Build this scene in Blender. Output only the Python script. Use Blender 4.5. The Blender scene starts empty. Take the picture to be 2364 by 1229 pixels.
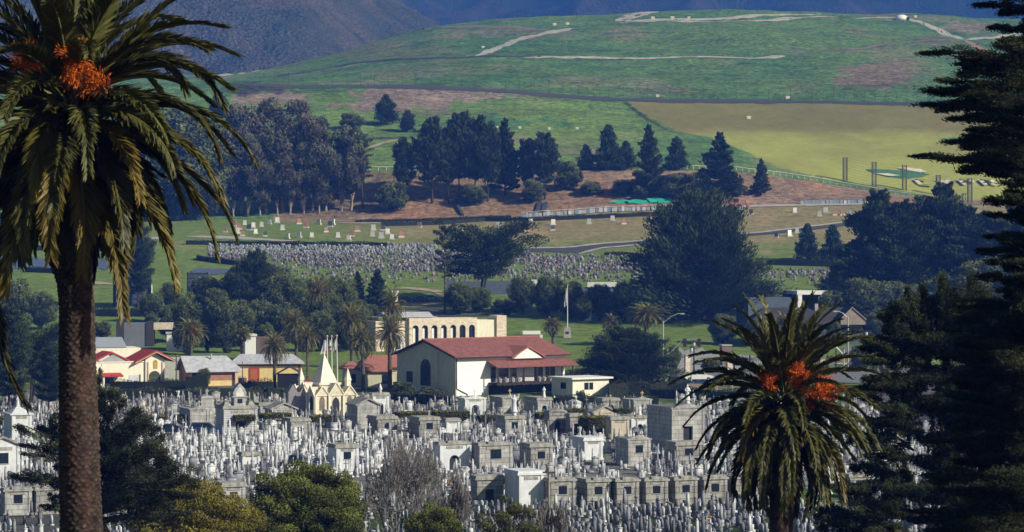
import bpy, math, random
import numpy as np
from mathutils import Vector, Matrix

# A wide telephoto view over a cemetery town to green hills.
# The eye is the origin, +Y is the view axis, metres throughout.
rng = np.random.default_rng(11)
random.seed(11)
SC = bpy.context.scene
COL = SC.collection
F = 7000.0; CX = 1182.0; H0 = 545.0       # focal length in photo pixels, axis column, horizon row
R = math.radians
SUN_AZ = R(63); SUN_EL = R(31)            # sun to the right and slightly behind the camera

# ------------------------------------------------------------------ materials
_m = {}
def newmat(name):
    m = bpy.data.materials.new(name); m.use_nodes = True
    nt = m.node_tree; b = nt.nodes['Principled BSDF']
    return m, nt, b

def mat(name, c1, c2=None, scale=1.0, rough=0.85, bump=0.0, bscale=None, attr=None, metal=0.0, spec=0.25,
        brick=None, wave=None, stain=0.0, detail=6, transl=0.0):
    """Procedural surface: two tones mixed by noise, optional block joints, wave ribs, stains and bump."""
    if name in _m: return _m[name]
    m, nt, b = newmat(name); N = nt.nodes; L = nt.links
    c2 = c2 or tuple(x * 0.75 for x in c1)
    tc = N.new('ShaderNodeTexCoord')
    no = N.new('ShaderNodeTexNoise'); no.inputs['Scale'].default_value = scale
    no.inputs['Detail'].default_value = detail; no.inputs['Roughness'].default_value = 0.62
    L.new(tc.outputs['Object'], no.inputs['Vector'])
    rp = N.new('ShaderNodeValToRGB')
    rp.color_ramp.elements[0].position = 0.34; rp.color_ramp.elements[1].position = 0.66
    rp.color_ramp.elements[0].color = (*c2, 1); rp.color_ramp.elements[1].color = (*c1, 1)
    L.new(no.outputs['Fac'], rp.inputs['Fac'])
    out = rp.outputs['Color']; hgt = no.outputs['Fac']
    if attr:
        at = N.new('ShaderNodeAttribute'); at.attribute_name = attr
        mx = N.new('ShaderNodeMix'); mx.data_type = 'RGBA'; mx.blend_type = 'MULTIPLY'
        mx.inputs[0].default_value = 1.0
        L.new(out, mx.inputs[6]); L.new(at.outputs['Color'], mx.inputs[7]); out = mx.outputs[2]
    if brick:
        bw, bh, joint, jc = brick
        # block joints run along x and z of the wall
        sep = N.new('ShaderNodeSeparateXYZ'); L.new(tc.outputs['Object'], sep.inputs[0])
        ad = N.new('ShaderNodeMath'); ad.operation = 'ADD'
        L.new(sep.outputs['X'], ad.inputs[0]); L.new(sep.outputs['Y'], ad.inputs[1])
        cb = N.new('ShaderNodeCombineXYZ'); L.new(ad.outputs[0], cb.inputs[0]); L.new(sep.outputs['Z'], cb.inputs[1])
        br = N.new('ShaderNodeTexBrick'); br.inputs['Scale'].default_value = 1.0
        br.inputs['Brick Width'].default_value = bw; br.inputs['Row Height'].default_value = bh
        br.inputs['Mortar Size'].default_value = joint; br.inputs['Mortar Smooth'].default_value = 0.2
        br.inputs['Color1'].default_value = (1, 1, 1, 1); br.inputs['Color2'].default_value = (0.74, 0.74, 0.74, 1)
        br.inputs['Mortar'].default_value = (*jc, 1)
        L.new(cb.outputs[0], br.inputs['Vector'])
        mx = N.new('ShaderNodeMix'); mx.data_type = 'RGBA'; mx.blend_type = 'MULTIPLY'; mx.inputs[0].default_value = 1.0
        L.new(out, mx.inputs[6]); L.new(br.outputs['Color'], mx.inputs[7]); out = mx.outputs[2]
    if wave:
        axis, ws, lo = wave
        wv = N.new('ShaderNodeTexWave'); wv.bands_direction = axis; wv.inputs['Scale'].default_value = ws
        wv.inputs['Distortion'].default_value = 0.6; wv.inputs['Detail'].default_value = 1
        L.new(tc.outputs['Object'], wv.inputs['Vector'])
        mr = N.new('ShaderNodeMapRange'); mr.inputs['To Min'].default_value = lo; L.new(wv.outputs['Fac'], mr.inputs['Value'])
        mx = N.new('ShaderNodeMix'); mx.data_type = 'RGBA'; mx.blend_type = 'MULTIPLY'; mx.inputs[0].default_value = 1.0
        L.new(out, mx.inputs[6]); L.new(mr.outputs[0], mx.inputs[7]); out = mx.outputs[2]
        hgt = wv.outputs['Fac']
    if stain:
        mp = N.new('ShaderNodeMapping'); mp.inputs['Scale'].default_value = (1.6, 1.6, 0.35)
        L.new(tc.outputs['Object'], mp.inputs[0])
        n2 = N.new('ShaderNodeTexNoise'); n2.inputs['Scale'].default_value = 1.3; n2.inputs['Detail'].default_value = 5
        L.new(mp.outputs[0], n2.inputs['Vector'])
        mr = N.new('ShaderNodeMapRange'); mr.inputs['From Min'].default_value = 0.35; mr.inputs['From Max'].default_value = 0.7
        mr.inputs['To Min'].default_value = 1.0; mr.inputs['To Max'].default_value = 1.0 - stain
        L.new(n2.outputs['Fac'], mr.inputs['Value'])
        mx = N.new('ShaderNodeMix'); mx.data_type = 'RGBA'; mx.blend_type = 'MULTIPLY'; mx.inputs[0].default_value = 1.0
        L.new(out, mx.inputs[6]); L.new(mr.outputs[0], mx.inputs[7]); out = mx.outputs[2]
    L.new(out, b.inputs['Base Color'])
    b.inputs['Roughness'].default_value = rough; b.inputs['Metallic'].default_value = metal
    b.inputs['Specular IOR Level'].default_value = spec
    if bump:
        bp = N.new('ShaderNodeBump'); bp.inputs['Strength'].default_value = 1.0; bp.inputs['Distance'].default_value = bump
        if bscale:
            n3 = N.new('ShaderNodeTexNoise'); n3.inputs['Scale'].default_value = bscale; n3.inputs['Detail'].default_value = 5
            L.new(tc.outputs['Object'], n3.inputs['Vector']); hgt = n3.outputs['Fac']
        L.new(hgt, bp.inputs['Height']); L.new(bp.outputs[0], b.inputs['Normal'])
    if transl:
        tr = N.new('ShaderNodeBsdfTranslucent'); L.new(out, tr.inputs['Color'])
        mxs = N.new('ShaderNodeMixShader'); mxs.inputs[0].default_value = transl
        L.new(b.outputs[0], mxs.inputs[1]); L.new(tr.outputs[0], mxs.inputs[2])
        o = [n for n in N if n.type == 'OUTPUT_MATERIAL'][0]; L.new(mxs.outputs[0], o.inputs['Surface'])
    _m[name] = m
    return m

def leafmat(name, c, scale=0.6, rough=0.7, transl=0.12, spec=0.15):
    return mat(name, tuple(min(1, x * 1.25) for x in c), tuple(x * 0.7 for x in c), scale=scale, rough=rough,
               attr='Col', transl=transl, spec=spec, detail=3)

# ------------------------------------------------------------------ object helpers
def tag(o, label=None, cat=None, group=None, kind=None):
    if label: o['label'] = label
    if cat: o['category'] = cat
    if group: o['group'] = group
    if kind: o['kind'] = kind
    return o

def thing(name, label, cat, loc=(0, 0, 0), rz=0.0, group=None, sc=1.0):
    o = bpy.data.objects.new(name, None); COL.objects.link(o)
    o.empty_display_size = 0.2
    o.location = loc; o.rotation_euler = (0, 0, rz); o.scale = (sc, sc, sc) if not hasattr(sc, '__len__') else sc
    return tag(o, label, cat, group)

def linkmesh(name, me, parent=None, loc=None, rz=None, sc=None):
    o = bpy.data.objects.new(name, me); COL.objects.link(o)
    if parent is not None: o.parent = parent
    if loc is not None: o.location = loc
    if rz is not None: o.rotation_euler = (0, 0, rz)
    if sc is not None: o.scale = (sc, sc, sc) if not hasattr(sc, '__len__') else sc
    return o

def np_mesh(name, verts, faces, m, cols=None, smooth=False):
    """verts (n,3), faces (k,3) or (k,4) arrays; cols (n,3) point colours."""
    verts = np.asarray(verts, dtype=np.float32); faces = np.asarray(faces, dtype=np.int32)
    me = bpy.data.meshes.new(name)
    k = faces.shape[1]
    me.vertices.add(len(verts)); me.vertices.foreach_set('co', verts.ravel())
    me.loops.add(faces.size); me.loops.foreach_set('vertex_index', faces.ravel())
    me.polygons.add(len(faces))
    me.polygons.foreach_set('loop_start', np.arange(0, faces.size, k, dtype=np.int32))
    try: me.polygons.foreach_set('loop_total', np.full(len(faces), k, dtype=np.int32))
    except Exception: pass
    me.update(calc_edges=True)
    if smooth: me.polygons.foreach_set('use_smooth', np.ones(len(faces), dtype=bool))
    if cols is not None:
        a = me.color_attributes.new('Col', 'FLOAT_COLOR', 'POINT')
        c = np.ones((len(verts), 4), dtype=np.float32); c[:, :3] = cols
        a.data.foreach_set('color', c.ravel())
    if m: me.materials.append(m)
    me.validate()
    return me

class MB:
    """Collects shapes of one part, then builds them as one mesh."""
    def __init__(s): s.v = []; s.f = []
    def add(s, vs, fs):
        n = len(s.v); s.v += [tuple(v) for v in vs]; s.f += [tuple(i + n for i in f) for f in fs]; return s
    def box(s, x0, x1, y0, y1, z0, z1):
        return s.add([(x0,y0,z0),(x1,y0,z0),(x1,y1,z0),(x0,y1,z0),(x0,y0,z1),(x1,y0,z1),(x1,y1,z1),(x0,y1,z1)],
                     [(0,3,2,1),(4,5,6,7),(0,1,5,4),(1,2,6,5),(2,3,7,6),(3,0,4,7)])
    def bxc(s, cx, cy, z0, sx, sy, sz):
        return s.box(cx-sx/2, cx+sx/2, cy-sy/2, cy+sy/2, z0, z0+sz)
    def frus(s, cx, cy, z0, z1, a, b, c, d):
        """tapered block: bottom a x b, top c x d"""
        return s.add([(cx-a/2,cy-b/2,z0),(cx+a/2,cy-b/2,z0),(cx+a/2,cy+b/2,z0),(cx-a/2,cy+b/2,z0),
                      (cx-c/2,cy-d/2,z1),(cx+c/2,cy-d/2,z1),(cx+c/2,cy+d/2,z1),(cx-c/2,cy+d/2,z1)],
                     [(0,3,2,1),(4,5,6,7),(0,1,5,4),(1,2,6,5),(2,3,7,6),(3,0,4,7)])
    def ext_y(s, poly, y0, y1):
        """poly in x,z (counter-clockwise seen from -y) extruded along y"""
        n = len(poly)
        vs = [(x, y0, z) for x, z in poly] + [(x, y1, z) for x, z in poly]
        return s.add(vs, [tuple(range(n)), tuple(range(2*n-1, n-1, -1))] + [(i, i+n, (i+1) % n + n, (i+1) % n) for i in range(n)])
    def ext_x(s, poly, x0, x1):
        n = len(poly)
        vs = [(x0, y, z) for y, z in poly] + [(x1, y, z) for y, z in poly]
        return s.add(vs, [tuple(range(n-1, -1, -1)), tuple(range(n, 2*n))] + [(i, (i+1) % n, (i+1) % n + n, i+n) for i in range(n)])
    def ext_z(s, poly, z0, z1):
        n = len(poly)
        vs = [(x, y, z0) for x, y in poly] + [(x, y, z1) for x, y in poly]
        return s.add(vs, [tuple(range(n-1, -1, -1)), tuple(range(n, 2*n))] + [(i, (i+1) % n, (i+1) % n + n, i+n) for i in range(n)])
    def lathe(s, prof, n=12, cx=0, cy=0, sy=1.0):
        k = len(prof); vs = []
        for r, z in prof:
            for i in range(n):
                a = 2*math.pi*i/n; vs.append((cx + r*math.cos(a), cy + sy*r*math.sin(a), z))
        fs = [(j*n+i, j*n+(i+1) % n, (j+1)*n+(i+1) % n, (j+1)*n+i) for j in range(k-1) for i in range(n)]
        fs.append(tuple(range(n-1, -1, -1))); fs.append(tuple((k-1)*n+i for i in range(n)))
        return s.add(vs, fs)
    def tube(s, pts, rad, n=6):
        pts = [Vector(p) for p in pts]; k = len(pts)
        if not hasattr(rad, '__len__'): rad = [rad]*k
        vs = []
        for j, p in enumerate(pts):
            t = (pts[min(j+1, k-1)] - pts[max(j-1, 0)]).normalized()
            u = t.cross(Vector((0, 0, 1)));  u = Vector((1, 0, 0)) if u.length < 1e-3 else u.normalized()
            w = t.cross(u)
            for i in range(n):
                a = 2*math.pi*i/n; vs.append(p + (u*math.cos(a) + w*math.sin(a))*rad[j])
        fs = [(j*n+i, (j+1)*n+i, (j+1)*n+(i+1) % n, j*n+(i+1) % n) for j in range(k-1) for i in range(n)]
        fs.append(tuple(range(n))); fs.append(tuple((k-1)*n+i for i in range(n-1, -1, -1)))
        return s.add(vs, fs)
    def rot(s, a, n0=0):
        c, q = math.cos(a), math.sin(a)
        for i in range(n0, len(s.v)):
            x, y, z = s.v[i]; s.v[i] = (c*x - q*y, q*x + c*y, z)
        return s
    def move(s, dx, dy, dz, n0=0):
        for i in range(n0, len(s.v)):
            x, y, z = s.v[i]; s.v[i] = (x+dx, y+dy, z+dz)
        return s
    def mesh(s, name, m, smooth=False):
        me = bpy.data.meshes.new(name); me.from_pydata(s.v, [], s.f); me.update()
        if m: me.materials.append(m)
        if smooth:
            for p in me.polygons: p.use_smooth = True
        return me
    def build(s, name, m, parent=None, smooth=False):
        return linkmesh(name, s.mesh(name, m, smooth), parent)

def arch(cx, z0, w, h, n=8, pointed=False):
    """door or window outline with a round or pointed head, in x,z"""
    r = w/2; pts = [(cx-r, z0), (cx+r, z0)]
    sp = z0 + h - (r if not pointed else r*1.35)
    if pointed:
        pts += [(cx+r, sp), (cx+r*0.72, sp+r*0.75), (cx, z0+h), (cx-r*0.72, sp+r*0.75), (cx-r, sp)]
    else:
        for i in range(n+1):
            a = math.pi*i/n; pts.append((cx + r*math.cos(a), sp + r*math.sin(a)))
    return pts

# ------------------------------------------------------------------ value noise
_tabs = [rng.random((256, 256)).astype(np.float32) for _ in range(4)]
def vnoise(x, y, k=0):
    t = _tabs[k]; xi = np.floor(x).astype(int); yi = np.floor(y).astype(int)
    fx = x-xi; fy = y-yi; fx = fx*fx*(3-2*fx); fy = fy*fy*(3-2*fy)
    a = t[xi & 255, yi & 255]; b = t[(xi+1) & 255, yi & 255]; c = t[xi & 255, (yi+1) & 255]; d = t[(xi+1) & 255, (yi+1) & 255]
    return (a*(1-fx)+b*fx)*(1-fy) + (c*(1-fx)+d*fx)*fy
def fbm(x, y, s, oct=4, k=0):
    o = 0; a = 0.5; x = x/s; y = y/s
    for i in range(oct):
        o = o + a*vnoise(x + 17.3*i, y + 9.1*i, (k+i) % 4); x = x*2.03; y = y*2.03; a *= 0.5
    return o/(1-0.5**oct)

# ------------------------------------------------------------------ terrain profile
# heights of the land, tabulated along rays from the hilltop the photograph was taken on
PXS = np.array([-900,0,300,500,600,700,850,1000,1182,1300,1450,1600,1700,1800,2000,2150,2364,3300], float)
def zrow(D, z): return H0 - F*z/D
def cst(v): return np.full(len(PXS), float(v))
def tab(**k): 
    xs = sorted(float(a[1:].replace('m', '-')) for a in k); return np.interp(PXS, xs, [k['p' + str(int(a)).replace('-', 'm')] for a in xs])
KD = [8, 30, 58, 96, 150, 200, 281, 400, 500, 545, 570, 600, 640, 680, 720, 760, 830, 900, 940, 986, 1100, 1200, 1420, 1700, 1780, 2000]
KR = [cst(zrow(8,-3)), cst(zrow(30,-6.5)), cst(zrow(58,-10.5)), cst(zrow(96,-15)), cst(zrow(150,-20.5)), cst(zrow(200,-24.6)),
      cst(zrow(281,-27.5)), cst(zrow(400,-27.5)), cst(zrow(500,-27.5)), cst(889), cst(868), cst(844), cst(812), cst(766), cst(716), cst(668), cst(592), cst(528),
      tab(p0=512, p600=510, p900=513, p1100=508, p1300=492, p1600=476, p1800=474, p2000=466, p2364=472),
      tab(p0=470, p500=455, p700=415, p850=396, p1200=392, p1500=388, p1700=395, p1800=408, p2000=436, p2150=458, p2364=463),
      tab(p0=325, p500=318, p600=316, p1200=310, p1500=312, p1800=325, p2000=330, p2364=335),
      tab(p0=205, p500=194, p800=200, p1000=205, p1200=216, p1450=232, p1800=237, p2150=240, p2364=240),
      tab(p0=196, p500=185, p600=178, p800=150, p1000=124, p1182=112, p1450=112, p1800=116, p2150=126, p2364=132),
      tab(p0=190, p300=184, p500=175, p600=165, p700=142, p800=112, p900=82, p1000=58, p1100=49, p1200=42, p1400=30, p1500=22, p1700=20, p1900=25, p2100=30, p2200=38, p2364=46),
      None, None]
KR[-2] = KR[-3] + 12; KR[-1] = KR[-3] + 120
KR = np.array(KR)
GD = np.arange(8, 2001, 4.0); GP = np.arange(-900, 3301, 25.0)
_a = np.array([np.interp(GP, PXS, KR[i]) for i in range(len(KD))])
_z = (H0 - _a) * np.array(KD)[:, None] / F
GZ = np.array([np.interp(GD, KD, _z[:, j]) for j in range(len(GP))]).T
def smooth1(a, k, ax):
    ker = np.hanning(k+2)[1:-1]; ker /= ker.sum()
    p = np.pad(a, [(k//2, k//2) if i == ax else (0, 0) for i in (0, 1)], mode='edge')
    return np.apply_along_axis(lambda v: np.convolve(v, ker, 'valid'), ax, p)
_s = smooth1(GZ, 9, 0); _w = np.clip((GD-560)/60, 0, 1)[:, None]; GZ = _s*_w + smooth1(GZ, 5, 0)*(1-_w)
GZ = smooth1(GZ, 5, 1)
def zfan(px, D):
    px = np.clip(np.asarray(px, float), -899, 3299); D = np.clip(np.asarray(D, float), 8.01, 1996)
    u = (px+900)/25; v = (D-8)/4; i = u.astype(int); j = v.astype(int); i = np.minimum(i, len(GP)-2); j = np.minimum(j, len(GD)-2)
    a = u-i; b = v-j
    return (GZ[j, i]*(1-a)+GZ[j, i+1]*a)*(1-b) + (GZ[j+1, i]*(1-a)+GZ[j+1, i+1]*a)*b
def relief(X, DD):
    hill = np.clip((DD-990)/60, 0, 1)
    return (hill*(fbm(X, DD, 60, 4)-0.5)*5.0*np.clip((DD-1210)/200, 0.15, 1) + hill*(fbm(X, DD, 9, 3, 1)-0.5)*0.9
            + np.clip((DD-600)/100, 0, 1)*(fbm(X, DD, 25, 3, 2)-0.5)*0.8)
def zat(x, y): return float(zfan(CX + F*x/max(y, 1), y)) if y < 600 else float(zfan(CX + F*x/max(y, 1), y) + relief(np.array([float(x)]), np.array([float(y)]))[0])
_GS = np.arange(60, 1700, 1.0)
def hitD(px, row):
    rows = H0 - F*zfan(np.full(len(_GS), px), _GS)/_GS
    k = np.nonzero(rows <= row)[0]
    if len(k) == 0: return 1700.0
    i = k[0]
    if i == 0: return _GS[0]
    t = (rows[i-1]-row)/max(rows[i-1]-rows[i], 1e-6)
    return float(_GS[i-1] + t)
def spot(px, row, D=None, dz=0.0):
    """ground point seen in that direction (or at distance D along that bearing)"""
    if D is None: D = hitD(px, row)
    x = (px-CX)*D/F
    return Vector((x, D, zat(x, D)+dz)), F/D

# ------------------------------------------------------------------ camera, light, air
cam = bpy.data.cameras.new('camera'); co = bpy.data.objects.new('camera', cam); COL.objects.link(co)
co.rotation_euler = (R(90), 0, 0); cam.sensor_width = 36.0; cam.lens = 36.0*F/2364.0
cam.shift_y = -(614.5-H0)/2364.0; cam.clip_start = 1.0; cam.clip_end = 12000
SC.camera = co
sun = bpy.data.lights.new('sun', 'SUN'); sun.energy = 4.8; sun.angle = R(0.55); sun.color = (1.0, 0.975, 0.94)
so = bpy.data.objects.new('sun', sun); COL.objects.link(so)
sd = Vector((math.sin(SUN_AZ)*math.cos(SUN_EL), -math.cos(SUN_AZ)*math.cos(SUN_EL), math.sin(SUN_EL)))
so.rotation_euler = sd.to_track_quat('Z', 'Y').to_euler(); so.location = (200, -200, 300)
W = bpy.data.worlds.new('World'); SC.world = W; W.use_nodes = True
sky = W.node_tree.nodes.new('ShaderNodeTexSky'); sky.sky_type = 'NISHITA'; sky.sun_disc = False
sky.sun_elevation = SUN_EL; sky.sun_rotation = math.pi - SUN_AZ
bg = W.node_tree.nodes['Background']; bg.inputs['Strength'].default_value = 0.055
W.node_tree.links.new(sky.outputs[0], bg.inputs[0])
SC.view_settings.view_transform = 'Standard'; SC.view_settings.look = 'None'; SC.view_settings.exposure = 0
cy = SC.cycles
cy.max_bounces = 5; cy.diffuse_bounces = 2; cy.glossy_bounces = 2; cy.transmission_bounces = 2; cy.volume_bounces = 0
cy.transparent_max_bounces = 6; cy.use_denoising = True; cy.caustics_reflective = False; cy.caustics_refractive = False
cy.sample_clamp_indirect = 4.0

# thin bluish air over the whole valley
hz = bpy.data.materials.new('blue_air'); hz.use_nodes = True
nt = hz.node_tree; nt.nodes.clear()
ou = nt.nodes.new('ShaderNodeOutputMaterial'); vs_ = nt.nodes.new('ShaderNodeVolumeScatter')
vs_.inputs['Color'].default_value = (0.08, 0.25, 1.0, 1); vs_.inputs['Density'].default_value = 0.0002
vs_.inputs['Anisotropy'].default_value = 0.0
nt.links.new(vs_.outputs[0], ou.inputs['Volume'])
air = MB().box(-1600, 1600, -60, 5200, -80, 300).build('haze', hz)
tag(air, 'thin blue haze filling the whole valley up to the mountains', 'haze', kind='structure')
# ------------------------------------------------------------------ terrain mesh
def inpoly(px, py, poly):
    c = np.zeros(px.shape, bool); n = len(poly); j = n-1
    for i in range(n):
        xi, yi = poly[i]; xj, yj = poly[j]
        cond = ((yi > py) != (yj > py)) & (px < (xj-xi)*(py-yi)/((yj-yi) or 1e-9)+xi)
        c ^= cond; j = i
    return c
def mixc(c, col, m):
    m = np.clip(m, 0, 1)[..., None]; return c*(1-m) + np.array(col)*m
RANGE_POLY = [(1450,236),(1800,237),(2364,240),(3300,240),(3300,474),(2300,470),(2205,466),(2120,448),(2010,428),(1900,410),(1800,388),(1720,350),(1640,318),(1560,300),(1500,272)]
def terrain():
    px = np.unique(np.concatenate([np.arange(-900, -140, 60), np.arange(-140, 2500, 5.0), np.arange(2500, 3301, 60)]))
    ds = [8, 14, 22, 30, 40, 50, 58, 70, 84, 96, 110, 130, 150, 175, 200, 230, 260]
    Dd = np.arange(262, 2000, 0.25); rr = H0 - F*zfan(np.full(len(Dd), 1500.0), Dd)/Dd
    last = 1e9; lastD = 260
    for d, r in zip(Dd, rr):
        if abs(last-r) >= 2.1 or d-lastD > 9: ds.append(d); last = r; lastD = d
    D = np.array(ds)
    PX, DD = np.meshgrid(px, D)
    Z = zfan(PX, DD); X = (PX-CX)*DD/F
    row = H0 - F*Z/DD
    Z = Z + relief(X, DD)
    n1 = fbm(X, DD*0.5, 30, 5, 0); n2 = fbm(X, DD*0.4, 7, 4, 1); n3 = fbm(X, DD*0.35, 90, 4, 2); n4 = fbm(X, DD*0.25, 2.2, 3, 3)
    c = np.zeros(X.shape+(3,)); c[:] = (0.145, 0.205, 0.048)
    # cemetery ground: gravel, concrete and turf patches
    cem = (DD < 545); c = np.where(cem[..., None], np.array((0.17, 0.168, 0.16))*(0.7+0.6*n2)[..., None], c)
    c = np.where((cem & (n1*0.6+n2*0.4 > 0.53))[..., None], np.array((0.09, 0.13, 0.035)), c)
    c = np.where((DD < 305)[..., None], c*0.6, c); c = np.where((DD < 255)[..., None], np.array((0.05, 0.06, 0.03)), c)  # ground among the nearest stones darkened to paint the shadow there
    # lawns with dry tan streaks
    lawn = (DD >= 545) & (DD < 945)
    dry = np.clip((n2*0.6+n1*0.4-0.50)*5, 0, 1)*np.clip((DD-800)/60, 0, 1)*np.clip((PX-900)/250, 0.25, 1)
    c = np.where(lawn[..., None], mixc(c*1.0, (0.40, 0.29, 0.15), dry*1.0), c)
    c = np.where(lawn[..., None], mixc(c, (0.28, 0.22, 0.12), np.clip((DD-835)/50, 0, 1)*0.75*np.clip((PX-700)/300, 0, 1)), c)
    # hillside green, mottled
    hl = DD >= 940
    g = np.array((0.088, 0.185, 0.064))*(0.62+0.8*n2)[..., None]
    g = mixc(g, (0.15, 0.235, 0.065), np.clip((n3-0.45)*4, 0, 1)*0.7)
    g = mixc(g, (0.27, 0.21, 0.16), np.clip((n1-0.58)*7, 0, 1)*0.45)
    g = mixc(g, (0.06, 0.14, 0.055), np.clip((n4-0.52)*4, 0, 1)*0.6*np.clip((DD-1150)/60, 0, 1))
    c = np.where(hl[..., None], g, c)
    low = hl & (DD < 1185)
    c = np.where(low[..., None], mixc(c, (0.19, 0.28, 0.06), np.clip((n3*0.5+n1*0.5-0.35)*3, 0, 1)*0.6), c)
    # brown brush patches on the slopes
    def patch(cx, cy, rx, ry, col, k, th=0.0):
        nonlocal c
        d = 1-np.sqrt(((PX-cx)/rx)**2+((row-cy)/ry)**2)
        m = np.clip((d + (n2-0.5)*1.8 + (n1-0.5)*1.2 - th)*3, 0, 1)
        c = mixc(c, col, m*k)
    br = (0.26, 0.20, 0.17)
    patch(930, 228, 170, 30, br, 0.95); patch(620, 222, 110, 16, br, 0.9); patch(560, 205, 90, 14, (0.05, 0.055, 0.045), 0.9)
    patch(880, 120, 180, 30, (0.21, 0.18, 0.12), 0.4); patch(1000, 160, 200, 22, (0.20, 0.17, 0.13), 0.4)
    patch(1120, 330, 90, 14, br, 0.5); patch(1250, 350, 120, 12, br, 0.6); patch(1150, 75, 150, 10, br, 0.5)
    patch(2040, 180, 80, 34, (0.21, 0.15, 0.12), 0.8); patch(2150, 90, 70, 14, (0.19, 0.13, 0.10), 0.6); patch(2250, 60, 90, 9, br, 0.8)
    patch(1010, 262, 120, 10, (0.15, 0.12, 0.10), 0.5); patch(1170, 285, 150, 16, (0.06, 0.16, 0.065), 0.8)
    g2 = fbm(X*0.6, DD*1.6, 14, 4, 3); c = np.where(hl[..., None], c*(1-0.22*np.clip((g2-0.5)*6, 0, 1))[..., None], c)
    # bare earth bank
    top = np.interp(PX, PXS, KR[19]); bot = np.interp(PX, PXS, KR[18])
    bank = (row < bot+1) & (row > top+2) & (PX > 630) & (DD > 925) & (DD < 1000)
    e = np.array((0.26, 0.18, 0.135))*(0.6+0.8*n2)[..., None]
    e = mixc(e, (0.38, 0.19, 0.115), np.clip((n1-0.5)*5, 0, 1)*0.8); e = mixc(e, (0.15, 0.14, 0.06), np.clip((n3-0.52)*6, 0, 1)*0.5)
    c = np.where(bank[..., None], e, c)
    # driving range turf
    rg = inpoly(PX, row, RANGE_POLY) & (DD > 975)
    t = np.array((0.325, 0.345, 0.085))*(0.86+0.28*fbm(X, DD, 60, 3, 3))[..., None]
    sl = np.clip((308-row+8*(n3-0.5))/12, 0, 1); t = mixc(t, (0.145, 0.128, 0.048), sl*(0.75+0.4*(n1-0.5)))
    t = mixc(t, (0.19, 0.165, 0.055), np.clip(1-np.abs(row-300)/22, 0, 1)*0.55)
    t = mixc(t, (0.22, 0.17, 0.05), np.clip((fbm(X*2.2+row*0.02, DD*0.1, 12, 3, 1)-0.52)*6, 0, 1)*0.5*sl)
    t = mixc(t, (0.20, 0.18, 0.06), np.clip((n1-0.52)*5, 0, 1)*0.4)
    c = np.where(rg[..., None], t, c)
    ed = inpoly(PX, row, [(1436,236),(1446,236),(1500,275),(1545,300),(1538,302),(1488,276)])
    c = np.where(ed[..., None], np.array((0.05, 0.075, 0.035)), c)
    nx = len(px); ny = len(D)
    idx = (np.arange(ny-1)[:, None]*nx + np.arange(nx-1)[None, :]).ravel()
    faces = np.stack([idx, idx+1, idx+nx+1, idx+nx], 1)
    V = np.stack([X, DD, Z], -1).reshape(-1, 3)
    gm, nt, b = newmat('ground_cover'); N = nt.nodes; K = nt.links
    tc = N.new('ShaderNodeTexCoord'); at = N.new('ShaderNodeAttribute'); at.attribute_name = 'Col'
    def nz(sc_, det, lo, hi, a, bb):
        n = N.new('ShaderNodeTexNoise'); n.inputs['Scale'].default_value = sc_; n.inputs['Detail'].default_value = det; n.inputs['Roughness'].default_value = 0.68
        K.new(tc.outputs['Object'], n.inputs['Vector']); r = N.new('ShaderNodeMapRange')
        for i_, v_ in zip(('From Min', 'From Max', 'To Min', 'To Max'), (lo, hi, a, bb)): r.inputs[i_].default_value = v_
        K.new(n.outputs['Fac'], r.inputs['Value']); return r.outputs[0], n.outputs['Fac']
    f1, h1 = nz(0.42, 9, 0.36, 0.64, 0.36, 1.62); f2, h2 = nz(0.055, 6, 0.36, 0.64, 0.86, 1.14)
    mu = N.new('ShaderNodeMath'); mu.operation = 'MULTIPLY'; K.new(f1, mu.inputs[0]); K.new(f2, mu.inputs[1])
    mf = N.new('ShaderNodeMix'); mf.data_type = 'FLOAT'; K.new(at.outputs['Alpha'], mf.inputs[0]); mf.inputs[2].default_value = 1.0; K.new(mu.outputs[0], mf.inputs[3])
    mx = N.new('ShaderNodeMix'); mx.data_type = 'RGBA'; mx.blend_type = 'MULTIPLY'; mx.inputs[0].default_value = 1.0
    K.new(at.outputs['Color'], mx.inputs[6]); K.new(mf.outputs[0], mx.inputs[7]); K.new(mx.outputs[2], b.inputs['Base Color'])
    bp = N.new('ShaderNodeBump'); bp.inputs['Distance'].default_value = 1.4; K.new(at.outputs['Alpha'], bp.inputs['Strength']); K.new(h1, bp.inputs['Height']); K.new(bp.outputs[0], b.inputs['Normal'])
    b.inputs['Roughness'].default_value = 0.95; b.inputs['Specular IOR Level'].default_value = 0.05
    grain = np.full(X.shape, 0.45); grain = np.where(DD > 940, 0.75, grain); grain = np.where(DD > 1180, 1.0, grain); grain = np.where(rg, 0.16, grain)
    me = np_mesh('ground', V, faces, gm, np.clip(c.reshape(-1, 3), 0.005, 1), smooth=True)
    ca = np.empty(len(V)*4, dtype=np.float32); me.color_attributes['Col'].data.foreach_get('color', ca); ca = ca.reshape(-1, 4); ca[:, 3] = grain.reshape(-1); me.color_attributes['Col'].data.foreach_set('color', ca.ravel())
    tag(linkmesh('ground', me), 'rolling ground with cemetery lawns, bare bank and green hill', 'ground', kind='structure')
terrain()
# flat sheet out to the horizon, under everything
hs = np_mesh('ground', [(-9000,-3000,-95),(9000,-3000,-95),(9000,12000,-95),(-9000,12000,-95)], [(0,1,2,3)], mat('far_soil', (0.10,0.12,0.07), scale=0.01))
tag(linkmesh('distant_ground', hs), 'lower ground out to the horizon', 'ground', kind='structure')

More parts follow.
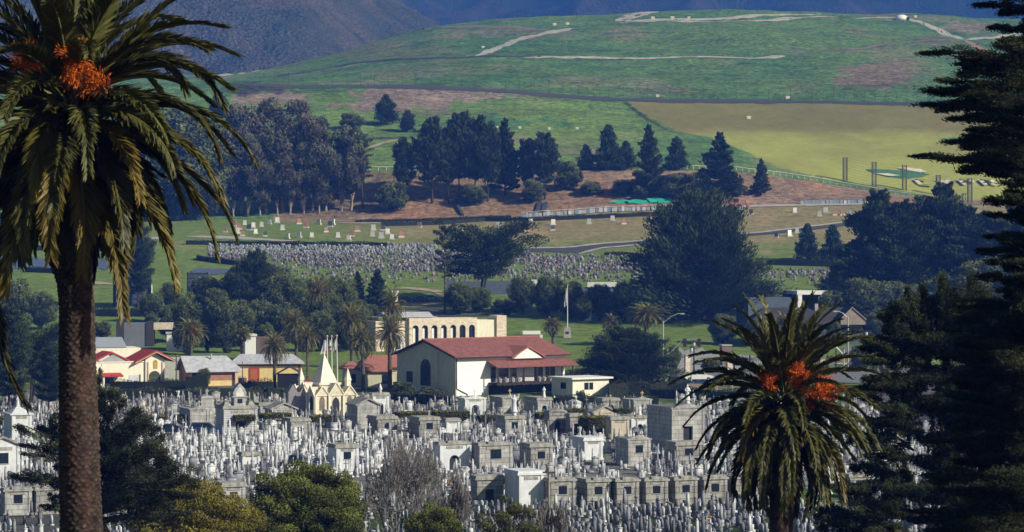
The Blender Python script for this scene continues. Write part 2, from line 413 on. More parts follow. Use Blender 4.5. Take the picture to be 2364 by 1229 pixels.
# mountains beyond the hill
def ridge(name, label, crest, d0, d1, zlow, cols, seed, amp):
    px = np.arange(-1100, 3500, 12.0); D = np.linspace(d0, d1, 110)
    PX, DD = np.meshgrid(px, D); t = (DD-d0)/(d1-d0)
    zc = (H0 - np.interp(px, *crest))*d1/F
    X = (PX-CX)*DD/F
    Z = zlow + (zc[None, :]-zlow)*(t**1.05)
    sp = 1-np.abs(2*fbm(X+seed*310, DD*0.45, 330, 4, seed % 4)-1)      # spurs and gullies running downhill
    Z += (sp-0.75)*amp*np.sin(np.pi*np.clip(t, 0, 1))*1.6 + (fbm(X, DD, 22, 4, 1)-0.5)*10*(t < 0.995) + (fbm(X, DD, 7, 2, 2)-0.5)*4
    n1 = fbm(X, DD, 60, 5, 2); n2 = fbm(X, DD, 13, 4, 3)
    c = np.zeros(X.shape+(3,)); c[:] = cols[0]
    c = mixc(c, cols[1], np.clip((n1-0.5)*5+0.3, 0, 1)); c = mixc(c, cols[2], np.clip((n2-0.52)*5, 0, 1)*0.8)
    # dark woodland on the near flank
    c = mixc(c, (0.012, 0.02, 0.014), np.clip((fbm(X, DD, 260, 3, 0)-0.52)*9, 0, 1)*0.85*(name == 'far_mountain'))
    # skirt behind the crest
    nx = len(px); idx = (np.arange(len(D)-1)[:, None]*nx + np.arange(nx-1)[None, :]).ravel()
    me = np_mesh(name, np.stack([X, DD, Z], -1).reshape(-1, 3), np.stack([idx, idx+1, idx+nx+1, idx+nx], 1),
                 mat('scrub_'+name, (1.5, 1.42, 1.35), (0.22, 0.25, 0.30), scale=0.55, attr='Col', rough=1, bump=7.0, bscale=0.3, spec=0.0), c.reshape(-1, 3))
    tag(linkmesh(name, me), label, 'mountain', kind='structure')
ridge('near_mountain', 'scrub covered grey blue mountain slope rising at the upper left',
      ([-1100, 700, 850, 900, 940, 1000, 1060, 1200, 3500], [-420, -260, -55, -8, 14, 48, 90, 190, 600]), 2010, 2700, 20,
      [(0.060,0.072,0.056), (0.098,0.09,0.068), (0.033,0.047,0.034)], 1, 60)
ridge('far_mountain', 'dark blue wooded mountain closing the top of the view',
      ([-1100, 600, 1200, 2000, 3500], [-500, -300, -330, -420, -300]), 2900, 4600, -20,
      [(0.018,0.024,0.02), (0.045,0.04,0.034), (0.010,0.015,0.010)], 2, 150)

# ------------------------------------------------------------------ draped strips: roads, paths, tracks
def strip(name, label, pts, m, cat='road', lift=0.28, kind='structure', sub=10, wob=0.12):
    """pts: (col, row, half thickness in rows); the strip lies on the land"""
    vs = []; pts2 = []
    for a, b in zip(pts[:-1], pts[1:]):
        n = max(2, int(abs(b[0]-a[0])/sub + abs(b[1]-a[1])/6))
        for i in range(n): t = i/n; pts2.append([a[k]*(1-t)+b[k]*t for k in range(3)])
    pts2.append(list(pts[-1]))
    for i, (p, r, h) in enumerate(pts2):
        w = (1 + wob*math.sin(i*1.7)*math.cos(i*0.63))*(1.0 if name == 'hill_track' else 0.8 if name == 'drainage_bench' else 1)*min(1, 0.25+i/3, 0.25+(len(pts2)-1-i)/3)*(1+0.35*(rng.random()-0.5))
        for q in (-1, -0.33, 0.33, 1):
            v, k = spot(p, r + q*h*w); vs.append((v.x, v.y, v.z+lift*0.5))
    n = len(pts2)
    fs = [(4*i+j, 4*i+4+j, 4*i+5+j, 4*i+1+j) for i in range(n-1) for j in range(3)]
    me = np_mesh(name, vs, fs, m); o = linkmesh(name, me)
    return tag(o, label, cat, kind=kind)
asph = mat('asphalt', (0.075,0.078,0.085), (0.05,0.052,0.058), scale=0.7, rough=0.9)
pale = mat('pale_gravel', (0.52,0.50,0.46), (0.24,0.23,0.19), scale=0.35, rough=0.95)
paler = mat('concrete_edge', (0.42,0.40,0.36), (0.33,0.31,0.28), scale=0.5, rough=0.95)
tanp = mat('tan_path', (0.42,0.33,0.23), (0.30,0.24,0.17), scale=0.4, rough=0.95)
drain = mat('dark_drain', (0.06,0.065,0.08), (0.035,0.037,0.045), scale=0.3, rough=0.9)
redd = mat('red_earth', (0.33,0.19,0.13), (0.25,0.15,0.11), scale=0.3, rough=0.95)
S = strip
S('hill_track', 'pale gravel track climbing diagonally across the green hill', [(1095,129,5.5),(1130,116,4.2),(1200,92,4),(1262,77,4.5),(1330,66,2)], pale, 'track')
S('hill_track', 'white gravel turning loop on the hill top', [(1420,47,8),(1440,43,12),(1452,38,11),(1476,32,6),(1520,25.5,1.6)], pale, 'track')
S('hill_track', 'thin white track curving along the hill crest', [(1440,48,3),(1500,48,3),(1560,46,2.6),(1700,38,2.4),(1860,29,1.8),(1895,27.5,1)], pale, 'track')
S('hill_track', 'second thin pale track just below the hill crest', [(1560,50,1.5),(1760,44,2),(1950,37,1.6),(2080,37,1.4)], pale, 'track')
S('hill_track', 'broad pale track running down from the white dome', [(2085,38,1.6),(2120,48,4),(2170,68,5),(2210,84,4.5),(2225,88,3)], pale, 'track')
S('hill_track', 'pale track leading right along the ridge behind the dark conifer', [(2225,90,2.4),(2290,86,2.6),(2370,78,3)], pale, 'track')
S('hill_track', 'red earth cut on the ridge below the pale tracks', [(2225,92,2.5),(2250,102,5),(2290,124,6)], redd, 'track')
S('drainage_bench', 'dark drainage line running level around the hill', [(640,176,1.4),(740,163,1.6),(800,151,1.7),(900,141,1.7),(1000,134,1.7),(1100,131,1.7),(1250,132,1.4)], drain, 'drain')
S('drainage_bench', 'broken white concrete bench line across the middle of the hill', [(1200,132.5,1.2),(1300,133,2),(1400,133,1.4),(1480,133,1.6),(1600,131.5,1),(1740,130.5,1.6),(1790,129,4.5),(1812,128.5,4.5)], pale, 'drain')
S('drainage_bench', 'faint bench line rising right across the hill', [(1812,126,1.4),(1900,115,1.2),(2060,100,1.2),(2190,91,1.4)], mat('dry_line',(0.2,0.18,0.15)), 'drain')
S('hill_track', 'thin grey track below the left end of the hill crest', [(900,60,1.6),(1010,66,2.2),(1100,64,2),(1190,66,2.4),(1270,70,2.4)], mat('dry_line',(0.2,0.18,0.15)), 'track')
S('hill_track', 'white gravel apron at the foot of the scrub mountain', [(455,178,7),(520,173,6.5),(570,169,4.5),(615,165,1.5)], pale, 'track')
S('perimeter_road', 'dark perimeter road at the foot of the green hill', [(560,197,3),(700,201,3.4),(820,200,3.5),(960,203,4),(1100,209,4),(1200,215.5,4),(1330,225,4),(1450,232,4),(1700,234,3.6),(1900,237,3.4),(2200,240,3.2),(2400,242,3)], asph)
S('footpath', 'dark hedge lined path crossing the bright grass', [(835,321,1.8),(880,319,2),(925,319,1.4)], drain, 'path')
S('footpath', 'pale diagonal path in the grass above the earth bank', [(850,341,2),(890,330,2),(925,322,1.2)], tanp, 'path')
S('cemetery_road', 'pale kerbed road along the foot of the earth bank', [(780,516.5,1.8),(900,516.5,1.6),(1000,514.5,1.5),(1060,514,1)], tanp)
S('cemetery_road', 'pale road edge below the red bank at the right', [(1640,482,2),(1750,476,2.2),(1850,474,2.2),(2020,470,2.2)], paler)
S('cemetery_road', 'asphalt road forking across the upper lawn', [(1190,581,2.6),(1280,580,4.5),(1320,577,8.5),(1350,574,7.5),(1400,568,4.2),(1500,559,3),(1640,548,2.5),(1760,541,2.4),(1880,528,4),(1960,517,4.5),(2030,506,4.5),(2120,494,4)], asph)
S('road_kerb', 'light concrete kerb along the upper edge of the forking road', [(1190,577.2,1.1),(1290,574,1.2),(1330,571,1.4),(1400,563.5,1.2),(1500,555.5,1.1),(1640,545,1.1),(1760,537.5,1.2),(1880,523.5,1.5),(1960,511.5,1.5),(2030,500,1.4)], paler, 'kerb', lift=0.42)
S('road_kerb', 'light concrete kerb curving around the grass point', [(1335,589,2.6),(1352,583,2.4),(1390,574,1.4),(1480,565,1.1)], paler, 'kerb', lift=0.42)
S('cemetery_road', 'pale road stripe behind the long dark hedge', [(430,548,1),(500,549,3.4),(560,551,3),(640,556,2),(700,558,1)], paler)
S('cemetery_road', 'pale path below the upper cemetery at the left', [(60,552,2),(200,552,3),(300,553,3),(380,551,3)], paler)
S('valley_road', 'shaded blue grey road across the left lawns', [(-60,609,12),(80,610,12),(180,611,11),(300,612,11),(345,612,9)], mat('shaded_asphalt', (0.10,0.135,0.20), (0.08,0.11,0.17), scale=0.3, rough=0.5), 'road')  # asphalt tinted blue to paint the shade lying on this road
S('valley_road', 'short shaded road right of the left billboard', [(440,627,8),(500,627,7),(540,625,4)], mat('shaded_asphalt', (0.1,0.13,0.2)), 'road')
S('footpath', 'tan path crossing the left lawn behind the palm trunk', [(200,656,3),(240,655,3),(262,658,3)], tanp, 'path')
S('footpath', 'tan curving path left of the parked blue cars', [(900,668,2),(940,666,3),(985,672,4.5),(1030,682,5)], tanp, 'path')
S('footpath', 'tan strip of path in front of the blue cars', [(905,701,2.2),(960,702,2.6),(1025,702,2.6)], tanp, 'path')
S('cemetery_road', 'dark asphalt lane below the parked cars', [(900,712,3.5),(1000,713,3.5),(1040,714,3)], asph)
S('cemetery_road', 'second dark asphalt lane below the cars', [(905,729,2),(1000,729,2.2),(1160,728,2)], asph)
S('drain_path', 'thin orange path edge in the grave rows at the left', [(520,590,1.5),(560,598,1.2)], tanp, 'path')
S('concrete_ramp', 'sunlit concrete driveway between the stone gate pillars', [(1500,848,14),(1560,834,26),(1640,832,22),(1700,836,18),(1760,838,14)], mat('ramp_concrete', (0.34,0.34,0.34),(0.28,0.28,0.285),scale=0.4), 'driveway')
S('main_road', 'sunlit asphalt street crossing behind the right hand palm', [(1480,866,10),(1600,868,10),(1800,870,12),(1960,872,14),(2080,868,14),(2250,866,12)], mat('street_asphalt', (0.19,0.195,0.20),(0.15,0.155,0.16),scale=0.4))
S('main_road', 'side street climbing at the right behind the tall lamp post', [(1905,858,6),(1950,812,8),(2010,808,10),(2130,806,10)], mat('street_asphalt', (0.2,0.2,0.2)))
S('pavement', 'pale pavement strip with a red kerb beside the street', [(1925,842,3),(1980,842,3.4),(2060,840,3),(2160,838,3)], paler, 'pavement', lift=0.45)
S('pavement', 'red painted kerb line along the street', [(1925,837.5,1.3),(1980,837,1.5),(2060,836,1.3)], mat('red_kerb', (0.45,0.12,0.07)), 'kerb', lift=0.55)
# golf features on the range
grn = mat('putting_green', (0.055,0.20,0.085), (0.045,0.16,0.07), scale=0.2)
snd = mat('bunker_sand', (0.72,0.64,0.55), (0.6,0.54,0.46), scale=0.4)
S('putting_green', 'dark green putting green between two sand bunkers', [(2000,392,2),(2050,400,9),(2090,404,9),(2130,403,6),(2146,402,1)], grn, 'golf green', lift=0.35)
S('putting_green', 'small emerald green near the dark conifer', [(2172,320,1),(2200,323,7),(2240,326,8),(2260,327,3)], grn, 'golf green', lift=0.35)
S('sand_bunker', 'front sand bunker of the putting green', [(2018,400.5,1.2),(2040,404,3.4),(2060,406,2.8),(2078,407,0.8)], snd, 'bunker', lift=0.8)
S('sand_bunker', 'rear sand bunker of the putting green', [(2072,389,1),(2098,391.5,3),(2125,395,4),(2138,397,2.4)], snd, 'bunker', lift=0.8)
# ------------------------------------------------------------------ foliage tools
def unit(a): return a/np.maximum(np.linalg.norm(a, axis=-1, keepdims=True), 1e-9)
def leaves(P, size, dirs=None, spread=0.6, asp=0.45, col=None, tint=None, nrm=None):
    """one small diamond leaf face per point; returns verts, faces, colours"""
    n = len(P); rd = rng.normal(size=(n, 3))
    u = unit(rd) if dirs is None else unit(dirs + spread*rd)
    w = unit(np.cross(u, rng.normal(size=(n, 3)) if nrm is None else nrm + 0.5*rng.normal(size=(n, 3))))
    s = (size*(0.6+0.8*rng.random(n)))[:, None] if np.isscalar(size) else (size*(0.6+0.8*rng.random(n)))[:, None]
    V = np.stack([P-u*s*0.5, P+w*s*asp*0.5, P+u*s*0.5, P-w*s*asp*0.5], 1).reshape(-1, 3)
    fc = np.arange(4*n).reshape(n, 4)
    C = np.ones((n, 3)) if col is None else np.asarray(col, float)*np.ones((n, 3))
    if tint is not None: C = C*tint[:, None]
    return V, fc, np.repeat(C, 4, axis=0)
def merge(parts):
    V = []; Fc = []; C = []; k = 0
    for v, f, c in parts:
        V.append(v); Fc.append(f+k); C.append(c); k += len(v)
    return np.concatenate(V), np.concatenate(Fc), np.concatenate(C)
def curve(p0, d0, L, n, bend, up=1.0):
    """n+1 points of a limb starting along d0 and bending by `bend` towards vertical"""
    pts = [np.array(p0, float)]; d = np.array(d0, float)
    for i in range(n):
        d = d + np.array([0, 0, bend/n]); d = d/np.linalg.norm(d); pts.append(pts[-1] + d*L/n)
    return np.array(pts)

def conifer(name, H=10, Wd=2.6, nb=70, N=9000, leaf=0.35, prof=lambda t: (1-t)**0.8, t0=0.12, elev=(0.0, 0.9), bend=0.35,
            pad=0.32, flat=0.35, trunk_r=0.16, fol=None, lo=0.45, hi=1.5, dead=0, lean=0.0, spike=0.7, multi=1, asp=0.4, inner=0.25):
    """evergreen with real limbs; foliage sits in ragged pads along each limb"""
    tm = MB(); segs = []; LB = []
    for q in range(multi):
        a0 = rng.random()*6.28; off = (0.0 if multi == 1 else 0.10*H)
        top = np.array([math.cos(a0)*off+lean*H, math.sin(a0)*off, H*(0.97 if q == 0 else rng.uniform(0.75, 0.92))])
        ks = np.linspace(0, 1, 7); base = np.array([math.cos(a0)*off*0.15, math.sin(a0)*off*0.15, -0.3])
        tp = [base*(1-k)+top*k + np.array([math.sin(k*5+q), math.cos(k*4+q), 0])*0.012*H*k*(1-k)*4 for k in ks]
        tm.tube(tp, [trunk_r*(1-0.85*k)*(1.35 if k == 0 else 1)/(multi**0.35) for k in ks], 7)
        segs.append(np.array(tp))
    for i in range(nb):
        t = t0 + (1-t0)*((i+rng.random())/nb)
        tp = segs[i % multi]; k = t*(len(tp)-1); j = min(int(k), len(tp)-2); p0 = tp[j]*(1-k+j)+tp[j+1]*(k-j)
        az = i*2.399+rng.random()*0.9; el = elev[0]+(elev[1]-elev[0])*t+rng.normal()*0.12
        L = Wd*prof(t)*rng.uniform(0.6, 1.12)+0.02*H
        d = np.array([math.cos(az)*math.cos(el), math.sin(az)*math.cos(el), math.sin(el)])
        c = curve(p0, d, L, 5, bend)
        tm.tube(c, [trunk_r*0.34*(1-0.8*k/5)*(0.5+0.5*(1-t)) for k in range(6)], 4)
        LB.append((c, L, t))
    tot = sum(l[1] for l in LB)
    parts = []
    for c, L, t in LB:
        n = max(8, int(N*L/tot)); s = inner+(1.04-inner)*rng.random(n)**0.75
        k = s*5; j = np.minimum(k.astype(int), 4); P = c[j]*(1-(k-j))[:, None]+c[j+1]*(k-j)[:, None]
        dr = unit(c[j+1]-c[j])
        ww = pad*L*(0.35+0.65*np.sin(np.clip(s, 0, 1)*2.6))[:, None]
        # clumps along the limb make the pad uneven
        cl = rng.normal(size=(7, 3))*np.array([1, 1, flat*0.8]); q = rng.integers(0, 7, n)
        off = (cl[q]*0.75+rng.normal(size=(n, 3))*np.array([0.5, 0.5, flat*0.75]))*ww*0.75
        off[:, 2] += 0.12*ww[:, 0]
        P = P+off
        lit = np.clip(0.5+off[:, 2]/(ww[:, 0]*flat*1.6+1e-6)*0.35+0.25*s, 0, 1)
        tint = (lo+(hi-lo)*lit)*(0.85+0.3*rng.random(n))*rng.uniform(0.8, 1.2)  # light painted into the tint: upper outer leaves paler, lower inner ones darker
        parts.append(leaves(P, leaf, dr+np.array([0, 0, 0.25]), spread=1-spike, asp=asp, tint=tint))
    V, Fc, C = merge(parts)
    return dict(h=H, crown=np_mesh(name+'_crown', V, Fc, fol, C), trunk=tm.mesh(name+'_trunk', bark_dark))

def clumpy(name, H=10, Wd=8, clumps=None, nc=60, N=16000, leaf=0.3, fol=None, z0=0.3, trunk_r=0.25, rc=(0.10, 0.19), lo=0.35, hi=1.5,
           bark=None, shape=1.0, asp=0.55, fill=0.35, squash=0.75, tintvar=0.25, limbs=14):
    """broad crown of many leafy clumps on branching limbs"""
    tm = MB(); cs = []
    zc = H*(z0+1)/2; rz = H*(1-z0)/2; rx = Wd/2
    if clumps is None:
        for i in range(nc):
            ph = math.acos(1-2*(i+0.5)/nc); th = i*2.399
            rr = rng.uniform(0.62, 0.92) if rng.random() > fill else rng.uniform(0.2, 0.6)
            x = math.sin(ph)**shape*math.cos(th)*rr*rx; y = math.sin(ph)**shape*math.sin(th)*rr*rx; z = math.cos(ph)*rr*rz+zc
            cs.append((x, y, z, rng.uniform(*rc)*Wd))
    else: cs = clumps
    ks = np.linspace(0, 1, 5)
    tm.tube([(0.02*H*math.sin(k*3), 0.02*H*math.sin(k*4+1), -0.3+(zc-0.1*rz+0.3)*k) for k in ks], [trunk_r*(1.3-0.75*k) for k in ks], 8)
    for i in range(min(limbs, len(cs))):
        c = cs[(i*7) % len(cs)]; zb = H*z0*rng.uniform(0.55, 1.2)
        mid = (c[0]*0.45, c[1]*0.45, zb+(c[2]-zb)*0.45+0.03*H)
        tm.tube([(0, 0, zb*0.9), mid, (c[0], c[1], c[2])], [trunk_r*0.45, trunk_r*0.3, trunk_r*0.1], 5)
    tot = sum(c[3]**2 for c in cs); parts = []
    for x, y, z, r in cs:
        n = max(12, int(N*r*r/tot)); d = unit(rng.normal(size=(n, 3))); rad = r*(0.55+0.5*rng.random(n)**0.6)
        # secondary lumps on each clump
        lum = unit(rng.normal(size=(6, 3))); dd = np.max(d@lum.T, axis=1); rad = rad*(0.78+0.30*dd)
        P = np.array([x, y, z])+d*rad[:, None]*np.array([1, 1, squash])
        out = unit(np.array([x, y, z-zc])+1e-6)*0.0
        tint = (lo+(hi-lo)*np.clip(0.45+0.5*d[:, 2]+0.1*(z-zc)/rz, 0, 1))*(0.8+0.4*rng.random(n))*rng.uniform(1-tintvar, 1+tintvar)  # occlusion painted into the tint: clump undersides dark, tops light
        parts.append(leaves(P, leaf, None, asp=asp, tint=tint, nrm=d*1.2))
    V, Fc, C = merge(parts)
    return dict(h=H, crown=np_mesh(name+'_crown', V, Fc, fol, C), trunk=tm.mesh(name+'_trunk', bark or bark_dark))

def frond_mesh(L, e0, az, nl, ll, lw, droop, sweep=0.75, col=(1, 1, 1), vee=0.35, org=(0, 0, 0), tipw=0.6, dead=False, twist=0.0):
    """feather frond: curved rib with two rows of narrow leaflets"""
    K = 14; p = np.array(org, float); pts = [p.copy()]; ts = []
    roll = rng.normal()*0.12
    for i in range(K):
        s = (i+0.5)/K; e = e0-droop*s**1.5; a = az+twist*s
        d = np.array([math.cos(a)*math.cos(e), math.sin(a)*math.cos(e), math.sin(e)]); ts.append(d); p = p+d*L/K; pts.append(p.copy())
    pts = np.array(pts); ts = np.array(ts+[ts[-1]])
    s = np.linspace(0.10, 0.995, nl); k = s*K; j = np.minimum(k.astype(int), K-1); f = (k-j)[:, None]
    P = pts[j]*(1-f)+pts[j+1]*f; T = unit(ts[j]*(1-f)+ts[j+1]*f)
    side = unit(np.cross(T, np.array([0, 0, 1.0])+0*T)); nr = unit(np.cross(side, T))
    V = []; C = []
    lens = ll*np.clip(np.sin(np.clip(s*1.05+0.08, 0, 1)*math.pi)**0.55, tipw, 1)*(1-0.35*s)
    for sg in (-1, 1):
        jit = rng.normal(size=(nl, 3))*0.10
        dirn = unit(side*sg*(1-sweep*0.62)+T*(sweep)*(0.75+0.5*s[:, None])+nr*(vee+roll*sg)+jit)
        ln = (lens*rng.uniform(0.8, 1.1, nl))[:, None]
        mid = P+dirn*ln*0.5; tip = P+dirn*ln+np.array([0, 0, -0.14 if not dead else -0.5])*ln
        wv = unit(np.cross(dirn, nr+0.3*rng.normal(size=(nl, 3))))*lw
        V.append(np.stack([P, mid+wv, tip, mid-wv], 1).reshape(-1, 3))
        t = rng.uniform(0.7, 1.25, nl)[:, None]*np.array(col); C.append(np.repeat(t, 4, axis=0))
    # rib as a thin four sided strip
    rv = []; rw = 0.045*L/4
    for i in range(K+1):
        w = rw*(1.25-0.95*i/K); sd_ = np.cross(ts[i], [0, 0, 1.0]); sd_ = sd_/max(np.linalg.norm(sd_), 1e-6); nn = np.cross(sd_, ts[i])
        rv += [pts[i]+sd_*w, pts[i]+nn*w, pts[i]-sd_*w, pts[i]-nn*w]
    rf = [(4*i+a, 4*i+4+a, 4*i+4+(a+1) % 4, 4*i+(a+1) % 4) for i in range(K) for a in range(4)]
    V = np.concatenate(V); f1 = np.arange(len(V)).reshape(-1, 4)
    rv = np.array(rv); C = np.concatenate(C+[np.ones((len(rv), 3))*np.array(col)*1.5])
    return np.concatenate([V, rv]), np.concatenate([f1, np.array(rf)+len(V)]), C

bark_dark = mat('dark_bark', (0.075,0.055,0.04), (0.03,0.024,0.02), scale=3, bump=0.03, rough=0.95)
bark_pale = mat('pale_bark', (0.42,0.37,0.30), (0.20,0.16,0.125), scale=0.6, bump=0.02, rough=0.9)
bark_palm = mat('palm_bark', (0.17,0.125,0.10), (0.045,0.034,0.028), scale=5, bump=0.02, rough=0.95, attr='Col')
bark_mid = mat('grey_brown_bark', (0.15,0.125,0.10), (0.07,0.058,0.045), scale=2, bump=0.02, rough=0.95)
F_cyp = leafmat('cypress_leaf', (0.034,0.048,0.018))
F_cypb = leafmat('young_cypress_leaf', (0.036,0.058,0.024))
F_euc = leafmat('eucalyptus_leaf', (0.105,0.105,0.06), transl=0.2)
F_euc2 = leafmat('grey_brown_leaf', (0.115,0.10,0.068), transl=0.2)
F_bush = leafmat('broadleaf', (0.095,0.115,0.036))
F_olive = leafmat('olive_leaf', (0.085,0.095,0.035))
F_near = leafmat('dark_needle', (0.026,0.033,0.012), scale=2)
F_pineY = leafmat('yellow_pine_needle', (0.145,0.125,0.021), scale=2.0)
F_pineD = leafmat('green_pine_needle', (0.082,0.092,0.019), scale=2.0)
F_palm = leafmat('palm_leaf', (0.092,0.09,0.023), transl=0.12, rough=0.5, spec=0.35)
F_palmM = leafmat('palm_leaf_far', (0.19,0.18,0.065), transl=0.15, rough=0.5)
F_orange = leafmat('palm_fruit', (0.62,0.13,0.015), transl=0.1)
F_hedge = leafmat('clipped_hedge', (0.13,0.125,0.035))
F_hdark = leafmat('dark_hedge', (0.03,0.042,0.022))

# ------------------------------------------------------------------ mid-distance palms
def palm_mesh(name, Rc=2.6, nf=70, nl=26, fruit=True, th=9.0, tr=0.36, low=-1.1, ll=0.55, lw=0.05, skirt=0.6):
    parts = []
    for i in range(nf):
        u = (i+0.5)/nf; e0 = 1.45-2.1*u+rng.normal()*0.08; az = i*2.399+rng.random()*0.3
        dr = 0.7+1.05*u+rng.random()*0.25
        c = np.array([1, 1, 1])*(1.15-0.35*u)
        if rng.random() < 0.18: c = c*np.array([1.5, 1.35, 1.0])
        parts.append(frond_mesh(Rc*rng.uniform(0.9, 1.1), e0, az, nl, ll, lw, dr, org=(0, 0, th+0.2*(0.5-u)), col=c))
    V, Fc, C = merge(parts)
    d = dict(h=th, crown=np_mesh(name+'_crown', V, Fc, F_palmM, C))
    tm = MB(); ks = np.linspace(0, 1, 12)
    tm.lathe([(tr*(1.15-0.3*k)+0.02*((j*7) % 3), -0.5+(th+0.3)*k) for j, k in enumerate(ks)]+[(tr*1.75*skirt+tr*0.4, th-0.6), (tr*1.5, th+0.1), (0.05, th+0.5)], 10)
    me = tm.mesh(name+'_trunk', bark_mid); d['trunk'] = me
    if fruit:
        n = 500; q = rng.integers(0, 3, n); cen = np.array([[0.7, -0.4, 0.5], [-0.45, -0.7, 0.35], [0.3, -0.8, 0.15]])
        P = cen[q]*np.array([Rc/2.6]*3)+rng.normal(size=(n, 3))*0.17; P[:, 2] += th
        v, f, c = leaves(P, 0.26, P-np.array([0, 0, th]), 0.5, 0.2); d['fruit'] = np_mesh(name+'_fruit', v, f, F_orange, c)
    return d

def put_tree(t, px, row, hpx, name, label, cat='tree', group=None, D=None, wx=1.0, rz=None, fruit=True, zoff=0.0):
    """plant tree t so that it stands on the ground at that bearing; hpx its height in photo pixels"""
    v, k = spot(px, row, D, -0.1+zoff); s = hpx/k/t['h']
    th_ = thing(name, label, cat, v, rng.random()*6.28 if rz is None else rz, group, (s*wx, s*wx, s))
    linkmesh('trunk', t['trunk'], th_); linkmesh('crown', t['crown'], th_)
    if fruit and 'fruit' in t: linkmesh('fruit_cluster', t['fruit'], th_)
    return th_

cone = lambda t: (1-t)**0.75
T = {}
T['spire'] = [conifer('spire%d' % i, H=12, Wd=2.9, nb=60, N=9000, leaf=0.6, prof=cone, t0=0.1, fol=F_cyp, elev=(-0.05, 0.9), bend=0.3, pad=0.30) for i in range(2)]
T['rag'] = [conifer('rag%d' % i, H=12, Wd=3.5, nb=42, N=10000, leaf=0.6, prof=lambda t: (0.35+0.65*math.sin(min(1, (t-0.2)*1.5)*2.6))*(1 if t < 0.85 else 0.75), t0=0.28,
            fol=F_cyp, elev=(0.05, 0.8), bend=0.45, pad=0.34, trunk_r=0.22) for i in range(4)]
T['young'] = [conifer('young%d' % i, H=8, Wd=2.9, nb=70, N=8000, leaf=0.5, prof=lambda t: (1-t)**0.55, t0=0.03, fol=F_cypb, elev=(0.15, 1.25), bend=0.5, pad=0.28, flat=0.6, spike=0.75) for i in range(2)]
T['ball'] = [conifer('ball', H=7, Wd=3.0, nb=80, N=8000, leaf=0.5, prof=lambda t: math.sin(min(1, t+0.18)*2.9)**0.6*0.95, t0=0.16, fol=F_cyp, elev=(-0.1, 1.2), bend=0.2, pad=0.32, flat=0.7)]
T['umbrella'] = [conifer('umbrella', H=12, Wd=6.6, nb=46, N=26000, leaf=0.42, prof=lambda t: 0.55+0.45*math.sin((t-0.35)*3.6) if t < 0.95 else 0.45, t0=0.42, fol=F_cyp,
                 elev=(0.0, 0.45), bend=0.12, pad=0.30, flat=0.18, trunk_r=0.32, multi=3, inner=0.3, hi=1.8)]
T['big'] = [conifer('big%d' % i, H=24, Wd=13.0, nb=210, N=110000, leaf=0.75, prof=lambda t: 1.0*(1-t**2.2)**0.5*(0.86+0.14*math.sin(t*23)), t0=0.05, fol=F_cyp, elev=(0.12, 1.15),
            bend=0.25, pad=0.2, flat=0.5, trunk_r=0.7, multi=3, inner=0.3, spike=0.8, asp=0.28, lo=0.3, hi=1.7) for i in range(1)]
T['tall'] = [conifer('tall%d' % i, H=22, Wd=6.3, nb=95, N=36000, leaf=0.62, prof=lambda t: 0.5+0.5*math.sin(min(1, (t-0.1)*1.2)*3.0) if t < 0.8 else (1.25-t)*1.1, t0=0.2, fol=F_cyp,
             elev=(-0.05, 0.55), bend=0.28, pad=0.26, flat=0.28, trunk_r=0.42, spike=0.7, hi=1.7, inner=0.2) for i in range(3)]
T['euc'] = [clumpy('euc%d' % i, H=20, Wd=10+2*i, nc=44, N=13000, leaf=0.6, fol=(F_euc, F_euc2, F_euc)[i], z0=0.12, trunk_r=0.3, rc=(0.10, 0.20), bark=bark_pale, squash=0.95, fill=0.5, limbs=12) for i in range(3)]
T['bush'] = [clumpy('bush%d' % i, H=6, Wd=7, nc=26, N=8000, leaf=0.4, fol=(F_bush, F_olive)[i], z0=0.05, trunk_r=0.15, rc=(0.13, 0.22), limbs=4) for i in range(2)]
T['round'] = [clumpy('round%d' % i, H=12, Wd=9, nc=56, N=20000, leaf=0.42, fol=F_bush, z0=0.08, trunk_r=0.25, rc=(0.11, 0.19), squash=1.1, limbs=6) for i in range(2)]
T['column'] = [clumpy('column', H=14, Wd=5.5, nc=44, N=18000, leaf=0.4, fol=F_bush, z0=0.03, trunk_r=0.22, rc=(0.13, 0.24), squash=1.7, limbs=4)]
T['palm'] = [palm_mesh('palm%d' % i, Rc=3.7+0.3*i, nf=70+8*i, nl=34, ll=0.75) for i in range(2)]
T['fan'] = [palm_mesh('fanpalm', Rc=1.6, nf=46, nl=14, fruit=False, th=8.5, tr=0.2, ll=0.7, lw=0.07, skirt=1.2)]
T['fan2'] = [palm_mesh('lawnpalm', Rc=2.4, nf=60, nl=20, fruit=False, th=5.0, tr=0.3, ll=0.8, lw=0.08, skirt=1.0)]
T['lone'] = [conifer('lonepine', H=16, Wd=3.4, nb=26, N=4200, leaf=0.38, prof=lambda t: 0.55 if t < 0.85 else 0.75, t0=0.42, fol=F_cyp, elev=(-0.1, 0.35), bend=0.2, pad=0.3, flat=0.25, trunk_r=0.22, lean=0.02)]

def PT(kind, i, *a, **k): return put_tree(T[kind][i % len(T[kind])], *a, **k)
# -- hillside: the two round cypresses and the ones beside the palm
PT('ball', 0, 892, 290, 62, 'cypress_tree', 'larger of the two round dark cypresses alone on the green slope')
PT('ball', 0, 941, 306, 46, 'cypress_tree', 'smaller of the two round dark cypresses alone on the green slope')
PT('ball', 0, 986, 305, 26, 'cypress_tree', 'tiny round tree just right of the smaller lone cypress')
PT('ball', 0, 505, 280, 62, 'cypress_tree', 'dark round cypress on the slope beside the tips of the big palm')
PT('young', 0, 533, 292, 50, 'cypress_tree', 'shorter cypress beside the palm tips, left of the eucalyptus grove')
PT('bush', 0, 812, 300, 38, 'small_tree', 'low wide tree at the top right of the eucalyptus grove', wx=1.3)
